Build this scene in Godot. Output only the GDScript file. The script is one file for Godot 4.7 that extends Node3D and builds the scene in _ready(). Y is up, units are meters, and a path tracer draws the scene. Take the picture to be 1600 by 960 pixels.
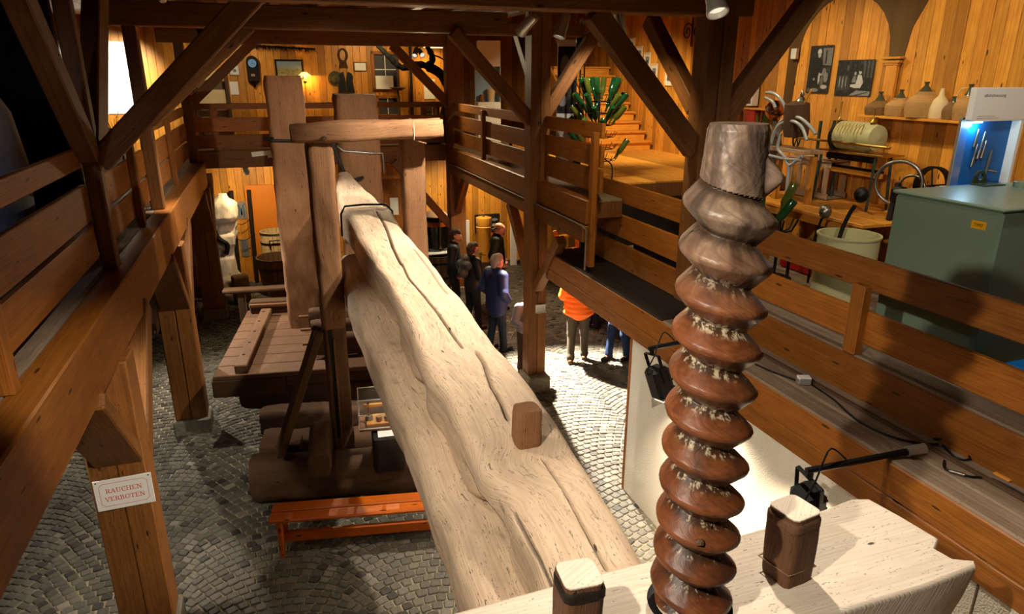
extends Node3D
# A timber hall with a giant tree press, seen from a gallery. y is up, metres; the hall floor is y = 0.

var M := {}          # materials
var used := {}       # names taken under each parent
var rng := RandomNumberGenerator.new()
var box_cache := {}

# ---------------------------------------------------------------- mesh builder
class MB:
	var V := PackedVector3Array()
	var N := PackedVector3Array()
	var U := PackedVector2Array()
	var C := PackedColorArray()
	var I := PackedInt32Array()
	var col := Color.WHITE
	var has_col := false
	func vert(p: Vector3, n: Vector3, uv: Vector2) -> int:
		V.append(p); N.append(n); U.append(uv); C.append(col)
		return V.size() - 1
	func tri_i(a: int, b: int, c: int) -> void:
		var g := (V[b] - V[a]).cross(V[c] - V[a])
		if g.dot(N[a] + N[b] + N[c]) > 0.0:
			I.append_array([a, c, b])
		else:
			I.append_array([a, b, c])
	func poly(ps: Array, n: Vector3, uvs: Array) -> void:
		var f := V.size()
		for k in ps.size():
			vert(ps[k], n, uvs[k])
		for k in range(1, ps.size() - 1):
			tri_i(f, f + k, f + k + 1)
	# a box with chamfered edges; UVs in metres with v along the longest side
	func box(t: Transform3D, s: Vector3, b := 0.006, uo := Vector2.ZERO) -> void:
		var h := s * 0.5
		b = minf(b, minf(h.x, minf(h.y, h.z)) * 0.9)
		var la := 0
		if s.y >= s.x and s.y >= s.z: la = 1
		elif s.z >= s.x and s.z >= s.y: la = 2
		var f := func(ax: int, sg: Vector3) -> Vector3:
			return Vector3(sg.x * (h.x - (b if ax != 0 else 0.0)), sg.y * (h.y - (b if ax != 1 else 0.0)), sg.z * (h.z - (b if ax != 2 else 0.0)))
		var put := func(ps: Array, n: Vector3) -> void:
			var da := n.abs().max_axis_index()
			var uvs := []
			var qs := []
			for p: Vector3 in ps:
				var uv: Vector2
				if da == la:
					uv = Vector2(p[(la + 1) % 3], p[(la + 2) % 3])
				else:
					var o := 3 - la - da
					uv = Vector2(p[o] + da * 0.31 + (0.17 if n[da] < 0 else 0.0), p[la])
				uvs.append(uv + uo); qs.append(t * p)
			poly(qs, (t.basis * n).normalized(), uvs)
		for ax in 3:
			var o1 := (ax + 1) % 3
			var o2 := (ax + 2) % 3
			for s0: float in [-1.0, 1.0]:
				var ps := []
				for q in [[-1, -1], [1, -1], [1, 1], [-1, 1]]:
					var sg := Vector3.ZERO
					sg[ax] = s0; sg[o1] = q[0]; sg[o2] = q[1]
					ps.append(f.call(ax, sg))
				var n := Vector3.ZERO
				n[ax] = s0
				put.call(ps, n)
		if b <= 0.0005: return
		for a in 3:
			var a2 := (a + 1) % 3
			var c := (a + 2) % 3
			for s1: float in [-1.0, 1.0]:
				for s2: float in [-1.0, 1.0]:
					var g1 := Vector3.ZERO
					g1[a] = s1; g1[a2] = s2; g1[c] = -1
					var g2 := g1
					g2[c] = 1
					var n := Vector3.ZERO
					n[a] = s1 * 1.01; n[a2] = s2
					put.call([f.call(a, g1), f.call(a, g2), f.call(a2, g2), f.call(a2, g1)], n.normalized())
		for sx: float in [-1.0, 1.0]:
			for sy: float in [-1.0, 1.0]:
				for sz: float in [-1.0, 1.0]:
					var g := Vector3(sx, sy, sz)
					put.call([f.call(0, g), f.call(1, g), f.call(2, g)], g.normalized())
	# a bar between two points: w across, d along the hint
	func bar(p0: Vector3, p1: Vector3, w: float, d: float, hint := Vector3.UP, b := 0.006, uo := Vector2.ZERO) -> void:
		box(_bar_xf(p0, p1, hint), Vector3(w, p0.distance_to(p1), d), b, uo)
	static func _bar_xf(p0: Vector3, p1: Vector3, hint: Vector3) -> Transform3D:
		var y := (p1 - p0).normalized()
		if absf(y.dot(hint)) > 0.98:
			hint = Vector3.BACK if absf(y.z) < 0.9 else Vector3.RIGHT
		var z := (hint - y * hint.dot(y)).normalized()
		return Transform3D(Basis(y.cross(z), y, z), (p0 + p1) * 0.5)
	# rings of equal length joined into a smooth skin
	func loft(rings: Array, caps := true, closed := true, us := 1.0, vs := 1.0) -> void:
		var n := (rings[0] as PackedVector3Array).size()
		var f := V.size()
		var vv := 0.0
		for r in rings.size():
			var ring: PackedVector3Array = rings[r]
			if r > 0: vv += (ring[0] - rings[r - 1][0]).length()
			var uu := 0.0
			for k in n + (1 if closed else 0):
				if k > 0: uu += (ring[k % n] - ring[k - 1]).length()
				vert(ring[k % n], Vector3.ZERO, Vector2(uu * us, vv * vs))
		var w := n + (1 if closed else 0)
		var cen0 := Vector3.ZERO
		for r in rings.size():
			for k in w:
				var ka := (k + n - 1) % n
				var kb := (k + 1) % n
				if not closed:
					ka = maxi(k - 1, 0); kb = mini(k + 1, n - 1)
				var du: Vector3 = rings[r][kb] - rings[r][ka]
				var dv: Vector3 = rings[mini(r + 1, rings.size() - 1)][k % n] - rings[maxi(r - 1, 0)][k % n]
				var nn := du.cross(dv)
				N[f + r * w + k] = nn.normalized() if nn.length() > 1e-12 else Vector3.UP
		# make normals look outward
		if closed:
			var rm := rings.size() / 2
			for k in n: cen0 += rings[rm][k] / n
			var sgn := 0.0
			for k in n: sgn += N[f + rm * w + k].dot(rings[rm][k] - cen0)
			if sgn < 0:
				for q in range(f, V.size()): N[q] = -N[q]
		for r in rings.size() - 1:
			for k in w - 1:
				var a := f + r * w + k
				tri_i(a, a + 1, a + w + 1); tri_i(a, a + w + 1, a + w)
		if caps and closed:
			for e in [0, rings.size() - 1]:
				var c := Vector3.ZERO
				for k in n: c += rings[e][k] / n
				var o: Vector3 = rings[1][0] if e == 0 else rings[e - 1][0]
				var nn := Vector3.ZERO
				for k in n: nn += (rings[e][k] - c).cross(rings[e][(k + 1) % n] - c)
				nn = nn.normalized()
				if nn.dot(c - o) < 0: nn = -nn
				var ci := vert(c, nn, Vector2.ZERO)
				var s0 := V.size()
				for k in n: vert(rings[e][k], nn, Vector2((rings[e][k] - c).dot(nn.cross(Vector3(0.31, 0.8, 0.51)).normalized()), (rings[e][k] - c).dot(Vector3(0.31, 0.8, 0.51))))
				for k in n: tri_i(ci, s0 + k, s0 + (k + 1) % n)
	# profile: array of (radius, height), spun about the local y axis
	func lathe(t: Transform3D, prof: Array, segs := 24, sharp := true) -> void:
		var vv := 0.0
		var step := prof.size() - 1
		for q in step:
			var a: Vector2 = prof[q]
			var b: Vector2 = prof[q + 1]
			var d := (b - a)
			if d.length() < 1e-6: continue
			var nl := Vector2(d.y, -d.x).normalized()
			var na := nl
			var nb := nl
			if q > 0:
				var e: Vector2 = a - prof[q - 1]
				var pn := Vector2(e.y, -e.x).normalized()
				if pn.dot(nl) > (0.75 if sharp else -0.5): na = (pn + nl).normalized()
			if q < step - 1:
				var e: Vector2 = prof[q + 2] - b
				var pn := Vector2(e.y, -e.x).normalized()
				if pn.dot(nl) > (0.75 if sharp else -0.5): nb = (pn + nl).normalized()
			var f := V.size()
			for k in segs + 1:
				var an := TAU * k / segs
				var c := cos(an)
				var s := sin(an)
				vert(t * Vector3(a.x * c, a.y, a.x * s), (t.basis * Vector3(na.x * c, na.y, na.x * s)).normalized(), Vector2(an * maxf(a.x, b.x), vv))
				vert(t * Vector3(b.x * c, b.y, b.x * s), (t.basis * Vector3(nb.x * c, nb.y, nb.x * s)).normalized(), Vector2(an * maxf(a.x, b.x), vv + d.length()))
			vv += d.length()
			for k in segs:
				var i := f + k * 2
				if a.x > 1e-5: tri_i(i, i + 2, i + 3 if b.x > 1e-5 else i + 1)
				if b.x > 1e-5: tri_i(i, i + 3, i + 1)
	func tube(pts: Array, r, segs := 8, caps := true) -> void:
		var rings := []
		var up := Vector3.UP
		for k in pts.size():
			var d: Vector3 = (pts[mini(k + 1, pts.size() - 1)] - pts[maxi(k - 1, 0)]).normalized()
			if k == 0 and absf(d.dot(up)) > 0.9: up = Vector3.RIGHT
			var x := (up - d * up.dot(d)).normalized()
			up = x
			var y := d.cross(x)
			var rr: float = r[k] if r is Array else r
			var ring := PackedVector3Array()
			for q in segs:
				var an := TAU * q / segs
				ring.append(pts[k] + (x * cos(an) + y * sin(an)) * rr)
			rings.append(ring)
		loft(rings, caps)
	func ball(c: Vector3, r: Vector3, segs := 16) -> void:
		var prof := []
		for k in segs / 2 + 1:
			var an := PI * k / (segs / 2) - PI / 2
			prof.append(Vector2(maxf(cos(an), 0.0), sin(an)))
		lathe(Transform3D(Basis.from_scale(r), c), prof, segs, false)
	func mesh() -> ArrayMesh:
		var a := []
		a.resize(Mesh.ARRAY_MAX)
		a[Mesh.ARRAY_VERTEX] = V; a[Mesh.ARRAY_NORMAL] = N; a[Mesh.ARRAY_TEX_UV] = U; a[Mesh.ARRAY_INDEX] = I
		if has_col: a[Mesh.ARRAY_COLOR] = C
		var m := ArrayMesh.new()
		m.add_surface_from_arrays(Mesh.PRIMITIVE_TRIANGLES, a)
		return m

# ---------------------------------------------------------------- naming and tagging
func named(parent: Node, called: String) -> String:
	var key := str(parent.get_instance_id()) + called
	var n: int = used.get(key, 0)
	used[key] = n + 1
	return called if n == 0 else "%s_%03d" % [called, n]

func put(mesh: Mesh, mat: Material, called: String, parent: Node = self, t := Transform3D.IDENTITY) -> MeshInstance3D:
	var o := MeshInstance3D.new()
	o.mesh = mesh
	o.material_override = mat
	o.name = named(parent, called)
	o.transform = t
	parent.add_child(o, true)
	return o

func tag(o: Node, label: String, category: String, group := "") -> Node:
	o.set_meta("label", label)
	o.set_meta("category", category)
	if group != "": o.set_meta("group", group)
	return o

func thing(called: String, label: String, category: String, at := Vector3.ZERO, turn := 0.0, group := "") -> Node3D:
	var o := Node3D.new()
	o.name = named(self, called)
	add_child(o, true)
	o.position = at
	o.rotation.y = turn
	tag(o, label, category, group)
	return o

func dup(src: Node3D, t: Transform3D, label: String, group := "") -> Node3D:
	var c: Node3D = src.duplicate()
	var base := String(src.name).trim_suffix("_" + String(src.name).get_slice("_", String(src.name).get_slice_count("_") - 1)) if String(src.name).right(3).is_valid_int() else String(src.name)
	c.name = named(self, base)
	add_child(c, true)
	c.transform = t
	c.set_meta("label", label)
	if group != "": c.set_meta("group", group)
	return c

func structure(o: Node) -> Node:
	o.set_meta("kind", "structure")
	return o

func stuff(o: Node) -> Node:
	o.set_meta("kind", "stuff")
	return o

func box_mesh(s: Vector3, b := 0.004, seed_no := 0) -> ArrayMesh:
	var key := "%.4f %.4f %.4f %.4f %d" % [s.x, s.y, s.z, b, seed_no]
	if not box_cache.has(key):
		var mb := MB.new()
		mb.box(Transform3D.IDENTITY, s, b, Vector2(seed_no * 0.137, seed_no * 0.71))
		box_cache[key] = mb.mesh()
	return box_cache[key]

func pbox(called: String, parent: Node, c: Vector3, s: Vector3, m: Material, b := 0.005, seed_no := 0) -> MeshInstance3D:
	return put(box_mesh(s, b, seed_no), m, called, parent, Transform3D(Basis.IDENTITY, c))

# a single timber as its own mesh
func stick(called: String, parent: Node, p0: Vector3, p1: Vector3, w: float, d: float, m: Material, hint := Vector3.UP, b := 0.012) -> MeshInstance3D:
	var mb := MB.new()
	mb.box(Transform3D.IDENTITY, Vector3(w, p0.distance_to(p1), d), b, Vector2(rng.randf() * 3, rng.randf() * 7))
	return put(mb.mesh(), m, called, parent, MB._bar_xf(p0, p1, hint))

# ---------------------------------------------------------------- textures and materials
func noise_img(w: int, h: int, sd: int, fq: float, oct := 3) -> PackedByteArray:
	var n := FastNoiseLite.new()
	n.seed = sd
	n.noise_type = FastNoiseLite.TYPE_SIMPLEX
	n.frequency = fq
	n.fractal_octaves = oct
	var im := n.get_seamless_image(w, h)
	im.convert(Image.FORMAT_L8)
	return im.get_data()

func stretch(d: PackedByteArray, w: int, h: int, W: int, H: int) -> PackedByteArray:
	var im := Image.create_from_data(w, h, false, Image.FORMAT_L8, d)
	im.resize(W, H, Image.INTERPOLATE_CUBIC)
	return im.get_data()

# grain runs along v; gives [colour, normal] textures
func wood_tex(sd: int, light: Color, dark: Color, knots: int, W := 256, H := 512, rings := 7.0, cracks := 0.0, bump := 2.0) -> Array:
	var a := stretch(noise_img(W, H / 32, sd, 0.012, 2), W, H / 32, W, H)
	var b := stretch(noise_img(W, H / 16, sd + 1, 0.16, 2), W, H / 16, W, H)
	var c := noise_img(W, H, sd + 2, 0.012, 3)
	var e := stretch(noise_img(W, H / 8, sd + 3, 0.06, 2), W, H / 8, W, H)
	var r := RandomNumberGenerator.new()
	r.seed = sd
	var kn := []
	for k in knots:
		kn.append([r.randf() * W, r.randf() * H, r.randf_range(2.2, 5.0) * W / 256.0])
	var shift := PackedFloat32Array(); shift.resize(W * H)
	var dk := PackedFloat32Array(); dk.resize(W * H)
	for k in kn:
		var R: float = k[2] * 6.0
		for yy in range(int(k[1] - R * 1.6), int(k[1] + R * 1.6)):
			for xx in range(int(k[0] - R), int(k[0] + R)):
				var dx: float = (xx - k[0]) / k[2]
				var dy: float = (yy - k[1]) / k[2] / 1.5
				var q := dx * dx + dy * dy
				var i := posmod(yy, H) * W + posmod(xx, W)
				shift[i] += 0.45 * exp(-q * 0.12)
				if q < 1.6: dk[i] = maxf(dk[i], clampf(1.5 - q * 0.85, 0.0, 1.0))
	var out := PackedByteArray(); out.resize(W * H * 3)
	var hb := PackedByteArray(); hb.resize(W * H)
	for i in W * H:
		var x := float(i % W) / W
		var s := a[i] / 255.0
		var ring := 0.5 + 0.5 * sin(TAU * (round(rings) * x + s * 3.0 + shift[i] * 2.2))
		ring = ring * ring
		var v := 0.42 * (1.0 - ring * 0.75) + 0.33 * b[i] / 255.0 + 0.35 * c[i] / 255.0
		var crk := 0.0
		if cracks > 0.0:
			var ee := absf(e[i] / 255.0 - 0.5)
			if ee < 0.028 * cracks and c[i] > 118: crk = 1.0 - ee / (0.028 * cracks)
		var kd: float = dk[i]
		v = clampf(v, 0.0, 1.0)
		var f := (1.0 - 0.7 * crk) * (1.0 - 0.62 * kd)
		out[i * 3] = int(lerpf(dark.r, light.r, v) * f * 255.0)
		out[i * 3 + 1] = int(lerpf(dark.g, light.g, v) * f * (1.0 - 0.1 * kd) * 255.0)
		out[i * 3 + 2] = int(lerpf(dark.b, light.b, v) * f * (1.0 - 0.2 * kd) * 255.0)
		hb[i] = clampi(int(120 + (v - 0.5) * 60 - crk * 110 + (b[i] - 128) * 0.25), 0, 255)
	var im := Image.create_from_data(W, H, false, Image.FORMAT_RGB8, out)
	var hi := Image.create_from_data(W, H, false, Image.FORMAT_L8, hb)
	hi.convert(Image.FORMAT_RGBA8)
	hi.bump_map_to_normal_map(bump)
	return [ImageTexture.create_from_image(im), ImageTexture.create_from_image(hi)]

func speckle_tex(sd: int, light: Color, dark: Color, W := 256, fq := 0.05, bump := 3.0) -> Array:
	var a := noise_img(W, W, sd, fq, 4)
	var b := noise_img(W, W, sd + 1, fq * 4.0, 2)
	var out := PackedByteArray(); out.resize(W * W * 3)
	var hb := PackedByteArray(); hb.resize(W * W)
	for i in W * W:
		var v := clampf((0.6 * a[i] + 0.4 * b[i]) / 255.0, 0.0, 1.0)
		out[i * 3] = int(lerpf(dark.r, light.r, v) * 255.0)
		out[i * 3 + 1] = int(lerpf(dark.g, light.g, v) * 255.0)
		out[i * 3 + 2] = int(lerpf(dark.b, light.b, v) * 255.0)
		hb[i] = int(v * 255.0)
	var im := Image.create_from_data(W, W, false, Image.FORMAT_RGB8, out)
	var hi := Image.create_from_data(W, W, false, Image.FORMAT_L8, hb)
	hi.convert(Image.FORMAT_RGBA8)
	hi.bump_map_to_normal_map(bump)
	return [ImageTexture.create_from_image(im), ImageTexture.create_from_image(hi)]

func mat(called: String, c: Color, rough := 0.6, tex: Array = [], tile := Vector2(0.5, 2.0), nstr := 0.6, off := Vector2.ZERO, tri := false) -> StandardMaterial3D:
	var m := StandardMaterial3D.new()
	m.resource_name = called
	m.albedo_color = c
	m.roughness = rough
	m.metallic_specular = 0.4
	if tex.size() > 0:
		m.albedo_texture = tex[0]
		if tex.size() > 1 and nstr > 0.0:
			m.normal_enabled = true
			m.normal_texture = tex[1]
			m.normal_scale = nstr
		m.uv1_scale = Vector3(1.0 / tile.x, 1.0 / tile.y, 1.0 / tile.x)
		m.uv1_offset = Vector3(off.x, off.y, 0)
		m.uv1_triplanar = tri
		m.uv1_world_triplanar = tri
	M[called] = m
	return m

func metal(called: String, c: Color, rough := 0.4, met := 0.9) -> StandardMaterial3D:
	var m := mat(called, c, rough)
	m.metallic = met
	return m

func glow(called: String, c: Color, e: float) -> StandardMaterial3D:
	var m := mat(called, c, 0.5)
	m.emission_enabled = true
	m.emission = c
	m.emission_energy_multiplier = e
	return m

func glass(called: String, c: Color, alpha := 0.12) -> StandardMaterial3D:
	var m := mat(called, Color(c.r, c.g, c.b, alpha), 0.05)
	m.transparency = BaseMaterial3D.TRANSPARENCY_ALPHA
	return m

func vmat(called: String, rough := 0.7, tex: Array = [], tile := Vector2(0.5, 2.0), nstr := 0.6) -> StandardMaterial3D:
	var m := mat(called, Color.WHITE, rough, tex, tile, nstr)
	m.vertex_color_use_as_albedo = true
	return m

func lin(r: float, g: float, b: float) -> Color:
	return Color(r, g, b).srgb_to_linear()

# ---------------------------------------------------------------- lights
func spot(at: Vector3, to: Vector3, energy: float, angle: float, c: Color, size := 0.05, soft := 0.6) -> SpotLight3D:
	var l := SpotLight3D.new()
	l.name = named(self, "spot_light")
	add_child(l, true)
	l.look_at_from_position(at, to, Vector3.UP if absf((to - at).normalized().y) < 0.99 else Vector3.RIGHT)
	l.light_energy = energy
	l.light_color = c
	l.spot_angle = angle
	l.spot_angle_attenuation = soft
	l.spot_range = 40.0
	l.spot_attenuation = 2.0
	l.light_size = size
	l.shadow_enabled = true
	return l

func _ready() -> void:
	rng.seed = 20
	# ---- camera
	var cam := Camera3D.new()
	cam.name = "camera"
	cam.transform = Transform3D(Basis(Vector3(0.945717, 0.003005, 0.324978), Vector3(0.100355, 0.948388, -0.300813), Vector3(-0.309109, 0.317097, 0.896605)).orthonormalized(), Vector3(0, 4.6, 0))
	cam.fov = 48.08
	cam.near = 0.05
	cam.far = 100.0
	add_child(cam, true)
	cam.current = true
	# ---- sky and exposure
	var e := Environment.new()
	e.background_mode = Environment.BG_COLOR
	e.background_color = Color(0, 0, 0)
	e.tonemap_mode = Environment.TONE_MAPPER_LINEAR
	e.tonemap_exposure = 1.0
	e.sdfgi_enabled = true
	e.ssao_enabled = true
	e.ssil_enabled = true
	var we := WorldEnvironment.new()
	we.name = "environment"
	we.environment = e
	add_child(we, true)
	materials()
	lamps()
	shell()
	floor_cobbles()
	timber()
	railings()
	press()
	people()
	upper_room()
	back_gallery_things()
	lower_back_things()
	small_things()

func materials() -> void:
	var pine := wood_tex(11, Color(0.86, 0.61, 0.25), Color(0.68, 0.43, 0.13), 7, 256, 512, 6.0, 0.0, 1.0)
	for k in 6:
		var s := 0.86 + 0.05 * k
		mat("pine%d" % k, Color(s, s * (0.97 + 0.02 * (k % 2)), s * 0.95), 0.45, pine, Vector2(0.55, 2.2), 0.3, Vector2(k * 0.37, k * 0.23))
	var larch := wood_tex(23, Color(0.62, 0.385, 0.13), Color(0.42, 0.235, 0.065), 4, 256, 512, 8.0, 0.0, 1.5)
	for k in 4:
		var s := 0.85 + 0.07 * k
		mat("larch%d" % k, Color(s, s * 0.98, s * 0.95), 0.5, larch, Vector2(0.4, 2.6), 0.5, Vector2(k * 0.41, k * 0.31))
	var beamw := wood_tex(37, Color(0.55, 0.355, 0.155), Color(0.38, 0.22, 0.085), 4, 256, 512, 6.0, 0.6, 2.0)
	for k in 3:
		var s := 0.85 + 0.09 * k
		mat("timber%d" % k, Color(s, s, s), 0.6, beamw, Vector2(0.5, 2.4), 0.7, Vector2(k * 0.43, k * 0.37))
	var oak := wood_tex(51, Color(0.79, 0.69, 0.585), Color(0.67, 0.565, 0.46), 2, 384, 768, 22.0, 0.7, 2.5)
	vmat("oak", 0.75, oak, Vector2(0.7, 2.6), 0.8)
	mat("oak_post", Color(0.68, 0.56, 0.45), 0.75, oak, Vector2(0.6, 2.4), 0.8)
	mat("oak_pale", Color(1, 1, 1), 0.8, wood_tex(57, Color(0.86, 0.80, 0.73), Color(0.76, 0.69, 0.61), 3, 256, 512, 18.0, 0.3, 2.5), Vector2(0.6, 2.0), 0.8)
	mat("peg_brown", Color(0.52, 0.41, 0.33), 0.75, oak, Vector2(0.6, 2.4), 0.9)
	mat("oak_grey", Color(0.55, 0.46, 0.39), 0.8, oak, Vector2(0.6, 2.4), 0.9)
	mat("oak_dark", Color(0.43, 0.355, 0.29), 0.8, oak, Vector2(0.6, 2.4), 1.0)
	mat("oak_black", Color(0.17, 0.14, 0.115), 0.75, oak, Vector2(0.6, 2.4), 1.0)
	mat("bench_orange", Color(0.88, 0.62, 0.30), 0.45, pine, Vector2(0.55, 2.2), 0.3)
	var dusty := wood_tex(71, Color(0.56, 0.48, 0.40), Color(0.40, 0.32, 0.25), 3, 256, 512, 5.0, 0.3, 1.5)
	mat("dusty", Color(1, 1, 1), 0.8, dusty, Vector2(0.5, 2.4), 0.6)
	mat("dusty_light", Color(1.3, 1.25, 1.2), 0.7, dusty, Vector2(0.5, 2.4), 0.4)
	vmat("screw", 0.42, wood_tex(83, Color(1, 1, 1), Color(0.72, 0.70, 0.68), 2, 256, 512, 5.0, 0.0, 2.0), Vector2(0.5, 1.2), 0.35)
	var plaster := speckle_tex(91, Color(0.94, 0.93, 0.90), Color(0.84, 0.82, 0.78), 256, 0.10, 5.0)
	mat("plaster", Color(0.97, 0.95, 0.92), 0.85, plaster, Vector2(0.5, 0.5), 1.0)
	mat("plaster_grey", Color(0.52, 0.47, 0.40), 0.9, plaster, Vector2(0.6, 0.6), 0.6)
	var stone := speckle_tex(97, Color(1, 1, 1), Color(0.70, 0.70, 0.70), 256, 0.03, 3.0)
	mat("grout", Color(0.68, 0.63, 0.52), 0.9, stone, Vector2(0.5, 0.5), 0.8, Vector2.ZERO, true)
	mat("concrete", Color(0.55, 0.52, 0.46), 0.9, stone, Vector2(0.6, 0.6), 0.5, Vector2.ZERO, true)
	var cob := vmat("cobble", 0.62, stone, Vector2(0.25, 0.25), 0.8)
	cob.uv1_triplanar = true
	for k in 6:
		var g: float = [0.38, 0.43, 0.48, 0.45, 0.30, 0.52][k]
		mat("cobble%d" % k, Color(g * 1.04, g * 0.98, g * 0.87), 0.62, stone, Vector2(0.25, 0.25), 0.8, Vector2.ZERO, true)
	metal("iron", Color(0.16, 0.15, 0.15), 0.5, 0.8)
	metal("iron_bright", Color(0.55, 0.54, 0.52), 0.35, 1.0)
	metal("silver", Color(0.72, 0.71, 0.68), 0.35, 0.7)
	metal("brass", Color(0.80, 0.64, 0.32), 0.3, 1.0)
	metal("copper", Color(0.72, 0.46, 0.28), 0.3, 1.0)
	mat("lamp_black", Color(0.03, 0.03, 0.03), 0.45)
	mat("cable_black", Color(0.02, 0.02, 0.02), 0.5)
	mat("white", Color(0.90, 0.89, 0.87), 0.5)
	mat("paper", Color(0.93, 0.91, 0.86), 0.7)
	mat("black", Color(0.025, 0.022, 0.02), 0.6)
	mat("teal", Color(0.44, 0.51, 0.44), 0.35)
	mat("blue_paint", Color(0.01, 0.36, 0.64), 0.4)
	mat("yellow_label", Color(0.86, 0.62, 0.05), 0.5)
	mat("red_paint", Color(0.62, 0.10, 0.06), 0.5)
	mat("stoneware", Color(0.58, 0.60, 0.66), 0.5, stone, Vector2(0.6, 0.6), 0.3, Vector2.ZERO, true)
	mat("bark", Color(0.10, 0.075, 0.06), 0.9, dusty, Vector2(0.4, 1.0), 1.0)
	glow("glow_warm", Color(1.0, 0.84, 0.58), 3.0)
	glow("glow_white", Color(1.0, 0.95, 0.86), 0.8)
	glass("clear", Color(1, 1, 1), 0.03)

# ---------------------------------------------------------------- lamps
# a cylindrical ceiling spotlight with its own light just in front of the lens
func can_lamp(at: Vector3, to: Vector3, energy: float, angle: float, c: Color, label: String, hang := Vector3.ZERO, m := "silver", soft := 0.7) -> Node3D:
	if hang == Vector3.ZERO: hang = Vector3(0, (5.735 if at.x < 4.3 else 6.985) - at.y, 0)
	var t := thing("spotlight", label, "spotlight", at, 0.0, "ceiling spotlights")
	var d := (to - at).normalized()
	var b := MB._bar_xf(Vector3.ZERO, d, Vector3.UP).basis
	var mb := MB.new()
	mb.lathe(Transform3D(b, Vector3.ZERO), [Vector2(0, -0.17), Vector2(0.035, -0.165), Vector2(0.045, -0.15), Vector2(0.05, 0.0), Vector2(0.058, 0.045), Vector2(0.058, 0.06), Vector2(0.05, 0.06), Vector2(0.046, 0.03)], 20)
	put(mb.mesh(), M[m], "housing", t)
	mb = MB.new()
	mb.lathe(Transform3D(b, Vector3.ZERO), [Vector2(0.046, 0.03), Vector2(0.03, 0.037), Vector2(0, 0.038)], 20)
	put(mb.mesh(), M["glow_white"], "lens", t)
	mb = MB.new()
	mb.tube([d * -0.08, d * -0.08 + hang * 0.5, hang], 0.009, 8)
	mb.box(Transform3D(Basis.IDENTITY, hang), Vector3(0.09, 0.03, 0.09), 0.006)
	put(mb.mesh(), M[m], "bracket", t)
	spot(at + d * 0.085, to, energy, angle, c, 0.045, soft)
	return t

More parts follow.
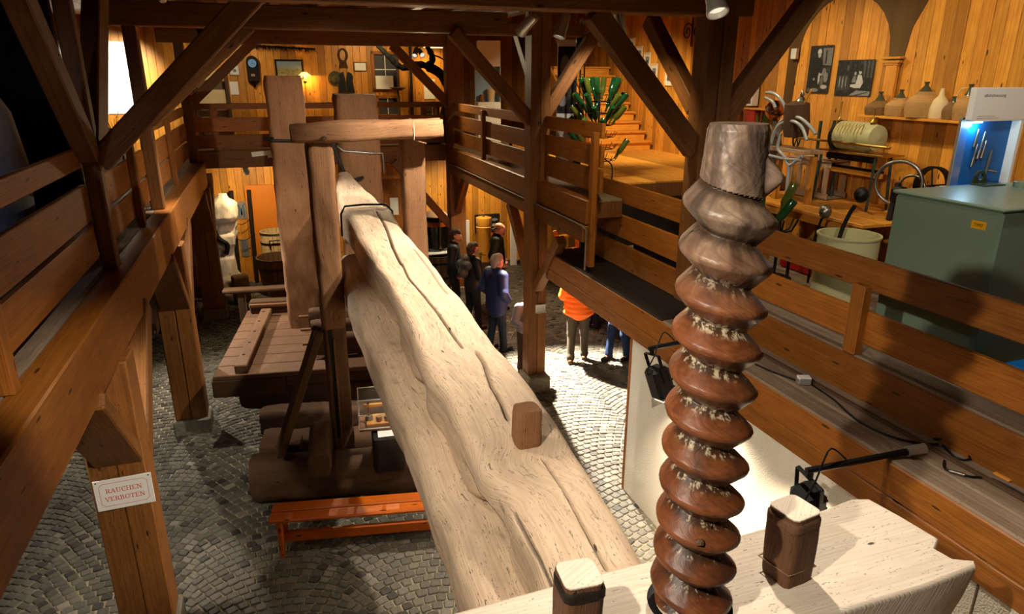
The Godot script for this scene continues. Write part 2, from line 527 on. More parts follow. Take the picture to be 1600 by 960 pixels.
func lamps() -> void:
	var warm := Color(1.0, 0.92, 0.74)
	var amber := Color(1.0, 0.89, 0.67)
	var neut := Color(1.0, 0.955, 0.875)
	# key lamps on the press
	can_lamp(Vector3(-1.1, 5.45, -0.9), Vector3(1.7, 3.0, -2.2), 19.0, 40.0, neut, "ceiling spotlight above the near left gallery aimed at the screw")
	can_lamp(Vector3(-0.6, 5.3, -5.0), Vector3(1.2, 2.5, -4.8), 5.5, 40.0, neut, "ceiling spotlight over the hall aimed at the middle of the long beam")
	can_lamp(Vector3(2.28, 4.97, -3.36), Vector3(2.15, 2.4, -1.9), 8.5, 40.0, neut, "large silver ceiling spotlight at the top edge near the big dark post", Vector3(0, 0.5, 0))
	can_lamp(Vector3(2.27, 5.02, -6.28), Vector3(0.95, 3.0, -8.9), 16.0, 40.0, neut, "left one of two silver spotlights under the near tie beam")
	can_lamp(Vector3(2.62, 5.0, -6.25), Vector3(0.7, 0.0, -5.6), 22.0, 42.0, neut, "right one of two silver spotlights under the near tie beam")
	can_lamp(Vector3(3.22, 5.06, -6.25), Vector3(4.4, 2.4, -7.6), 2.5, 48.0, warm, "silver spotlight under the near tie beam beside the brace of the big post")
	can_lamp(Vector3(2.85, 5.02, -14.1), Vector3(0.6, 0.6, -9.6), 24.0, 40.0, warm, "left small silver spotlight at the right end of the far tie beam", Vector3(0, 0.14, -0.1))
	can_lamp(Vector3(2.98, 5.02, -14.1), Vector3(3.4, 3.4, -11.0), 5.0, 50.0, warm, "right small silver spotlight at the right end of the far tie beam", Vector3(0, 0.14, -0.1))
	can_lamp(Vector3(-0.62, 5.02, -9.5), Vector3(0.2, 0.7, -8.4), 15.0, 46.0, neut, "black spotlight on the left brace of the middle tie beam", Vector3(0, 0.12, 0.1), "lamp_black")
	can_lamp(Vector3(0.4, 5.45, -1.2), Vector3(-1.3, 1.9, -5.3), 20.0, 13.0, neut, "ceiling spotlight near the camera aimed at the enamel sign")
	can_lamp(Vector3(-1.9, 5.35, -3.4), Vector3(-2.1, 4.2, -5.6), 0.8, 30.0, Color(0.82, 0.88, 1.0), "added small cool spotlight brightening the dim stoneware jar")  # unseen fill lamp, added to lift the jar out of the dark
	# hall floor
	can_lamp(Vector3(3.95, 2.84, -11.0), Vector3(4.2, 0.0, -8.6), 330.0, 36.0, neut, "spotlight under the upper gallery floor shining on the cobbles", Vector3(0, 0.14, 0))
	can_lamp(Vector3(4.6, 2.84, -13.6), Vector3(3.6, 0.0, -12.4), 9.0, 60.0, warm, "spotlight under the upper gallery floor above the visitors", Vector3(0, 0.14, 0))
	can_lamp(Vector3(-2.2, 2.70, -5.6), Vector3(0.2, 0.0, -5.6), 3.5, 52.0, neut, "spotlight under the left gallery edge shining on the near cobbles", Vector3(0, 0.16, 0))
	can_lamp(Vector3(-2.3, 2.70, -11.6), Vector3(-0.6, 0.0, -9.2), 15.0, 58.0, neut, "spotlight under the left gallery shining on the left cobbles", Vector3(0, 0.16, 0))
	can_lamp(Vector3(-0.5, 2.80, -14.9), Vector3(-0.3, 1.1, -16.8), 3.6, 62.0, amber, "spotlight under the back gallery shining on the lower back wall", Vector3(0, 0.2, 0))
	can_lamp(Vector3(4.2, 2.80, -15.0), Vector3(4.4, 1.0, -16.2), 5.0, 60.0, warm, "spotlight under the back gallery shining on the barrel exhibits", Vector3(0, 0.18, 0))
	can_lamp(Vector3(4.0, 5.15, -8.1), Vector3(4.4, 4.1, -9.1), 3.0, 40.0, neut, "added ceiling spotlight brightening the bottle drying rack")  # lamp added so the dark bottles catch some light
	# back gallery wall
	can_lamp(Vector3(-0.6, 5.5, -15.0), Vector3(-0.6, 4.3, -16.8), 1.6, 55.0, warm, "ceiling spotlight of the back gallery in front of the wall clock")
	can_lamp(Vector3(2.2, 5.5, -15.0), Vector3(2.6, 4.3, -16.8), 2.2, 60.0, amber, "ceiling spotlight of the back gallery in front of the window")
	can_lamp(Vector3(-2.6, 5.4, -14.9), Vector3(-2.9, 4.3, -16.8), 15.0, 34.0, neut, "ceiling spotlight of the back gallery shining on the white sheet")
	# upper right room
	can_lamp(Vector3(5.6, 6.0, -10.9), Vector3(6.2, 3.3, -12.6), 11.0, 52.0, warm, "ceiling spotlight of the upper room aimed at the staircase")
	can_lamp(Vector3(5.2, 6.2, -6.0), Vector3(7.4, 3.9, -6.3), 3.8, 50.0, warm, "ceiling spotlight of the right room aimed at the wicker bottles")
	can_lamp(Vector3(5.2, 6.3, -8.6), Vector3(6.9, 3.7, -8.0), 5.5, 46.0, warm, "ceiling spotlight of the right room aimed at the still")
	can_lamp(Vector3(5.0, 6.2, -3.2), Vector3(5.9, 3.8, -4.5), 4.5, 50.0, neut, "ceiling spotlight of the right room above the teal machine")

# planks standing side by side on a wall, each its own part
func plank_wall(parent: Node3D, origin: Vector3, along: Vector3, length: float, height: float, pw: float, inward: Vector3, prefix := "pine", nvar := 6, dark := 1.0) -> void:
	var n := int(ceil(length / pw))
	var b := Basis(along, Vector3.UP, along.cross(Vector3.UP))
	for k in n:
		var w := minf(pw, length - k * pw)
		if w < 0.02: continue
		var mesh := box_mesh(Vector3(w - 0.004, height, 0.022), 0.005, rng.randi() % 4)
		put(mesh, M["%s%d" % [prefix, rng.randi() % nvar]], "plank", parent, Transform3D(b, origin + along * (k * pw + w * 0.5) + Vector3.UP * height * 0.5 + inward * (0.011 + 0.0015 * (k % 2))))

func shell() -> void:
	var s: Node
	# floor slab
	s = structure(pbox("floor", self, Vector3(2.0, -0.15, -7.0), Vector3(14.0, 0.3, 22.0), M["grout"], 0.0))
	# outer walls
	s = structure(pbox("wall_back", self, Vector3(-0.3, 3.5, -16.95), Vector3(9.4, 7.6, 0.3), M["timber0"], 0.0))
	plank_wall(s, Vector3(-4.85, 0, -16.8) - s.position, Vector3.RIGHT, 9.25, 6.2, 0.155, Vector3.BACK)
	s = structure(pbox("wall_back_lower", self, Vector3(5.9, 1.4, -16.95), Vector3(3.0, 3.1, 0.3), M["timber0"], 0.0))
	plank_wall(s, Vector3(4.4, 0, -16.8) - s.position, Vector3.RIGHT, 3.0, 2.95, 0.155, Vector3.BACK)
	structure(pbox("wall_left", self, Vector3(-5.0, 3.5, -7.5), Vector3(0.3, 7.6, 23.5), M["oak_black"], 0.0))
	structure(pbox("wall_partition_left", self, Vector3(-3.4, 4.41, -8.6), Vector3(2.9, 2.7, 0.1), M["oak_black"], 0.0))  # added dark screen that keeps this end of the left gallery black
	s = structure(pbox("wall_right", self, Vector3(7.55, 3.5, -7.5), Vector3(0.3, 7.6, 24.0), M["timber1"], 0.0))
	plank_wall(s, Vector3(7.4, 2.3, -19.3) - s.position, Vector3.BACK, 17.3, 4.7, 0.15, Vector3.LEFT)
	structure(pbox("wall_front", self, Vector3(1.3, 3.5, 4.0), Vector3(12.8, 7.6, 0.3), M["timber0"], 0.0))
	s = structure(pbox("wall_stair", self, Vector3(5.85, 5.1, -19.4), Vector3(3.3, 4.2, 0.2), M["timber0"], 0.0))
	plank_wall(s, Vector3(4.3, 3.2, -19.3) - s.position, Vector3.RIGHT, 3.1, 3.8, 0.155, Vector3.BACK)
	structure(pbox("wall_stair_side", self, Vector3(4.3, 5.1, -18.1), Vector3(0.16, 4.2, 2.5), M["pine2"], 0.0))
	# ceilings
	s = structure(pbox("ceiling", self, Vector3(-0.3, 5.83, -6.4), Vector3(9.4, 0.12, 21.2), M["timber0"], 0.0))
	for k in 42:
		pbox("ceiling_board", s, Vector3(-4.9 + k * 0.222 - -0.3, -0.071, 0.0), Vector3(0.216, 0.022, 21.5), M["larch%d" % (k % 4)], 0.004, k % 5)
	structure(pbox("ceiling_raised", self, Vector3(5.9, 7.1, -7.5), Vector3(3.3, 0.2, 24.0), M["timber0"], 0.0))
	structure(pbox("wall_ceiling_step", self, Vector3(4.35, 6.45, -7.5), Vector3(0.12, 1.2, 24.0), M["timber0"], 0.0))
	# raised floors
	gallery_floor("floor_gallery_left", Vector3(-4.85, 2.86, -16.8), Vector3(-1.40, 3.06, 3.8))
	gallery_floor("floor_gallery_back", Vector3(-1.40, 3.0, -16.8), Vector3(7.4, 3.2, -14.72))
	gallery_floor("floor_gallery_right", Vector3(3.98, 2.98, -14.72), Vector3(7.4, 3.2, -8.62))
	gallery_floor("floor_gallery_strip", Vector3(3.65, 2.98, -14.72), Vector3(3.98, 3.2, -7.45))
	gallery_floor("floor_stair", Vector3(4.3, 2.98, -19.3), Vector3(7.4, 3.2, -16.8))
	gallery_floor("floor_machine_room", Vector3(4.1, 2.1, -8.62), Vector3(7.4, 2.3, 3.8))
	structure(pbox("wall_step", self, Vector3(5.7, 2.6, -8.66), Vector3(3.4, 0.8, 0.06), M["oak_black"], 0.003))
	# right-hand lower hall wall and the plastered panel
	s = structure(pbox("wall_panel_white", self, Vector3(3.67, 0.95, -3.0), Vector3(0.3, 1.89, 6.36), M["plaster"], 0.003))
	structure(pbox("trim_panel_end", self, Vector3(3.67, 0.95, -6.205), Vector3(0.31, 1.89, 0.045), M["larch2"], 0.004))
	pbox("seam", s, Vector3(-0.152, 0.0, 0.85), Vector3(0.006, 1.9, 0.012), M["plaster_grey"], 0.001)

func gallery_floor(called: String, lo: Vector3, hi: Vector3) -> void:
	var s := structure(pbox(called, self, (lo + hi) * 0.5 - Vector3(0, 0.015, 0), hi - lo - Vector3(0, 0.03, 0), M["timber0"], 0.0))
	var n := int((hi.x - lo.x) / 0.19)
	var w := (hi.x - lo.x) / n
	for k in n:
		pbox("floorboard", s, Vector3(lo.x + (k + 0.5) * w, hi.y - 0.014, (lo.z + hi.z) * 0.5) - s.position, Vector3(w - 0.004, 0.028, hi.z - lo.z), M["dusty" if called != "floor_gallery_right" else "pine%d" % (k % 6)], 0.003, k % 6)

# cobbles in segmental arcs; the 300 nearest in view are parts, the rest one joined field
func floor_cobbles() -> void:
	var floor_node: Node3D = get_node("floor")
	var cam: Camera3D = get_node("camera")
	var inv := cam.transform.affine_inverse()
	var stones := []
	var W := 1.36
	var R := W * 0.74
	var r2 := RandomNumberGenerator.new()
	r2.seed = 5
	for c in range(-4, 7):
		var xc := 0.95 + c * W
		for k in range(0, 142):
			var z0 := -3.9 - k * 0.099
			var half := asin(W * 0.5 / R)
			var n := 14
			for q in n:
				var a := -half + 2.0 * half * (q + 0.5 + (0.25 if k % 2 else -0.25)) / n
				if absf(a) > half * 0.985: continue
				var p := Vector3(xc + R * sin(a), 0.0, z0 - R * (cos(a) - cos(half)))
				if p.x < -4.2 or p.x > 7.2 or p.z < -16.7 or p.z > -4.3: continue
				var shrink := lerpf(1.0, 0.80, absf(a) / half)
				var sx := 2.0 * half * R / n * 0.93 * r2.randf_range(0.90, 1.04)
				var sz := 0.0925 * cos(a) * r2.randf_range(0.92, 1.03)
				var g := 0.45 + r2.randf_range(-0.06, 0.07)
				if r2.randf() < 0.07: g *= 0.62
				if r2.randf() < 0.05: g *= 1.35
				stones.append([p + Vector3(r2.randf_range(-0.004, 0.004), r2.randf_range(-0.004, 0.004), 0), -a + r2.randf_range(-0.06, 0.06), sx, sz, g, shrink])
	# one rounded stone shape in three variants
	var shapes := []
	for v in 3:
		var mb := MB.new()
		var rings := []
		for lv in [[1.0, 0.0], [0.98, 0.55], [0.90, 0.86], [0.74, 1.0]]:
			var ring := PackedVector3Array()
			for q in 8:
				var cx: float = [1, 0.25, -0.25, -1, -1, -0.25, 0.25, 1][q]
				var cz: float = [0.25, 1, 1, 0.25, -0.25, -1, -1, -0.25][q]
				cx = sign(cx) * (0.5 if absf(cx) > 0.5 else 0.36)
				cz = sign(cz) * (0.5 if absf(cz) > 0.5 else 0.36)
				var wob := 1.0 + 0.07 * sin(q * 2.3 + v * 2.1)
				ring.append(Vector3(cx * lv[0] * wob, lv[1] * 0.016, cz * lv[0] * wob))
			rings.append(ring)
		mb.loft(rings)
		shapes.append(mb.mesh())
	var near := []
	var far := []
	for s in stones:
		var v: Vector3 = inv * s[0]
		var f := 1076.0 / -v.z
		var px := 800.0 + v.x * f
		var py := 480.0 - v.y * f
		var seen := v.z < 0 and px > 285 and px < 740 and py > 780 and py < 958
		if seen: near.append([-v.z, s])
		else: far.append(s)
	near.sort_custom(func(a, b): return a[0] < b[0])
	for k in range(300, near.size()): far.append(near[k][1])
	for k in mini(300, near.size()):
		var s: Array = near[k][1]
		var mi := clampi(int((s[4] - 0.30) / 0.04), 0, 5)
		put(shapes[k % 3], M["cobble%d" % [4, 0, 1, 3, 2, 5][mi]], "cobble", floor_node, Transform3D(Basis(Vector3.UP, s[1]) * Basis.from_scale(Vector3(s[2], 1, s[3])), s[0] - floor_node.position))
	var mm := MultiMesh.new()
	mm.transform_format = MultiMesh.TRANSFORM_3D
	mm.use_colors = true
	mm.mesh = shapes[0]
	mm.instance_count = far.size()
	for k in far.size():
		var s: Array = far[k]
		mm.set_instance_transform(k, Transform3D(Basis(Vector3.UP, s[1]) * Basis.from_scale(Vector3(s[2], 1, s[3])), s[0] - floor_node.position))
		mm.set_instance_color(k, lin(s[4] * 1.04, s[4] * 0.98, s[4] * 0.87))
	var mi2 := MultiMeshInstance3D.new()
	mi2.name = "cobbles_beyond"
	mi2.multimesh = mm
	mi2.material_override = M["cobble"]
	floor_node.add_child(mi2, true)
	stuff(mi2)

# ---------------------------------------------------------------- timber frame
func timber() -> void:
	var n := 0
	# lower posts of the hall
	for d in [[-5.5, "nearest left timber post, carrying the enamel sign"], [-9.4, "second timber post under the left gallery, beside the press bed"], [-14.3, "far left timber post under the corner of the back gallery"]]:
		var z: float = d[0]
		var t := thing("timber_post", d[1], "post", Vector3(-1.36, 0, z), 0.0, "lower timber posts")
		for q in 2:
			stick("post_timber", t, Vector3(-0.1 + 0.2 * q, 0.22, 0), Vector3(-0.1 + 0.2 * q, 2.6, 0), 0.196, 0.30, M["timber%d" % (1 + q)], Vector3.BACK, 0.012)
		stick("brace", t, Vector3(0.02, 1.62, -0.10), Vector3(0.02, 2.66, -1.15), 0.34, 0.2, M["timber1"])
		stick("brace", t, Vector3(0.02, 1.80, 0.10), Vector3(0.02, 2.62, 0.86), 0.34, 0.12, M["timber1"])
		pbox("stone_base", t, Vector3(0, 0.11, 0), Vector3(0.46, 0.22, 0.40), M["concrete"], 0.015)
	# right posts rising through both storeys
	var t := thing("timber_post", "tall middle right timber post with a small leaflet box beside the visitors", "post", Vector3(3.53, 0, -9.2), 0.0, "tall timber posts")
	for q in 2:
		stick("post_timber", t, Vector3(-0.07 + 0.14 * q, 0.25, 0), Vector3(-0.07 + 0.14 * q, 5.7, 0), 0.138, 0.26, M["timber%d" % (1 + q)], Vector3.BACK, 0.01)
	pbox("stone_base", t, Vector3(0.0, 0.125, 0.05), Vector3(0.36, 0.25, 0.42), M["concrete"], 0.015)
	stick("brace", t, Vector3(0.0, 1.65, 0.12), Vector3(0.0, 2.55, 0.95), 0.14, 0.15, M["timber2"])
	stick("brace", t, Vector3(0.0, 1.65, -0.12), Vector3(0.0, 2.7, -1.1), 0.14, 0.15, M["timber1"])
	stick("brace", t, Vector3(-0.1, 4.02, 0.02), Vector3(-1.18, 5.15, 0.02), 0.14, 0.17, M["timber1"])
	stick("brace", t, Vector3(0.1, 4.1, 0.0), Vector3(0.98, 5.4, 0.0), 0.14, 0.17, M["timber2"])
	stick("brace", t, Vector3(0.1, 4.2, -0.1), Vector3(0.1, 5.3, -1.15), 0.14, 0.15, M["timber0"])
	t = thing("timber_post", "far right timber post at the corner of the back gallery", "post", Vector3(3.66, 0, -14.3), 0.0, "tall timber posts")
	stick("post_timber", t, Vector3(0, 0.2, 0), Vector3(0, 5.7, 0), 0.34, 0.3, M["timber1"], Vector3.BACK)
	pbox("stone_base", t, Vector3(0, 0.1, 0), Vector3(0.42, 0.2, 0.4), M["concrete"], 0.015)
	stick("brace", t, Vector3(-0.1, 4.05, 0.02), Vector3(-1.22, 5.18, 0.02), 0.14, 0.17, M["timber1"])
	stick("brace", t, Vector3(-0.1, 1.5, 0.0), Vector3(-1.3, 2.95, 0.0), 0.14, 0.16, M["timber0"])
	stick("brace", t, Vector3(0.0, 1.9, 0.1), Vector3(0.0, 2.85, 1.0), 0.14, 0.16, M["timber1"])
	t = thing("timber_post", "big dark timber post with three braces standing behind the wooden screw", "post", Vector3(4.16, 0, -6.1), 0.0, "tall timber posts")
	stick("post_timber", t, Vector3(-0.07, 2.3, 0), Vector3(-0.07, 5.75, 0), 0.15, 0.26, M["timber0"], Vector3.BACK)
	stick("post_timber", t, Vector3(0.08, 2.3, 0.02), Vector3(0.08, 5.75, 0.02), 0.15, 0.26, M["timber0"], Vector3.BACK)
	stick("brace", t, Vector3(-0.12, 3.9, 0), Vector3(-1.3, 5.16, 0), 0.15, 0.2, M["timber0"])
	stick("brace", t, Vector3(0.12, 4.15, 0), Vector3(1.35, 5.7, 0), 0.15, 0.2, M["timber0"])
	stick("brace", t, Vector3(-0.06, 4.3, -0.12), Vector3(-0.06, 5.2, -1.15), 0.15, 0.17, M["timber0"])
	# left upper posts
	t = thing("timber_post", "dark upper timber post of the left gallery with long braces", "post", Vector3(-1.36, 3.06, -6.4), 0.0, "upper left timber posts")
	stick("post_timber", t, Vector3.ZERO, Vector3(0, 2.6, 0), 0.12, 0.13, M["timber0"], Vector3.BACK)
	stick("brace", t, Vector3(0.05, 0.88, 0), Vector3(1.42, 2.22, 0), 0.15, 0.18, M["timber1"])
	stick("brace", t, Vector3(0.0, 0.95, 0.08), Vector3(0.0, 2.3, 1.4), 0.15, 0.18, M["timber0"])
	stick("brace", t, Vector3(0.0, 0.95, -0.08), Vector3(0.0, 2.3, -1.35), 0.15, 0.30, M["timber1"])
	t = thing("timber_post", "upper timber post of the left gallery standing second from the camera", "post", Vector3(-1.36, 3.06, -9.3), 0.0, "upper left timber posts")
	stick("post_timber", t, Vector3.ZERO, Vector3(0, 2.6, 0), 0.15, 0.15, M["timber0"], Vector3.BACK)
	stick("brace", t, Vector3(0.05, 1.03, 0), Vector3(1.28, 2.12, 0), 0.14, 0.17, M["timber1"])
	t = thing("timber_post", "upper timber post of the left gallery at the far corner", "post", Vector3(-1.36, 3.06, -14.3), 0.0, "upper left timber posts")
	stick("post_timber", t, Vector3.ZERO, Vector3(0, 2.6, 0), 0.16, 0.16, M["timber0"], Vector3.BACK)
	stick("brace", t, Vector3(0.1, 1.08, 0), Vector3(1.33, 2.2, 0), 0.14, 0.17, M["timber1"])
	# tie beams
	for d in [[-6.1, 5.15, 0.42, "near tie beam crossing above the screw", -1.7, 4.5], [-9.3, 5.13, 0.26, "middle tie beam across the hall", -1.7, 3.1], [-14.3, 5.16, 0.26, "far tie beam across the hall above the back gallery rail", -1.7, 3.8]]:
		var o := stick("tie_beam", self, Vector3(d[4], d[1] + d[2] * 0.5, d[0]), Vector3(d[5], d[1] + d[2] * 0.5, d[0]), 0.24, d[2], M["timber1"])
		tag(o, d[3], "beam", "tie beams")
	tag(stick("corbel_beam", self, Vector3(2.5, 5.2, -9.3), Vector3(4.2, 5.2, -9.3), 0.2, 0.16, M["timber2"]), "short bracket beam under the right end of the middle tie beam", "beam")
	var jl := ["first", "second", "third", "fourth", "fifth", "sixth", "seventh", "last"]
	for d in [[-1.36, "long plate beam over the left gallery railing"], [3.6, "long plate beam over the upper right gallery railing"], [4.16, "long plate beam over the lower right railing"]]:
		var z1 := -14.4 if d[0] < 4.0 else -9.3
		var z2 := 3.0 if d[0] != 3.6 else -7.0
		tag(stick("plate_beam", self, Vector3(d[0], 5.58, z1), Vector3(d[0], 5.58, z2), 0.2, 0.22, M["timber0"]), d[1], "beam", "plate beams")
	for k in 8:
		var x := -1.0 + k * 0.62
		tag(stick("ceiling_joist", self, Vector3(x, 5.58, -16.6), Vector3(x, 5.58, 2.5), 0.13, 0.2, M["timber%d" % (1 + k % 2)]), jl[k] + " ceiling joist from the left running lengthwise over the hall", "joist", "ceiling joists")
	# gallery edge beams
	tag(stick("edge_beam", self, Vector3(-1.3, 2.83, -14.5), Vector3(-1.3, 2.83, 3.0), 0.2, 0.46, M["larch1"]), "long orange-brown edge beam of the left gallery floor", "beam", "gallery edge beams")
	tag(stick("edge_beam", self, Vector3(-1.3, 3.08, -14.6), Vector3(3.5, 3.08, -14.6), 0.22, 0.33, M["timber0"]), "edge beam of the back gallery floor behind the press posts", "beam", "gallery edge beams")
	var eb := thing("edge_beam", "edge beam of the upper right gallery floor with a thin white conduit", "beam", Vector3(3.55, 0, 0), 0.0, "gallery edge beams")
	stick("lower_timber", eb, Vector3(0, 2.8, -14.2), Vector3(0, 2.8, -7.42), 0.2, 0.2, M["timber1"])
	stick("fascia", eb, Vector3(0.02, 3.06, -14.2), Vector3(0.02, 3.06, -7.42), 0.16, 0.3, M["larch1"])
	var mb := MB.new()
	mb.tube([Vector3(-0.105, 2.91, -14.0), Vector3(-0.105, 2.91, -7.6), Vector3(-0.10, 2.9, -7.43), Vector3(-0.06, 2.86, -7.40), Vector3(-0.06, 2.36, -7.40)], 0.012, 8)
	put(mb.mesh(), M["dusty"], "conduit", eb)
	eb = thing("edge_beam", "broad two-board edge beam of the lower right gallery above the white panel", "beam", Vector3(3.5, 0, 0), 0.0, "gallery edge beams")
	stick("upper_board", eb, Vector3(0.09, 2.185, -8.7), Vector3(0.09, 2.185, 3.0), 0.18, 0.23, M["larch2"])
	stick("lower_board", eb, Vector3(0.09, 1.985, -8.7), Vector3(0.09, 1.985, 3.0), 0.175, 0.165, M["larch1"])
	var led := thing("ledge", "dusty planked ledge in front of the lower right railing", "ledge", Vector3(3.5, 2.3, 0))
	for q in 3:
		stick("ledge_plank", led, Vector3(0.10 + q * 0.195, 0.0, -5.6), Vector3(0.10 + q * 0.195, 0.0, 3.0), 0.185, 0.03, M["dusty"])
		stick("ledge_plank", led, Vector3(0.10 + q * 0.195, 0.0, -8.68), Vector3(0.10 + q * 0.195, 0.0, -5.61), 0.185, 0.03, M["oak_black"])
	pbox("support", led, Vector3(0.38, -0.2, -2.85), Vector3(0.36, 0.36, 11.7), M["timber0"], 0.005)

# a row of horizontal boards on posts; returns the thing
func railing(label: String, x: float, z0: float, z1: float, boards: Array, posts: Array, base_y: float, top_y: float, m: String, side := 1.0, group := "gallery railings") -> Node3D:
	var t := thing("railing", label, "railing", Vector3(x, base_y, 0), 0.0, group)
	for b in boards:
		stick("rail_board", t, Vector3(0, (b[0] + b[1]) * 0.5 - base_y, z0), Vector3(0, (b[0] + b[1]) * 0.5 - base_y, z1), 0.045, b[1] - b[0], M["%s%d" % [m, rng.randi() % 4]], Vector3.UP, 0.006)
	for p in posts:
		stick("rail_post", t, Vector3(side * 0.06, 0, p), Vector3(side * 0.06, top_y - base_y, p), 0.07, 0.10, M["%s%d" % [m, rng.randi() % 3]], Vector3.BACK, 0.006)
	return t

func railings() -> void:
	var lb := [[3.91, 4.06], [3.486, 3.777], [3.177, 3.45]]
	railing("nearest left gallery railing with three broad boards", -1.44, -6.3, 2.0, lb, [-3.86], 3.06, 4.0, "larch", 1.0)
	railing("left gallery railing between the first and second upper posts", -1.44, -9.2, -6.5, lb, [-8.2], 3.06, 4.0, "larch", 1.0)
	railing("left gallery railing between the second and last upper posts", -1.44, -14.2, -9.4, lb, [-11.4], 3.06, 4.0, "larch", 1.0)
	railing("upper right gallery railing between the far and middle posts", 3.62, -14.1, -9.34, [[3.95, 4.10], [3.60, 3.86], [3.30, 3.56]], [-11.9], 3.2, 4.05, "larch", -1.0)
	railing("upper right gallery railing between the middle post and the floor step", 3.62, -9.06, -7.3, [[3.93, 4.10], [3.60, 3.85], [3.30, 3.57]], [-7.4], 2.4, 4.0, "larch", -1.0)
	railing("lower right railing behind the dark shelf, left of the big post", 4.05, -8.55, -6.24, [[3.13, 3.37], [2.70, 2.98], [2.32, 2.62]], [], 2.3, 3.3, "larch", -1.0)
	railing("lower right railing in front of the teal machine", 4.05, -5.96, 2.0, [[3.13, 3.35], [2.72, 2.97]], [], 2.3, 3.3, "larch", -1.0)
	var curb := thing("curb_beam", "low curb beam with dusty top carrying the near right railing", "beam", Vector3(4.06, 2.3, 0))
	stick("curb_timber", curb, Vector3(0, 0.16, -5.96), Vector3(0, 0.16, 2.0), 0.16, 0.31, M["larch0"])
	stick("top_plank", curb, Vector3(0.03, 0.325, -5.96), Vector3(0.03, 0.325, 2.0), 0.22, 0.024, M["dusty"])
	stick("rail_post", curb, Vector3(-0.06, 0.33, -3.73), Vector3(-0.06, 0.87, -3.73), 0.09, 0.12, M["larch2"], Vector3.BACK)
	# back gallery railing
	var t := thing("railing", "back gallery railing of broad boards behind the press posts", "railing", Vector3(0, 3.2, -14.6), 0.0, "gallery railings")
	for b in [[4.00, 4.11], [3.59, 3.85], [3.28, 3.53]]:
		stick("rail_board", t, Vector3(-1.3, (b[0] + b[1]) * 0.5 - 3.2, 0), Vector3(3.5, (b[0] + b[1]) * 0.5 - 3.2, 0), 0.045, b[1] - b[0], M["larch%d" % (rng.randi() % 4)], Vector3.UP, 0.006)
	for x in [-0.95, 0.4, 1.75, 3.1]:
		stick("rail_post", t, Vector3(x, 0.0, -0.08), Vector3(x, 0.88, -0.08), 0.12, 0.1, M["larch1"], Vector3.BACK, 0.006)

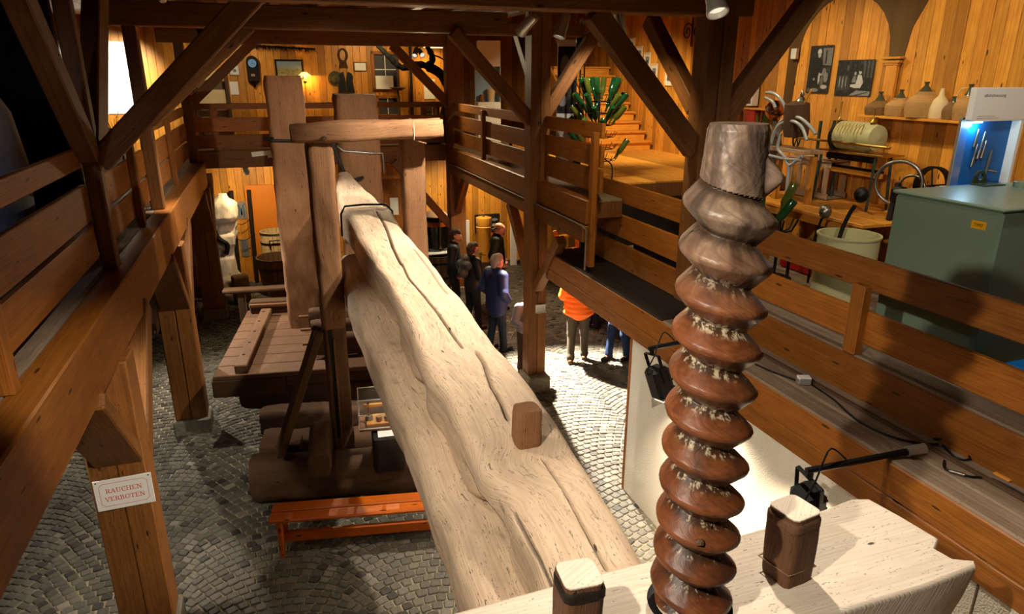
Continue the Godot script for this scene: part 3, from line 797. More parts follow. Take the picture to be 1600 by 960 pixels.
func back_gallery_things() -> void:
	var zw := -16.77
	# white sheet hung on the wall at the far left
	var ws := thing("white_sheet", "large bright white sheet hanging on the back wall at the far left", "sheet", Vector3(-3.32, 3.9, -16.765))
	pbox("cloth", ws, Vector3(0, 0.65, 0), Vector3(1.62, 1.42, 0.012), M["paper"], 0.003)
	var mb := MB.new()
	mb.tube(smooth_path([Vector3(0.48, 1.36, 0.02), Vector3(0.58, 1.1, 0.02), Vector3(0.40, 0.95, 0.02), Vector3(0.48, 1.36, 0.02)]), 0.006, 5)
	mb.tube(smooth_path([Vector3(0.48, 1.30, 0.02), Vector3(0.66, 0.98, 0.02), Vector3(0.48, 0.9, 0.02)]), 0.006, 5)
	mb.tube(smooth_path([Vector3(-0.5, 1.12, 0.02), Vector3(-0.2, 1.0, 0.02), Vector3(0.05, 0.86, 0.02)]), 0.005, 5)
	put(mb.mesh(), M["silver"], "wire_shape", ws)
	tag(pbox("side_sheet", self, Vector3(-1.88, 4.3, -16.762), Vector3(0.12, 0.6, 0.02), M["paper"], 0.003), "narrow white sheet edge beside the left gallery posts", "sheet")
	var tw := thing("twig_bundle", "bundle of dry twigs at the foot of the white sheet", "twigs", Vector3(-2.9, 3.06, -16.0))
	mb = MB.new()
	var r := RandomNumberGenerator.new()
	r.seed = 9
	for k in 26:
		var a := r.randf() * TAU
		mb.tube([Vector3(0, 0, 0), Vector3(cos(a) * 0.1, 0.4, sin(a) * 0.1), Vector3(cos(a) * (0.25 + r.randf() * 0.2), 0.62 + r.randf() * 0.25, sin(a) * 0.25)], [0.014, 0.01, 0.004], 5)
	put(mb.mesh(), M["bark"], "twigs", tw)
	# wall clock
	var cl := thing("wall_clock", "dark carved wall clock with a pale bluish dial on the back wall", "clock", Vector3(-0.18, 4.4, zw))
	pbox("case", cl, Vector3(0, 0.28, 0.07), Vector3(0.25, 0.40, 0.12), M["oak_black"], 0.015)
	mb = MB.new()
	mb.lathe(Transform3D(Basis(Vector3.RIGHT, PI / 2), Vector3(0, 0.49, 0.02)), [Vector2(0, 0), Vector2(0.125, 0.0), Vector2(0.125, 0.11), Vector2(0.10, 0.11), Vector2(0.0, 0.11)], 24)
	put(mb.mesh(), M["oak_black"], "hood", cl)
	mb = MB.new()
	mb.lathe(Transform3D(Basis(Vector3.RIGHT, PI / 2), Vector3(0, 0.46, 0.132)), [Vector2(0.085, 0), Vector2(0.085, 0.008), Vector2(0, 0.01)], 24)
	put(mb.mesh(), mat("dial_blue", Color(0.45, 0.66, 0.90), 0.25), "dial", cl)
	pbox("hand", cl, Vector3(0.0, 0.485, 0.146), Vector3(0.006, 0.06, 0.004), M["black"], 0.001)
	pbox("hand", cl, Vector3(0.018, 0.452, 0.146), Vector3(0.042, 0.006, 0.004), M["black"], 0.001)
	mb = MB.new()
	mb.lathe(Transform3D(Basis.from_scale(Vector3(1, 1, 0.6)), Vector3(0, 0, 0.06)), [Vector2(0, -0.05), Vector2(0.02, -0.04), Vector2(0.03, 0.0), Vector2(0.11, 0.07), Vector2(0.13, 0.10), Vector2(0, 0.1)], 16)
	put(mb.mesh(), M["oak_black"], "pendant", cl)
	pbox("name_plate", cl, Vector3(-0.01, 0.22, 0.133), Vector3(0.08, 0.05, 0.004), M["dusty_light"], 0.001)
	# pictures and papers
	var land := mat("landscape", Color.WHITE, 0.4)
	var im := Image.create(96, 56, false, Image.FORMAT_RGB8)
	var n := FastNoiseLite.new()
	n.seed = 4
	n.frequency = 0.06
	for y in 56:
		for x in 96:
			var f := y / 56.0
			var c := Color(0.55, 0.62, 0.66).lerp(Color(0.66, 0.60, 0.38), smoothstep(0.3, 0.55, f + 0.12 * n.get_noise_2d(x, 0)))
			c = c.lerp(Color(0.34, 0.30, 0.14), clampf(n.get_noise_2d(x, y * 2) * 1.2, 0, 0.6) * smoothstep(0.35, 0.6, f))
			im.set_pixel(x, y, c)
	land.albedo_texture = ImageTexture.create_from_image(im)
	framed("dark framed landscape picture on the back wall right of the clock", Vector3(0.58, 4.74, zw), 0.60, 0.42, 0.0, "oak_black", land, "picture", "", 0.04)
	var sk := print_mat("print_sketch", print_tex(41, [[0.5, 0.5, 0.46, 0.44, 0.85], [0.5, 0.55, 0.2, 0.2, 0.5], [0.6, 0.5, 0.08, 0.1, 0.3]], 64, 64, 0.8))
	framed("small pale picture on the back wall left of the clock", Vector3(-0.56, 4.72, zw), 0.22, 0.22, 0.0, "dusty_light", sk, "picture", "", 0.02)
	framed("certificate in a thin dark frame left of the back wall window", Vector3(2.12, 4.81, zw), 0.29, 0.20, 0.0, "oak_dark", M["paper"], "certificate", "", 0.018)
	tag(print_board("notice_sheet", self, 0.17, 0.27, M["white"], Transform3D(Basis.IDENTITY, Vector3(-0.60, 4.35, zw))), "plain white notice sheet below the small pale picture", "notice")
	# wall lamp with a glowing frosted shade
	var wl := thing("wall_lamp", "old oil-style wall lamp with a glowing scalloped glass shade", "lamp", Vector3(0.88, 4.5, zw))
	mb = MB.new()
	var rings := []
	for q in [[0.035, 0.19], [0.06, 0.18], [0.10, 0.14], [0.15, 0.105]]:
		var ring := PackedVector3Array()
		for k in 32:
			var a := TAU * k / 32
			var s: float = q[0] * (1.0 + 0.06 * sin(a * 8) * (q[0] / 0.15))
			ring.append(Vector3(cos(a) * s, q[1], 0.17 + sin(a) * s))
		rings.append(ring)
	mb.loft(rings, false)
	var shade := mat("shade_glass", Color(1.0, 0.93, 0.80), 0.3)
	shade.emission_enabled = true
	shade.emission = Color(1.0, 0.82, 0.52)
	shade.emission_energy_multiplier = 1.6
	put(mb.mesh(), shade, "shade", wl)
	mb = MB.new()
	mb.ball(Vector3(0, 0.10, 0.17), Vector3(0.022, 0.035, 0.022), 12)
	put(mb.mesh(), M["glow_warm"], "bulb", wl)
	mb = MB.new()
	mb.lathe(Transform3D(Basis.IDENTITY, Vector3(0, 0, 0.17)), [Vector2(0, -0.05), Vector2(0.03, -0.045), Vector2(0.05, 0.0), Vector2(0.03, 0.035), Vector2(0.012, 0.06), Vector2(0, 0.06)], 16)
	put(mb.mesh(), M["brass"], "oil_font", wl)
	mb = MB.new()
	mb.tube([Vector3(0, -0.02, 0.01), Vector3(0, -0.02, 0.15)], 0.008, 6)
	mb.tube(smooth_path([Vector3(0, 0.19, 0.17), Vector3(-0.02, 0.4, 0.16), Vector3(-0.03, 0.55, 0.05)]), 0.005, 6)
	put(mb.mesh(), M["brass"], "arm", wl)
	var l := OmniLight3D.new()
	l.name = "wall_lamp_light"
	add_child(l, true)
	l.position = Vector3(0.88, 4.6, zw + 0.17)
	l.light_energy = 0.5
	l.light_color = Color(1.0, 0.78, 0.48)
	l.light_size = 0.02
	l.omni_range = 30.0
	l.omni_attenuation = 2.0
	l.shadow_enabled = true
	# fur garland, wreath, hat, waistcoat
	var g := thing("fir_garland", "dark dried fir garland hanging below the far tie beam", "garland", Vector3(0.5, 5.25, -16.6))
	mb = MB.new()
	for k in 220:
		var x := r.randf_range(-0.65, 0.65)
		var o := Vector3(x, -0.06 - 0.05 * x + r.randf_range(-0.03, 0.03), r.randf_range(-0.03, 0.03))
		mb.tube([o, o + Vector3(r.randf_range(-0.06, 0.06), r.randf_range(-0.10, 0.02), r.randf_range(-0.04, 0.05))], [0.006, 0.002], 4, false)
	stuff(put(mb.mesh(), M["bark"], "needles", g))
	mb = MB.new()
	mb.tube([Vector3(-0.65, -0.03, 0), Vector3(0, -0.06, 0), Vector3(0.65, -0.09, 0)], 0.018, 6)
	put(mb.mesh(), M["bark"], "stem", g)
	var wr := thing("straw_wreath", "oval dark straw wreath with tails hanging on the back wall", "wreath", Vector3(1.75, 5.05, zw + 0.03))
	mb = MB.new()
	var pts := []
	for k in 29: pts.append(Vector3(cos(TAU * k / 28) * 0.09, sin(TAU * k / 28) * 0.13, 0))
	mb.tube(pts, 0.022, 8, false)
	put(mb.mesh(), M["oak_dark"], "ring", wr)
	for q in 5:
		mb = MB.new()
		mb.tube(smooth_path([Vector3(-0.05 + q * 0.025, -0.11, 0), Vector3(-0.07 + q * 0.035, -0.22, 0.015), Vector3(-0.09 + q * 0.045, -0.27, 0)]), 0.009, 6)
		put(mb.mesh(), M["oak_dark"], "tail", wr)
	var ht := thing("felt_hat", "round greenish felt hat hanging on the back wall", "hat", Vector3(1.55, 4.55, zw))
	mb = MB.new()
	mb.lathe(Transform3D(Basis(Vector3.RIGHT, PI / 2), Vector3(0, 0, 0.01)), [Vector2(0.16, 0), Vector2(0.16, 0.012), Vector2(0.09, 0.02), Vector2(0.085, 0.09), Vector2(0.06, 0.11), Vector2(0, 0.115)], 26)
	put(mb.mesh(), mat("felt", Color(0.30, 0.27, 0.17), 0.9), "felt", ht)
	mb = MB.new()
	mb.lathe(Transform3D(Basis(Vector3.RIGHT, PI / 2), Vector3(0, 0, 0.01)), [Vector2(0.092, 0.022), Vector2(0.09, 0.042), Vector2(0.086, 0.044)], 26)
	put(mb.mesh(), M["black"], "band", ht)
	var ve := thing("waistcoat", "black sleeveless waistcoat hanging beside the felt hat", "waistcoat", Vector3(1.78, 4.24, zw))
	for s in [-1.0, 1.0]:
		var po := PackedVector2Array([Vector2(0.008, 0.02), Vector2(0.18, 0.0), Vector2(0.15, 0.24), Vector2(0.16, 0.36), Vector2(0.13, 0.42), Vector2(0.06, 0.46), Vector2(0.045, 0.44), Vector2(0.012, 0.25)])
		var cp := CSGPolygon3D.new()
		cp.polygon = po
		cp.depth = 0.04
		cp.material = M["black"]
		cp.name = "front_panel" if s < 0 else "front_panel_001"
		cp.scale = Vector3(s, 1, 1)
		cp.position = Vector3(0, 0, 0.05)
		ve.add_child(cp, true)
	for k in 4: pbox("button", ve, Vector3(0.0, 0.06 + k * 0.05, 0.054), Vector3(0.014, 0.014, 0.008), M["iron_bright"], 0.003)
	# window and lower window
	for d in [[Vector3(2.68, 4.72, zw), 0.62, 0.84, "window_1"], [Vector3(2.70, 3.94, zw), 0.56, 0.48, "window_2"]]:
		var w := Node3D.new()
		w.name = d[3]
		add_child(w, true)
		w.position = d[0]
		structure(w)
		pbox("backing", w, Vector3(0, 0, 0.004), Vector3(d[1], d[2], 0.008), M["black"], 0.0)
		for s in [-1, 1]:
			pbox("window_frame", w, Vector3(s * (d[1] * 0.5 - 0.03), 0, 0.03), Vector3(0.07, d[2], 0.06), M["larch3" if s < 0 else "oak_dark"], 0.006)
			pbox("window_frame", w, Vector3(0, s * (d[2] * 0.5 - 0.03), 0.03), Vector3(d[1], 0.07, 0.06), M["larch3"], 0.006)
			pbox("pane", w, Vector3(s * d[1] * 0.21, d[2] * 0.2, 0.018), Vector3(d[1] * 0.4, d[2] * 0.4, 0.004), M["clear"], 0.0)
			pbox("pane", w, Vector3(s * d[1] * 0.21, -d[2] * 0.2, 0.018), Vector3(d[1] * 0.4, d[2] * 0.4, 0.004), M["clear"], 0.0)
		pbox("glazing_bar", w, Vector3(0, 0, 0.025), Vector3(0.02, d[2] - 0.1, 0.02), M["white"], 0.003)
		pbox("glazing_bar", w, Vector3(0, 0.03, 0.025), Vector3(d[1] - 0.1, 0.02, 0.02), M["white"], 0.003)
	tag(print_board("poster_sheet", self, 0.40, 0.29, M["paper"], Transform3D(Basis(Vector3.RIGHT, -0.08), Vector3(2.64, 4.47, zw + 0.085))), "cream sheet propped against the lower half of the window", "sheet")
	var sg := thing("small_stand", "small wooden stand with a flat bowl top in front of the window", "stand", Vector3(2.88, 3.2, -16.35))
	stick("stem", sg, Vector3(0, 0, 0), Vector3(0, 1.1, 0), 0.05, 0.05, M["oak_dark"], Vector3.BACK)
	mb = MB.new()
	mb.lathe(Transform3D(Basis.IDENTITY, Vector3(0, 1.1, 0)), [Vector2(0, 0), Vector2(0.08, 0.0), Vector2(0.19, 0.06), Vector2(0.18, 0.07), Vector2(0, 0.05)], 22)
	put(mb.mesh(), M["oak_grey"], "bowl", sg)
	tag(stick("dark_batten", self, Vector3(3.27, 3.2, zw + 0.03), Vector3(3.27, 5.4, zw + 0.03), 0.06, 0.05, M["oak_black"], Vector3.BACK), "thin dark vertical batten on the back wall right of the window", "batten")
	tag(print_board("wall_chart", self, 0.26, 0.45, M["paper"], Transform3D(Basis.IDENTITY, Vector3(3.70, 4.32, zw))), "cream wall chart half hidden by the brace right of the window", "chart")
	var wb := thing("white_box", "small white cupboard standing behind the right end of the back railing", "cupboard", Vector3(3.52, 3.2, -16.4))
	pbox("body", wb, Vector3(0, 0.42, 0), Vector3(0.24, 0.84, 0.3), M["paper"], 0.006)
	pbox("shelf_gap", wb, Vector3(0, 0.62, 0.15), Vector3(0.2, 0.02, 0.01), M["black"], 0.001)
	var bx := thing("work_bench", "brown low bench top behind the right end of the back railing", "bench", Vector3(3.85, 3.2, -15.9))
	pbox("top", bx, Vector3(0, 0.78, 0), Vector3(0.55, 0.05, 0.5), M["oak_grey"], 0.006)
	for x in [-0.2, 0.2]: pbox("leg", bx, Vector3(x, 0.38, 0), Vector3(0.06, 0.76, 0.4), M["oak_dark"], 0.005)
	# vine trunk
	var vt := thing("vine_trunk", "twisted black grapevine trunk with crooked branches behind the back railing", "vine", Vector3(3.7, 3.2, -15.4))
	var P0 := Vector3(3.7, 3.2, -15.4)
	var mbx := MB.new()
	mbx.tube(smooth_path([Vector3(3.62, 3.2, -15.4) - P0, Vector3(3.70, 3.75, -15.4) - P0, Vector3(3.84, 4.2, -15.45) - P0, Vector3(3.78, 4.50, -15.5) - P0, Vector3(3.62, 4.70, -15.5) - P0, Vector3(3.40, 4.80, -15.5) - P0]), 0.10, 10)
	put(mbx.mesh(), M["bark"], "trunk", vt)
	for b in [[[Vector3(3.42, 4.80, -15.5), Vector3(3.2, 4.85, -15.5), Vector3(3.0, 4.79, -15.5), Vector3(2.8, 4.80, -15.5), Vector3(2.6, 4.97, -15.5), Vector3(2.35, 5.22, -15.5)], [0.075, 0.05]], [[Vector3(3.42, 4.82, -15.5), Vector3(3.50, 4.93, -15.48), Vector3(3.48, 5.08, -15.5), Vector3(3.40, 5.22, -15.5)], [0.08, 0.05]], [[Vector3(3.2, 4.83, -15.5), Vector3(3.18, 4.70, -15.46), Vector3(3.16, 4.66, -15.4)], [0.04, 0.02]], [[Vector3(3.5, 5.05, -15.5), Vector3(3.66, 5.0, -15.5), Vector3(3.86, 4.88, -15.5)], [0.02, 0.012]]]:
		var q := []
		for p in b[0]: q.append(p - P0)
		var sp := smooth_path(q)
		var rr := []
		for k in sp.size(): rr.append(lerpf(b[1][0], b[1][1], float(k) / (sp.size() - 1)) * (1.0 + 0.12 * sin(k * 1.7)))
		mbx = MB.new()
		mbx.tube(sp, rr, 9)
		put(mbx.mesh(), M["bark"], "branch", vt)
	var pot := thing("iron_kettle", "black iron kettle on the edge of the back gallery floor", "kettle", Vector3(3.30, 3.2, -14.75))
	mb = MB.new()
	mb.lathe(Transform3D.IDENTITY, [Vector2(0, 0), Vector2(0.12, 0.0), Vector2(0.17, 0.06), Vector2(0.16, 0.15), Vector2(0.1, 0.2), Vector2(0, 0.21)], 20)
	put(mb.mesh(), M["iron"], "body", pot)
	# wooden cupboard frames at the far left
	var lc := thing("pigeonhole_rack", "tall wooden rack with pale panels at the left end of the back gallery", "rack", Vector3(-1.05, 3.2, -16.55))
	for x in [-0.3, 0.32]: pbox("upright", lc, Vector3(x, 0.8, 0), Vector3(0.06, 1.6, 0.3), M["oak_dark"], 0.005)
	pbox("panel", lc, Vector3(0, 0.75, -0.1), Vector3(0.56, 1.5, 0.02), M["wicker_pale"], 0.003)
	for y in [0.3, 0.8, 1.3]: pbox("shelf", lc, Vector3(0, y, 0), Vector3(0.58, 0.03, 0.28), M["larch1"], 0.003)
	tag(print_board("white_sign", self, 0.5, 0.09, M["paper"], Transform3D(Basis(Vector3.BACK, 0.08), Vector3(-0.1, 3.18, -14.46))), "long narrow white label strip on the back gallery edge beam", "label")
	tag(pbox("white_tray", self, Vector3(0.06, 3.12, -14.44), Vector3(0.24, 0.05, 0.06), M["white"], 0.004), "small white strip beside the left rear press post", "strip")
	var fl := thing("fluorescent_lamp", "glowing fluorescent tube lamp high above the vine trunk", "lamp", Vector3(3.75, 5.24, -16.3))
	pbox("tube", fl, Vector3.ZERO, Vector3(0.5, 0.05, 0.08), M["glow_warm"], 0.01)
	for x in [-0.2, 0.2]: pbox("rod", fl, Vector3(x, 0.25, 0), Vector3(0.012, 0.48, 0.012), M["iron"], 0.002)
	var al := AreaLight3D.new()
	al.name = "fluorescent_light"
	add_child(al, true)
	al.position = Vector3(3.75, 5.205, -16.3)
	al.rotation.x = -PI / 2
	al.area_size = Vector2(0.5, 0.08)
	al.light_energy = 1.2
	al.light_color = Color(1.0, 0.85, 0.6)
	al.shadow_enabled = true

func vat(label: String, at: Vector3, R0: float, R1: float, h: float, m: String, staves: int, hoops: Array, group := "") -> Node3D:
	var t := thing("wooden_vat", label, "vat", at, 0.0, group)
	var k := 0
	for s in staves:
		var a0 := TAU * s / staves
		var a1 := TAU * (s + 0.96) / staves
		var mb := MB.new()
		var rings := []
		for y in [0.0, h * 0.5, h]:
			var R: float = lerpf(R0, R1, y / h) + 0.0
			var ring := PackedVector3Array()
			for q in [[R, a0], [R + 0.002, (a0 + a1) * 0.5], [R, a1], [R - 0.03, a1], [R - 0.03, a0]]:
				ring.append(Vector3(cos(q[1]) * q[0], y, sin(q[1]) * q[0]))
			rings.append(ring)
		mb.loft(rings)
		put(mb.mesh(), M[m], "stave", t)
		k += 1
	for y in hoops:
		var R: float = lerpf(R0, R1, y / h)
		var mb := MB.new()
		mb.lathe(Transform3D(Basis.IDENTITY, Vector3(0, y, 0)), [Vector2(R + 0.001, -0.022), Vector2(R + 0.012, -0.02), Vector2(R + 0.012, 0.02), Vector2(R + 0.001, 0.022)], 40)
		put(mb.mesh(), M["iron"], "hoop", t)
	var mb := MB.new()
	mb.lathe(Transform3D.IDENTITY, [Vector2(0, 0.06), Vector2(R0 - 0.02, 0.06)], 32)
	put(mb.mesh(), M["oak_black"], "bottom", t)
	return t

func lower_back_things() -> void:
	var zw := -16.77
	# orange door-like panels on the lower wall
	structure(pbox("door_1", self, Vector3(-0.28, 1.13, zw + 0.02), Vector3(0.72, 2.24, 0.05), mat("door_orange", Color(0.88, 0.52, 0.16), 0.5), 0.006))
	structure(pbox("door_2", self, Vector3(2.2, 1.13, zw + 0.02), Vector3(1.5, 2.24, 0.05), M["larch3"], 0.006))
	for d in [[-0.97, "left dark upright bar against the lower back wall"], [-0.60, "right dark upright bar against the lower back wall"]]:
		tag(stick("upright_bar", self, Vector3(d[0], 0.012, -16.55), Vector3(d[0] + 0.05, 2.17, -16.62), 0.09, 0.07, M["oak_black"], Vector3.BACK), d[1], "bar", "dark upright bars")
	# sheet with a drawn figure between the bars
	var sy := thing("symbol_sheet", "grey sheet with a blue drawn vessel between the dark bars", "sheet", Vector3(-0.76, 1.69, zw + 0.01))
	print_board("sheet", sy, 0.26, 0.40, M["silver"], Transform3D.IDENTITY, 0.004)
	var mb := MB.new()
	for s in [-1.0, 1.0]: mb.tube(smooth_path([Vector3(s * 0.10, 0.15, 0.006), Vector3(s * 0.04, 0.10, 0.006), Vector3(s * 0.06, -0.05, 0.006), Vector3(s * 0.04, -0.16, 0.006)]), 0.008, 6)
	mb.ball(Vector3(0, -0.03, 0.006), Vector3(0.022, 0.09, 0.006), 10)
	put(mb.mesh(), M["blue_paint"], "drawing", sy)
	sy = thing("symbol_sheet", "small pale sheet below the drawn vessel near the floor", "sheet", Vector3(-0.78, 0.82, zw + 0.01))
	print_board("sheet", sy, 0.18, 0.42, M["silver"], Transform3D.IDENTITY, 0.004)
	mb = MB.new()
	for x in [-0.04, 0.0, 0.04]: mb.tube([Vector3(x, 0.15, 0.006), Vector3(x, -0.1, 0.006)], 0.007, 6)
	put(mb.mesh(), M["blue_paint"], "drawing", sy)
	var ch := thing("chain", "thin black chain looped between the dark bars", "chain", Vector3(-0.78, 1.0, -16.5))
	mb = MB.new()
	for y in [0.1, 0.48]:
		mb.tube(smooth_path([Vector3(-0.2, y + 0.05, 0), Vector3(0, y - 0.06, 0.02), Vector3(0.2, y + 0.06, 0)]), 0.008, 6)
	put(mb.mesh(), M["iron"], "links", ch)
	# carved stone-pale trough piece standing upright
	var ct := thing("carved_trunk", "tall pale hollowed and carved trunk standing by the left post", "carving", Vector3(-1.10, 0, -15.55))
	var fn := FastNoiseLite.new()
	fn.seed = 55
	fn.frequency = 1.6
	var rings := []
	for k in 46:
		var y := 0.02 + k * 0.05
		var w := 0.19 + 0.03 * sin(y * 5.0) + (0.06 if y > 1.75 and y < 2.15 else 0.0) + (0.05 if y < 0.5 else 0.0)
		w *= 1.0 - 0.6 * smoothstep(2.05, 2.28, y)
		var ring := PackedVector3Array()
		for q in 24:
			var a := TAU * q / 24
			var d := w * (1.0 + 0.35 * fn.get_noise_3d(cos(a), y * 1.2, sin(a)))
			if sin(a) > 0.3 and (absf(y - 1.55) < 0.12 or absf(y - 1.05) < 0.10): d *= 0.45
			ring.append(Vector3(cos(a) * d * 1.25 - 0.06 * sin(y * 2.0), y, sin(a) * d))
		rings.append(ring)
	mb = MB.new()
	mb.loft(rings)
	put(mb.mesh(), M["oak_pale"], "body", ct)
	mb = MB.new()
	mb.tube(smooth_path([Vector3(-0.2, 1.7, 0.25), Vector3(-0.1, 1.4, 0.32), Vector3(0.05, 1.25, 0.3), Vector3(0.0, 1.05, 0.3)]), 0.05, 8)
	put(mb.mesh(), M["iron"], "fitting", ct)
	tag(timber_log("wooden_block", self, Vector3(-0.88, 0.32, -15.1), 0.30, 0.28, 0.62, 0.05, 0.3, 140, "oak_grey", 0.015), "dark rounded wooden block in front of the carved trunk", "block")
	# vat and box press behind it
	vat("open wooden vat with iron hoops left of the tall rear post", Vector3(-0.10, 0.014, -15.55), 0.33, 0.44, 0.84, "oak_grey", 22, [0.18, 0.62])
	var bp := thing("basket_press", "pale round wooden press tub with iron rim standing behind the vat", "press tub", Vector3(-0.1, 0, -16.38))
	for k in 20:
		var a := TAU * k / 20
		put(box_mesh(Vector3(0.085, 0.62, 0.025), 0.004), M["wicker_pale"], "stave", bp, Transform3D(Basis(Vector3.UP, PI / 2 - a), Vector3(cos(a) * 0.30, 0.95, sin(a) * 0.30)))
	for y in [0.72, 1.0, 1.22]:
		mb = MB.new()
		mb.lathe(Transform3D(Basis.IDENTITY, Vector3(0, y, 0)), [Vector2(0.312, -0.02), Vector2(0.325, -0.02), Vector2(0.325, 0.02), Vector2(0.312, 0.02)], 32)
		put(mb.mesh(), M["iron_bright" if y > 1.2 else "iron"], "hoop", bp)
	for k in 3: pbox("leg", bp, Vector3(cos(k * 2.1) * 0.25, 0.33, sin(k * 2.1) * 0.25), Vector3(0.07, 0.66, 0.07), M["oak_dark"], 0.006)
	mb = MB.new()
	mb.tube([Vector3(-0.12, 0.9, 0.36), Vector3(-0.12, 1.1, 0.37), Vector3(0.12, 1.1, 0.37), Vector3(0.12, 0.98, 0.37)], 0.014, 6)
	put(mb.mesh(), M["iron"], "handle", bp)
	tag_ball_sign()
	# glass cylinder exhibit
	var gc := thing("glass_barrel", "large dark glass cylinder with wooden collar and brass measuring rod", "exhibit", Vector3(3.50, 0, -15.6))
	mb = MB.new()
	mb.lathe(Transform3D.IDENTITY, [Vector2(0, 0.75), Vector2(0.33, 0.75), Vector2(0.33, 1.32), Vector2(0.0, 1.32)], 36)
	var dg := mat("dark_glass", Color(0.05, 0.06, 0.06), 0.08)
	dg.metallic_specular = 0.9
	put(mb.mesh(), dg, "glass", gc)
	mb = MB.new()
	mb.lathe(Transform3D.IDENTITY, [Vector2(0.30, 1.32), Vector2(0.335, 1.32), Vector2(0.335, 1.43), Vector2(0.30, 1.43)], 36)
	put(mb.mesh(), M["bench_orange"], "collar", gc)
	for y in [1.46, 1.52]:
		mb = MB.new()
		mb.lathe(Transform3D(Basis.IDENTITY, Vector3(0, y, 0)), [Vector2(0.31, -0.02), Vector2(0.34, -0.018), Vector2(0.34, 0.018), Vector2(0.31, 0.02)], 36)
		put(mb.mesh(), M["iron"], "ring", gc)
	mb = MB.new()
	mb.lathe(Transform3D(Basis.IDENTITY, Vector3(0, 1.52, 0)), [Vector2(0.31, 0), Vector2(0.2, 0.10), Vector2(0, 0.13)], 30)
	put(mb.mesh(), M["dusty_light"], "lid", gc)
	mb = MB.new()
	mb.tube([Vector3(0, 0.95, 0.35), Vector3(0, 1.62, 0.35)], 0.014, 8)
	mb.lathe(Transform3D(Basis.IDENTITY, Vector3(0, 0.82, 0.35)), [Vector2(0.03, 0), Vector2(0.035, 0.03), Vector2(0.012, 0.08), Vector2(0.012, 0.14)], 12)
	put(mb.mesh(), M["brass"], "measuring_rod", gc)
	put(log_mesh(0.9, 0.85, 0.05, 0.02, 151, 0.002), M["white"], "white_tray", gc, Transform3D(Basis.IDENTITY, Vector3(0.0, 0.72, 0.05)))
	vat("dark wooden tub under the white tray of the glass cylinder", Vector3(3.42, 0.014, -15.45), 0.44, 0.46, 0.66, "oak_dark", 20, [0.15, 0.5])
	# pale wooden pump column with board behind
	var pc := thing("pump_column", "pale varnished wooden column with a turned collar, lit brightly", "column", Vector3(4.73, 0, -15.85))
	mb = MB.new()
	mb.lathe(Transform3D.IDENTITY, [Vector2(0, 0.3), Vector2(0.185, 0.3), Vector2(0.185, 1.12), Vector2(0.195, 1.14), Vector2(0.175, 1.16), Vector2(0.19, 1.2), Vector2(0.19, 1.36), Vector2(0.15, 1.38), Vector2(0, 1.38)], 30)
	put(mb.mesh(), M["pine5"], "shaft", pc)
	mb = MB.new()
	mb.lathe(Transform3D.IDENTITY, [Vector2(0, 1.38), Vector2(0.03, 1.38), Vector2(0.03, 1.43), Vector2(0, 1.44)], 12)
	put(mb.mesh(), M["iron_bright"], "knob", pc)
	mb = MB.new()
	mb.lathe(Transform3D.IDENTITY, [Vector2(0, 0.0), Vector2(0.26, 0.0), Vector2(0.26, 0.3), Vector2(0, 0.3)], 24)
	put(mb.mesh(), M["oak_dark"], "pedestal", pc)
	var bb := print_mat("print_dark_board", print_tex(61, [[0.8, 0.3, 0.14, 0.08, 0.55], [0.8, 0.6, 0.14, 0.1, 0.7], [0.8, 0.8, 0.15, 0.05, 0.6], [0.2, 0.4, 0.1, 0.2, 0.3]], 80, 64))
	tag(print_board("photo_board", self, 0.66, 0.48, bb, Transform3D(Basis.IDENTITY, Vector3(5.09, 1.02, zw + 0.01)), 0.02), "dark photo board on the lower back wall behind the pale column", "board")
	tag(pbox("white_post_panel", self, Vector3(4.42, 0.62, -16.3), Vector3(0.13, 1.22, 0.08), M["white"], 0.004), "narrow white panel standing left of the pale column", "panel")
	tag(pbox("white_post_panel", self, Vector3(5.62, 0.69, -16.2), Vector3(0.16, 1.37, 0.08), M["white"], 0.004), "narrow white panel partly hidden by the middle post", "panel")
	tag(pbox("white_wall_card", self, Vector3(2.72, 1.60, zw + 0.06), Vector3(0.20, 0.42, 0.01), M["white"], 0.002), "white card on the lower back wall behind the guide frame post", "card")
	var bp2 := thing("brass_pump", "slim golden hand pump standing among the visitors", "pump", Vector3(4.27, 0.014, -14.6))
	mb = MB.new()
	mb.lathe(Transform3D.IDENTITY, [Vector2(0, 0), Vector2(0.10, 0), Vector2(0.10, 0.03), Vector2(0.03, 0.06), Vector2(0.028, 0.75), Vector2(0.04, 0.77), Vector2(0.04, 0.82), Vector2(0, 0.84)], 14)
	put(mb.mesh(), M["brass"], "tube", bp2)
	mb = MB.new()
	mb.tube([Vector3(-0.12, 0.8, 0), Vector3(0.12, 0.74, 0)], 0.018, 8)
	put(mb.mesh(), M["brass"], "handle", bp2)
	vat("small pale bucket on the floor beside the golden pump", Vector3(3.98, 0.014, -14.75), 0.15, 0.19, 0.36, "wicker_pale", 14, [0.08, 0.28])
	# bits beyond the left posts
	vat("pale round tub behind the second left post", Vector3(-1.95, 0.014, -13.6), 0.3, 0.36, 0.5, "oak_grey", 16, [0.1, 0.38])
	var bk := thing("garden_cart", "dark old wheelbarrow cart in shadow left of the second post", "cart", Vector3(-2.5, 0.014, -12.2))
	wheel(bk, Vector3(0, 0.32, 0), 0.3, 0.022, 8, M["iron"], Basis(Vector3.UP, 0.5) * Basis(Vector3.BACK, PI / 2))
	pbox("tray", bk, Vector3(0.1, 0.55, -0.4), Vector3(0.6, 0.2, 0.8), M["oak_dark"], 0.01)
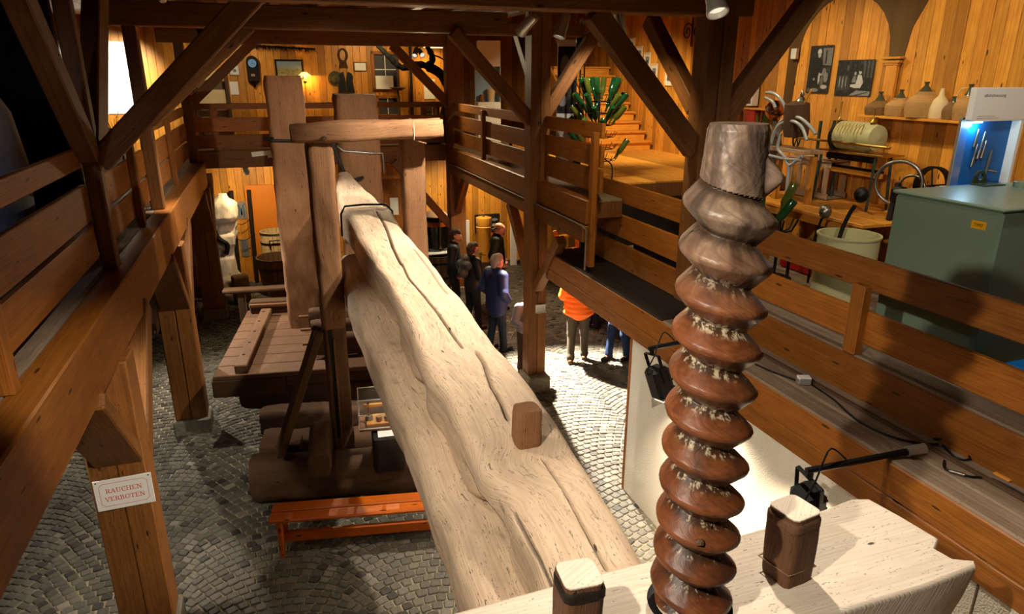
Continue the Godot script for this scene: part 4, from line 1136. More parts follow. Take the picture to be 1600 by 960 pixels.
	for x in [-0.15, 0.35]:
		stick("handle", bk, Vector3(x, 0.5, 0.1), Vector3(x, 0.55, -1.2), 0.05, 0.05, M["oak_dark"])
		stick("leg", bk, Vector3(x, 0.0, -0.75), Vector3(x, 0.5, -0.7), 0.05, 0.05, M["oak_dark"], Vector3.BACK)
	# yellow plank step under the right gallery
	var ys := thing("yellow_steps", "yellow wooden folding steps under the upper right gallery", "steps", Vector3(5.4, 0.014, -12.1), 0.3)
	for s in [-0.25, 0.25]: stick("side", ys, Vector3(s, 0, 0.35), Vector3(s, 1.75, -0.2), 0.04, 0.12, M["bench_orange"], Vector3.BACK)
	for k in 6: pbox("tread", ys, Vector3(0, 0.27 * (k + 1), 0.35 - 0.085 * (k + 1)), Vector3(0.47, 0.03, 0.14), M["pine5"], 0.004)

func tag_ball_sign() -> void:
	var t := thing("white_lantern", "small white rounded wall light beside the tall rear post", "lantern", Vector3(0.12, 1.72, -16.70))
	var mb := MB.new()
	mb.lathe(Transform3D(Basis(Vector3.BACK, 0.5), Vector3(0, 0, 0.03)), [Vector2(0, -0.10), Vector2(0.03, -0.08), Vector2(0.05, 0.0), Vector2(0.035, 0.09), Vector2(0, 0.1)], 16)
	put(mb.mesh(), M["white"], "shade", t)
	pbox("holder", t, Vector3(0, 0, -0.03), Vector3(0.04, 0.06, 0.05), M["silver"], 0.004)

# ---------------------------------------------------------------- people
# tapered capsules joined with a smooth minimum and meshed as surface nets
func nets(mb: MB, caps: Array, cell: float, k: float) -> void:
	var lo := Vector3(99, 99, 99)
	var hi := -lo
	for c in caps:
		var r: float = maxf(c[2], c[3]) + k + cell * 2.0
		lo = lo.min((c[0] as Vector3).min(c[1]) - Vector3.ONE * r)
		hi = hi.max((c[0] as Vector3).max(c[1]) + Vector3.ONE * r)
	var nx := int((hi.x - lo.x) / cell) + 2
	var ny := int((hi.y - lo.y) / cell) + 2
	var nz := int((hi.z - lo.z) / cell) + 2
	var D := PackedFloat32Array(); D.resize(nx * ny * nz); D.fill(1.0)
	var G := PackedByteArray(); G.resize(nx * ny * nz)
	var B := PackedFloat32Array(); B.resize(nx * ny * nz); B.fill(9.0)
	for ci in caps.size():
		var c: Array = caps[ci]
		var a: Vector3 = c[0]
		var ba: Vector3 = c[1] - a
		var ra: float = c[2]
		var rb: float = c[3]
		var l2 := maxf(ba.length_squared(), 1e-9)
		var r := maxf(ra, rb) + k + cell * 2.0
		var flat: Vector3 = c[5] if c.size() > 5 else Vector3.ONE
		var p0 := ((a.min(c[1]) - Vector3.ONE * r - lo) / cell).floor()
		var p1 := ((a.max(c[1]) + Vector3.ONE * r - lo) / cell).ceil()
		for iz in range(maxi(0, int(p0.z)), mini(nz, int(p1.z) + 1)):
			for iy in range(maxi(0, int(p0.y)), mini(ny, int(p1.y) + 1)):
				var i := (iz * ny + iy) * nx
				for ix in range(maxi(0, int(p0.x)), mini(nx, int(p1.x) + 1)):
					var pa := lo + Vector3(ix, iy, iz) * cell - a
					var h := clampf(pa.dot(ba) / l2, 0.0, 1.0)
					var d := ((pa - ba * h) / flat).length() - lerpf(ra, rb, h)
					var j := i + ix
					var e := D[j]
					if d < B[j]:
						B[j] = d; G[j] = ci
					var hh := maxf(k - absf(d - e), 0.0) / k
					D[j] = minf(d, e) - hh * hh * k * 0.25
	var at := PackedInt32Array(); at.resize(nx * ny * nz); at.fill(-1)
	for iz in nz - 1:
		for iy in ny - 1:
			for ix in nx - 1:
				var j := (iz * ny + iy) * nx + ix
				var s := D[j] < 0.0
				var mixed := false
				for q in [1, nx, nx + 1, nx * ny, nx * ny + 1, nx * ny + nx, nx * ny + nx + 1]:
					if (D[j + q] < 0.0) != s:
						mixed = true; break
				if not mixed: continue
				var sum := Vector3.ZERO
				var cnt := 0
				for e in [[0, 0, 0, 1, 0, 0], [0, 1, 0, 1, 1, 0], [0, 0, 1, 1, 0, 1], [0, 1, 1, 1, 1, 1], [0, 0, 0, 0, 1, 0], [1, 0, 0, 1, 1, 0], [0, 0, 1, 0, 1, 1], [1, 0, 1, 1, 1, 1], [0, 0, 0, 0, 0, 1], [1, 0, 0, 1, 0, 1], [0, 1, 0, 0, 1, 1], [1, 1, 0, 1, 1, 1]]:
					var da := D[j + (e[2] * ny + e[1]) * nx + e[0]]
					var db := D[j + (e[5] * ny + e[4]) * nx + e[3]]
					if (da < 0.0) != (db < 0.0):
						var f := da / (da - db)
						sum += Vector3(lerpf(e[0], e[3], f), lerpf(e[1], e[4], f), lerpf(e[2], e[5], f)); cnt += 1
				var g := Vector3(D[j + 1] - D[j] + D[j + nx + 1] - D[j + nx], D[j + nx] - D[j] + D[j + nx + 1] - D[j + 1], D[j + nx * ny] - D[j] + D[j + nx * ny + nx + 1] - D[j + nx + 1])
				mb.col = caps[G[j]][4]
				at[j] = mb.vert(lo + (Vector3(ix, iy, iz) + sum / cnt) * cell, g.normalized(), Vector2.ZERO)
	for iz in range(1, nz - 1):
		for iy in range(1, ny - 1):
			for ix in range(1, nx - 1):
				var j := (iz * ny + iy) * nx + ix
				var s := D[j] < 0.0
				for ax in 3:
					var o: int = [1, nx, nx * ny][ax]
					if (D[j + o] < 0.0) == s: continue
					var u: int = [nx, nx * ny, 1][ax]
					var v: int = [nx * ny, 1, nx][ax]
					var a := at[j]
					var b := at[j - u]
					var c := at[j - u - v]
					var d := at[j - v]
					if a < 0 or b < 0 or c < 0 or d < 0: continue
					mb.tri_i(a, b, c); mb.tri_i(a, c, d)

func net_mesh(caps: Array, cell: float, k: float) -> ArrayMesh:
	var mb := MB.new()
	mb.has_col = true
	nets(mb, caps, cell, k)
	return mb.mesh()

# o: jacket, trousers, hair, shoe colours; arms = [[elbow, wrist] for left, right] relative to the shoulder; lean forward; long = jacket length
func person(label: String, at: Vector3, yaw: float, height: float, o: Dictionary) -> Node3D:
	var t := thing("person", label, "person", at, yaw, "")
	var s := height / 1.75
	t.scale = Vector3.ONE
	var lean: float = o.get("lean", 0.0)
	var skin: Color = lin(0.72, 0.50, 0.40)
	var stride: float = o.get("stride", 0.06)
	var hipy := 0.92
	var hip := [Vector3(-0.095, hipy, 0), Vector3(0.095, hipy, 0)]
	var knee := [Vector3(-0.11, 0.50, stride * 0.7), Vector3(0.11, 0.50, 0.01)]
	var ank := [Vector3(-0.125, 0.085, stride), Vector3(0.12, 0.085, -stride)]
	var up := func(p: Vector3) -> Vector3:
		var q := p - Vector3(0, hipy, 0)
		return Vector3(0, hipy, 0) + Basis(Vector3.RIGHT, lean) * q
	var sho := [up.call(Vector3(-0.185, 1.43, -0.01)), up.call(Vector3(0.185, 1.43, -0.01))]
	var arms: Array = o.get("arms", [[Vector3(-0.05, -0.28, -0.03), Vector3(-0.03, -0.50, 0.07)], [Vector3(0.05, -0.28, -0.03), Vector3(0.03, -0.50, 0.07)]])
	var elb := [sho[0] + arms[0][0], sho[1] + arms[1][0]]
	var wri := [sho[0] + arms[0][1], sho[1] + arms[1][1]]
	var neck: Vector3 = up.call(Vector3(0, 1.49, -0.01))
	var turn := Basis(Vector3.UP, o.get("look", 0.0)) * Basis(Vector3.RIGHT, lean + o.get("nod", 0.1))
	var hs := 1.13
	var head := Transform3D(turn * Basis.from_scale(Vector3.ONE * hs), neck + turn * Vector3(0, 0.145, 0.015))
	# continuous body
	var mb := MB.new()
	mb.has_col = true
	var bc := [
		[up.call(Vector3(0, 0.95, 0)), up.call(Vector3(0, 1.15, 0)), 0.125, 0.115, skin, Vector3(1.1, 1, 0.8)],
		[up.call(Vector3(0, 1.15, 0)), up.call(Vector3(0, 1.36, 0)), 0.115, 0.13, skin, Vector3(1.15, 1, 0.75)],
		[up.call(Vector3(0, 1.36, -0.01)), neck + turn * Vector3(0, 0.06, 0.0), 0.075, 0.055, skin],
		[sho[0], sho[1], 0.06, 0.06, skin]]
	for q in 2:
		bc.append([sho[q], elb[q], 0.052, 0.042, skin])
		bc.append([elb[q], wri[q], 0.04, 0.027, skin])
		bc.append([hip[q], knee[q], 0.085, 0.055, skin])
		bc.append([knee[q], ank[q], 0.055, 0.036, skin])
		bc.append([ank[q], ank[q] + Vector3(0, -0.05, 0.12), 0.035, 0.03, skin])
	nets(mb, bc, 0.02 * s, 0.04)
	var hc := []
	for d in [[0, 0.03, -0.02, 0, 0.02, 0.01, 0.088, 0.086], [0, -0.02, 0.02, 0, -0.085, 0.055, 0.072, 0.036], [0, 0.02, 0.085, 0, -0.022, 0.112, 0.010, 0.015], [-0.03, 0.03, 0.082, 0.03, 0.03, 0.082, 0.014, 0.014], [0, -0.052, 0.092, 0, -0.056, 0.092, 0.012, 0.012], [-0.02, -0.055, 0.082, 0.02, -0.055, 0.082, 0.012, 0.012], [0, -0.06, -0.02, 0, -0.15, -0.025, 0.054, 0.056], [-0.088, 0.0, -0.005, -0.092, 0.025, -0.012, 0.012, 0.018], [0.088, 0.0, -0.005, 0.092, 0.025, -0.012, 0.012, 0.018], [-0.045, -0.02, 0.055, 0.045, -0.02, 0.055, 0.03, 0.03]]:
		hc.append([head * Vector3(d[0], d[1], d[2]), head * Vector3(d[3], d[4], d[5]), d[6] * hs, d[7] * hs, skin if d[6] != 0.012 or d[4] > -0.04 else lin(0.60, 0.33, 0.28)])
	nets(mb, hc, 0.0075, 0.016)
	for q in 2:
		var dir: Vector3 = (wri[q] - elb[q]).normalized()
		var sd := -1.0 if q == 0 else 1.0
		var side := Vector3(-sd, 0, 0.35)
		side = (side - dir * side.dot(dir)).normalized()     # palm normal, facing the thigh
		var fw := dir.cross(side).normalized() * sd
		if fw.z < 0: fw = -fw                                 # towards the thumb
		var pc := []
		var w: Vector3 = wri[q]
		for f in 4:
			var b := w + dir * 0.085 + fw * (0.028 - 0.019 * f)
			pc.append([w + dir * 0.01 + fw * (0.015 - 0.01 * f), b, 0.015, 0.012, skin])
			var fl: float = [0.036, 0.042, 0.039, 0.030][f]
			var m := b + (dir + side * 0.45).normalized() * fl
			pc.append([b, m, 0.010, 0.009, skin])
			var e := m + (dir * 0.6 + side).normalized() * fl * 0.85
			pc.append([m, e, 0.009, 0.0075, skin])
		var tb := w + dir * 0.03 + fw * 0.026
		pc.append([w + dir * 0.012 + fw * 0.012, tb + fw * 0.016, 0.016, 0.012, skin])
		pc.append([tb + fw * 0.016, tb + fw * 0.024 + dir * 0.04 + side * 0.014, 0.011, 0.009, skin])
		nets(mb, pc, 0.0048, 0.006)
	put(mb.mesh(), M["skin"], "body", t)
	# clothes
	var jc: Color = o.jacket
	var low: float = o.get("long", 0.86)
	var bulk: float = o.get("bulk", 0.0) + 0.022
	var dark := Color(jc.r * 0.8, jc.g * 0.8, jc.b * 0.8)
	var jk := [
		[up.call(Vector3(0, low + 0.08, 0)), up.call(Vector3(0, 1.15, 0)), 0.165 + bulk, 0.15 + bulk, jc, Vector3(1.12, 1, 0.8)],
		[up.call(Vector3(0, 1.15, 0)), up.call(Vector3(0, 1.37, -0.01)), 0.15 + bulk, 0.15 + bulk, jc, Vector3(1.2, 1, 0.75)],
		[sho[0] + Vector3(0.02, 0, 0), sho[1] - Vector3(0.02, 0, 0), 0.078 + bulk * 0.5, 0.078 + bulk * 0.5, jc],
		[up.call(Vector3(0, 1.42, -0.02)), up.call(Vector3(0, 1.50, -0.015)), 0.085, 0.078, jc]]
	for q in 2:
		jk.append([sho[q], elb[q], 0.074 + bulk * 0.6, 0.060 + bulk * 0.6, jc])
		jk.append([elb[q], lerp(elb[q], wri[q], 0.97), 0.060 + bulk * 0.6, 0.047 + bulk * 0.5, dark if o.get("cuff", false) else jc])
	if o.get("quilted", false):
		for k in 7:
			jk.append([up.call(Vector3(-0.06, low + 0.02 + k * 0.082, 0)), up.call(Vector3(0.06, low + 0.02 + k * 0.082, 0)), 0.155 + bulk, 0.155 + bulk, jc, Vector3(1.0, 0.34, 0.82)])
	put(net_mesh(jk, 0.0145, 0.03 if not o.get("quilted", false) else 0.014), M["cloth_sheen"], "jacket", t)
	var tc: Color = o.trousers
	var tr := [[Vector3(-0.05, 0.93, 0), Vector3(0.05, 0.93, 0), 0.135, 0.135, tc, Vector3(1, 1, 0.85)]]
	for q in 2:
		tr.append([hip[q] + Vector3(0, -0.02, 0), knee[q], 0.104, 0.074, tc])
		tr.append([knee[q], ank[q] + Vector3(0, 0.02, 0), 0.072, 0.062, tc])
		tr.append([ank[q] + Vector3(0, 0.02, 0), ank[q] + Vector3(0, -0.015, 0.01), 0.064, 0.060, Color(tc.r * 0.8, tc.g * 0.8, tc.b * 0.8)])
	put(net_mesh(tr, 0.015, 0.03), M["cloth"], "trousers", t)
	for q in 2:
		var a: Vector3 = ank[q]
		var sc: Color = o.shoe
		var f := Vector3(0.02 * (-1 if q == 0 else 1), 0, 1).normalized()
		put(net_mesh([[Vector3(a.x, 0.047, a.z - 0.05), Vector3(a.x, 0.047, a.z + 0.02), 0.046, 0.046, sc], [Vector3(a.x, 0.04, a.z), Vector3(a.x, 0.034, a.z + 0.02) + f * 0.15, 0.045, 0.036, sc], [Vector3(a.x, 0.05, a.z - 0.02), Vector3(a.x, 0.10, a.z - 0.015), 0.045, 0.043, sc]], 0.011, 0.02), M["cloth"], "shoe", t)
	var hcol: Color = o.hair
	var hr := []
	var bald: bool = o.get("bald", false)
	if bald:
		for d in [[-0.07, 0.02, -0.05, -0.055, -0.03, -0.05, 0.03], [0.07, 0.02, -0.05, 0.055, -0.03, -0.05, 0.03], [-0.05, -0.01, -0.085, 0.05, -0.01, -0.085, 0.028]]:
			hr.append([head * Vector3(d[0], d[1], d[2]), head * Vector3(d[3], d[4], d[5]), d[6] * hs, d[6] * hs, hcol])
	else:
		for d in [[0, 0.055, -0.025, 0, 0.075, 0.015, 0.088, 0.072], [0, 0.02, -0.045, 0, -0.04, -0.05, 0.085, 0.062], [-0.062, 0.03, -0.02, -0.06, -0.01, -0.03, 0.038, 0.03], [0.062, 0.03, -0.02, 0.06, -0.01, -0.03, 0.038, 0.03]]:
			hr.append([head * Vector3(d[0], d[1], d[2]), head * Vector3(d[3], d[4], d[5]), d[6] * hs, d[7] * hs, hcol])
		if o.get("hairlong", false):
			hr.append([head * Vector3(0, 0.0, -0.06), head * Vector3(0, -0.14, -0.07), 0.085, 0.068, hcol])
	put(net_mesh(hr, 0.009, 0.015), M["cloth"], "hair", t)
	for x in [-0.03, 0.03]:
		var eb := MB.new()
		eb.ball(head * Vector3(x, 0.012, 0.079), Vector3.ONE * 0.010, 10)
		put(eb.mesh(), M["black"], "eye", t)
	if o.get("glasses", false):
		var gb := MB.new()
		for x in [-0.033, 0.033]:
			var pts := []
			for k in 13: pts.append(head * Vector3(x + 0.026 * cos(TAU * k / 12), 0.012 + 0.018 * sin(TAU * k / 12), 0.104))
			gb.tube(pts, 0.0028, 6)
			gb.tube([head * Vector3(x * 1.75, 0.015, 0.10), head * Vector3(x * 2.75, 0.02, 0.0)], 0.0025, 6)
		gb.tube([head * Vector3(-0.008, 0.014, 0.107), head * Vector3(0.008, 0.014, 0.107)], 0.0028, 6)
		put(gb.mesh(), M["iron_bright"], "glasses", t)
	for c in t.get_children():
		c.transform = Transform3D(Basis.from_scale(Vector3.ONE * s), Vector3.ZERO) * c.transform
	return t

func people() -> void:
	vmat("skin", 0.5)
	vmat("cloth", 0.85)
	var cs := vmat("cloth_sheen", 0.6)
	cs.rim_enabled = false
	var gy := 0.014
	var down := [[Vector3(-0.05, -0.28, -0.03), Vector3(-0.03, -0.50, 0.07)], [Vector3(0.05, -0.28, -0.03), Vector3(0.03, -0.50, 0.07)]]
	var pocket := [[Vector3(-0.10, -0.27, -0.07), Vector3(-0.03, -0.45, 0.10)], [Vector3(0.10, -0.27, -0.07), Vector3(0.03, -0.45, 0.10)]]
	var front := [[Vector3(-0.07, -0.27, 0.02), Vector3(0.06, -0.32, 0.24)], [Vector3(0.07, -0.27, 0.02), Vector3(-0.06, -0.32, 0.24)]]
	person("man with short dark hair and glasses in a black jacket, farthest left of the visitors", Vector3(3.22, gy, -12.85), 1.25, 1.74, {jacket = lin(0.06, 0.06, 0.065), trousers = lin(0.07, 0.07, 0.08), hair = lin(0.16, 0.11, 0.08), shoe = lin(0.05, 0.05, 0.05), arms = down, glasses = true, nod = 0.2})
	var b2 := person("man with cropped brown hair, black jacket and grey hood, seen from behind", Vector3(3.33, gy, -11.95), 1.9, 1.66, {jacket = lin(0.05, 0.05, 0.055), trousers = lin(0.06, 0.06, 0.07), hair = lin(0.24, 0.15, 0.11), shoe = lin(0.05, 0.05, 0.05), arms = front, nod = 0.15})
	put(net_mesh([[Vector3(-0.12, 1.30, -0.17), Vector3(0.12, 1.30, -0.17), 0.08, 0.08, lin(0.22, 0.21, 0.20)], [Vector3(0, 1.38, -0.13), Vector3(0, 1.15, -0.20), 0.09, 0.10, lin(0.22, 0.21, 0.20)]], 0.016, 0.03), M["cloth"], "hood", b2)
	person("older balding man in a dark green jacket, standing beside the pale pump column", Vector3(4.18, gy, -13.05), 1.2, 1.78, {jacket = lin(0.10, 0.13, 0.10), trousers = lin(0.08, 0.08, 0.09), hair = lin(0.40, 0.34, 0.30), shoe = lin(0.06, 0.05, 0.05), arms = pocket, bald = true, bulk = 0.02, nod = 0.3, long = 0.80})
	person("grey-haired visitor in a blue jacket and dark jeans, nearest to the beam", Vector3(3.42, gy, -10.75), 1.95, 1.72, {jacket = lin(0.07, 0.11, 0.24), trousers = lin(0.08, 0.10, 0.15), hair = lin(0.42, 0.38, 0.34), shoe = lin(0.06, 0.06, 0.07), arms = pocket, bulk = 0.02, long = 0.76, nod = 0.15})
	person("stooping visitor in a pale lilac jacket and brown trousers, half hidden by the post", Vector3(3.62, gy, -9.78), -0.2, 1.42, {jacket = lin(0.36, 0.325, 0.35), trousers = lin(0.20, 0.12, 0.09), hair = lin(0.10, 0.08, 0.07), shoe = lin(0.08, 0.06, 0.05), arms = front, lean = 0.35, nod = 0.3})
	person("person in a bright orange quilted jacket and grey trousers, seen from behind", Vector3(4.58, gy, -9.88), PI - 0.35, 1.75, {jacket = lin(0.95, 0.42, 0.04), trousers = lin(0.27, 0.25, 0.20), hair = lin(0.2, 0.14, 0.1), shoe = lin(0.34, 0.24, 0.16), arms = front, quilted = true, bulk = 0.02, stride = 0.09})
	person("person in blue jeans and dark shoes, mostly hidden by the gallery edge beam", Vector3(5.27, gy, -9.72), -1.1, 1.72, {jacket = lin(0.12, 0.12, 0.14), trousers = lin(0.13, 0.19, 0.32), hair = lin(0.2, 0.15, 0.1), shoe = lin(0.12, 0.12, 0.12), arms = pocket, stride = 0.1})
	person("person in dark blue clothes behind the orange jacket, only a foot in view", Vector3(5.62, gy, -11.35), -2.3, 1.74, {jacket = lin(0.06, 0.08, 0.16), trousers = lin(0.09, 0.11, 0.18), hair = lin(0.15, 0.1, 0.08), shoe = lin(0.05, 0.06, 0.10), arms = down})

func rrect(w: float, h: float, r: float, n: int) -> PackedVector2Array:
	# rounded rectangle, n points round the edge, starting at the middle of the left side
	r = minf(r, minf(w, h) * 0.49)
	var per := 2.0 * (w - 2 * r) + 2.0 * (h - 2 * r) + TAU * r
	var out := PackedVector2Array()
	var segs := [[h * 0.5 - r, 0], [r * PI / 2, 1], [w - 2 * r, 2], [r * PI / 2, 3], [h - 2 * r, 4], [r * PI / 2, 5], [w - 2 * r, 6], [r * PI / 2, 7], [h * 0.5 - r, 8]]
	for k in n:
		var s := per * k / n
		var q := 0
		while s > segs[q][0] and q < 8:
			s -= segs[q][0]; q += 1
		var x := w * 0.5
		var y := h * 0.5
		var a: float = s / r if r > 0 else 0.0
		match segs[q][1]:
			0: out.append(Vector2(-x, s))
			1: out.append(Vector2(-x + r - r * cos(a), y - r + r * sin(a)))
			2: out.append(Vector2(-x + r + s, y))
			3: out.append(Vector2(x - r + r * sin(a), y - r + r * cos(a)))
			4: out.append(Vector2(x, y - r - s))
			5: out.append(Vector2(x - r + r * cos(a), -y + r - r * sin(a)))
			6: out.append(Vector2(x - r - s, -y))
			7: out.append(Vector2(-x + r - r * sin(a), -y + r - r * cos(a)))
			8: out.append(Vector2(-x, -y + r + s))
	return out

func tab(t: Array, z: float, c: int) -> float:
	for k in t.size() - 1:
		if z <= t[k + 1][0] or k == t.size() - 2:
			var a: Array = t[k]
			var b: Array = t[k + 1]
			var f := clampf((z - a[0]) / (b[0] - a[0]), 0.0, 1.0)
			f = f * f * (3.0 - 2.0 * f)
			return lerpf(a[c], b[c], f)
	return 0.0

func seg_d(p: Vector2, pl: Array) -> float:
	var d := 9.0
	for k in pl.size() - 1:
		d = minf(d, p.distance_to(Geometry2D.get_closest_point_to_segment(p, pl[k], pl[k + 1])))
	return d

func hewn(z0: float, z1: float, dz: float, npt: int, sect: Callable, cracks: Array, sd: int, amp: float, knots := []) -> ArrayMesh:
	var mb := MB.new()
	mb.has_col = true
	var fn := FastNoiseLite.new()
	fn.seed = sd
	fn.frequency = 1.0
	fn.fractal_octaves = 3
	var rings := []
	var cols := []
	var nz := int((z1 - z0) / dz)
	for k in nz + 1:
		var z := lerpf(z0, z1, float(k) / nz)
		var s: Array = sect.call(z)      # [xc, yc, w, h, r]
		var prof := rrect(s[2], s[3], s[4], npt)
		var ring := PackedVector3Array()
		for q in prof.size():
			var p2: Vector2 = prof[q]
			var nrm := Vector2(p2.x / s[2], p2.y / s[3]).normalized()
			var w1 := fn.get_noise_3d(p2.x * 2.2, p2.y * 2.2, z * 0.9)
			var w2 := fn.get_noise_3d(p2.x * 9.0 + 40, p2.y * 9.0, z * 2.6)
			var d := amp * (w1 * 1.5 + w2 * 0.35)
			var tone := 1.0 + 0.15 * w1 + 0.11 * w2
			var p := Vector3(s[0] + p2.x, s[1] + p2.y, z)
			if p2.y > s[3] * 0.25:
				for c: Array in cracks:
					var f := seg_d(Vector2(p.x, p.z), c[0])
					var deep: float = c[1]
					var cw: float = c[2]
					if f < cw * 3.0:
						var e := exp(-f * f / (cw * cw))
						d -= deep * e
						tone *= 1.0 - 0.8 * e
				# checks and adze marks
				var fine := fn.get_noise_3d(p2.x * 55.0, 7.0, z * 3.5)
				if fine > 0.40:
					tone *= 1.0 - 1.5 * (fine - 0.40)
					d -= 0.02 * (fine - 0.40)
			if p2.x < -s[2] * 0.22 and p2.y < s[3] * 0.12:
				for kz in knots: d -= 0.10 * exp(-pow((z - kz) / 0.16, 2.0))
			p += Vector3(nrm.x, nrm.y, 0) * d
			ring.append(p)
			cols.append(Color(clampf(tone, 0.1, 1.3), clampf(tone * (1.0 - 0.02 * w1), 0.1, 1.3), clampf(tone * (1.0 - 0.05 * w2), 0.08, 1.3)))
		rings.append(ring)
	mb.loft(rings)
	var w := npt + 1
	for r in rings.size():
		for q in w:
			mb.C[r * w + q] = cols[r * npt + (q % npt)]
	return mb.mesh()

func log_mesh(length: float, w: float, h: float, r: float, sd: int, amp := 0.012, taper := 0.0) -> ArrayMesh:
	# along local x, centred
	var mb := MB.new()
	var fn := FastNoiseLite.new()
	fn.seed = sd
	fn.frequency = 1.0
	var rings := []
	var n := maxi(6, int(length / 0.07))
	for k in n + 1:
		var x := -length * 0.5 + length * k / n
		var e := minf(float(k), float(n - k))
		var s := 0.93 if e == 0 else 1.0
		var g := s * (1.0 - taper * k / n)
		var ring := PackedVector3Array()
		for p2 in rrect(h * g, w * g, r, 28):
			var d := amp * fn.get_noise_3d(x * 1.7, p2.x * 5.0, p2.y * 5.0) * 2.0
			var nn := p2.normalized()
			ring.append(Vector3(x if e > 0 else x * (1.0 + d / length), p2.x + nn.x * d, p2.y + nn.y * d))
		rings.append(ring)
	mb.loft(rings)
	return mb.mesh()

func timber_log(called: String, parent: Node, c: Vector3, length: float, w: float, h: float, r: float, yaw: float, sd: int, m: String, amp := 0.012, taper := 0.0) -> MeshInstance3D:
	return put(log_mesh(length, w, h, r, sd, amp, taper), M[m], called, parent, Transform3D(Basis(Vector3.UP, yaw), c))

func press() -> void:
	var T := [[-10.5, 0.866, 1.10, 0.64], [-9.6, 0.80, 1.18, 0.64], [-9.0, 0.765, 1.259, 0.64], [-8.5, 0.746, 1.325, 0.64], [-8.1, 0.765, 1.325, 0.645], [-7.6, 0.777, 1.335, 0.626], [-7.1, 0.805, 1.371, 0.60], [-6.6, 0.841, 1.40, 0.592], [-6.1, 0.895, 1.42, 0.617], [-5.6, 0.896, 1.475, 0.643], [-5.2, 0.90, 1.48, 0.666], [-4.8, 0.881, 1.502, 0.676], [-4.4, 0.885, 1.538, 0.699], [-4.0, 0.93, 1.558, 0.713], [-3.6, 0.934, 1.563, 0.713], [-3.3, 0.938, 1.55, 0.739], [-3.0, 0.99, 1.553, 0.738], [-2.7, 1.0, 1.554, 0.742], [-2.36, 0.975, 1.544, 0.742]]
	var top := func(z: float) -> float: return 3.31 - (z + 10.4) * 0.11375 - (0.05 if z < -8.48 else 0.0)
	var upper := func(z: float) -> Array:
		var l := tab(T, z, 1)
		var r := tab(T, z, 2)
		var h := 0.40 + 0.03 * sin(z * 1.9)
		return [(l + r) * 0.5, top.call(z) - h * 0.5, r - l, h, 0.085 + 0.02 * sin(z * 2.3) + 0.05 * clampf((z + 4.0) / 1.6, 0.0, 1.0)]
	var lower := func(z: float) -> Array:
		var l := tab(T, z, 3)
		var r := tab(T, z, 2) - 0.10
		var h := 0.44
		var e := clampf((z + 8.25) / 0.35, 0.25, 1.0)
		var w := (r - l)
		return [(l + r) * 0.5, top.call(z) - 0.35 + 0.02 * sin(z * 2.6) - 0.02 * sin(z * 5.1) - h * 0.5, w, h * sqrt(e), 0.13]
	var pb := thing("press_beam", "long pale oak press beam of two stacked hewn logs running down the hall", "press beam")
	var cr := [
		[[Vector2(1.13, -8.2), Vector2(1.14, -7.77), Vector2(1.12, -7.37), Vector2(1.10, -7.02)], 0.05, 0.010],
		[[Vector2(1.10, -7.08), Vector2(1.09, -6.73), Vector2(1.09, -6.46)], 0.045, 0.009],
		[[Vector2(1.10, -6.5), Vector2(1.09, -6.13), Vector2(1.13, -5.80), Vector2(1.18, -5.3), Vector2(1.22, -4.7)], 0.03, 0.007],
		[[Vector2(1.31, -4.60), Vector2(1.31, -4.40), Vector2(1.27, -4.09), Vector2(1.27, -3.89), Vector2(1.25, -3.70)], 0.05, 0.010],
		[[Vector2(1.32, -3.25), Vector2(1.33, -2.95), Vector2(1.32, -2.75), Vector2(1.30, -2.40)], 0.03, 0.006],
		[[Vector2(1.30, -6.9), Vector2(1.33, -6.3), Vector2(1.36, -5.7)], 0.02, 0.006],
		[[Vector2(1.02, -2.9), Vector2(1.03, -2.6), Vector2(1.02, -2.4)], 0.02, 0.006]]
	put(hewn(-10.45, -2.37, 0.028, 230, upper, cr, 4, 0.0115, [-5.85, -4.72, -3.15, -3.3]), M["oak"], "upper_log", pb)
	put(hewn(-8.25, -2.40, 0.04, 72, lower, [], 9, 0.017), M["oak"], "lower_log", pb)
	put(log_mesh(0.25, 0.15, 0.15, 0.02, 3, 0.006), M["oak_post"], "peg", pb, Transform3D(Basis(Vector3.BACK, PI / 2 - 0.03) , Vector3(1.285, 2.62, -3.45)))
	var mb := MB.new()
	# iron strap where the tail of the beam is stepped
	mb.tube([Vector3(0.725, 2.75, -8.46), Vector3(0.73, 3.02, -8.46), Vector3(0.78, 3.112, -8.47), Vector3(1.0, 3.125, -8.45), Vector3(1.27, 3.115, -8.44), Vector3(1.345, 3.03, -8.44), Vector3(1.35, 2.75, -8.44)], 0.013, 8)
	put(mb.mesh(), M["iron"], "strap", pb)

	# the nut beam that the screw passes through
	var nb := thing("nut_beam", "massive pale wooden nut beam lying across the foreground under the screw", "nut beam", Vector3(0, 2.42, 0))
	var outline := [Vector2(-0.1, -2.32), Vector2(0.3, -2.33), Vector2(0.7, -2.345), Vector2(1.1, -2.36), Vector2(1.5, -2.365), Vector2(1.9, -2.385), Vector2(2.3, -2.405), Vector2(2.6, -2.43), Vector2(2.82, -2.46), Vector2(2.91, -2.43), Vector2(2.945, -2.25), Vector2(2.97, -2.04), Vector2(2.885, -1.985), Vector2(2.90, -1.915), Vector2(2.985, -1.87), Vector2(2.95, -1.825), Vector2(2.6, -1.80), Vector2(2.1, -1.80), Vector2(1.5, -1.78), Vector2(0.9, -1.78), Vector2(0.3, -1.78), Vector2(-0.1, -1.79)]
	var rings := []
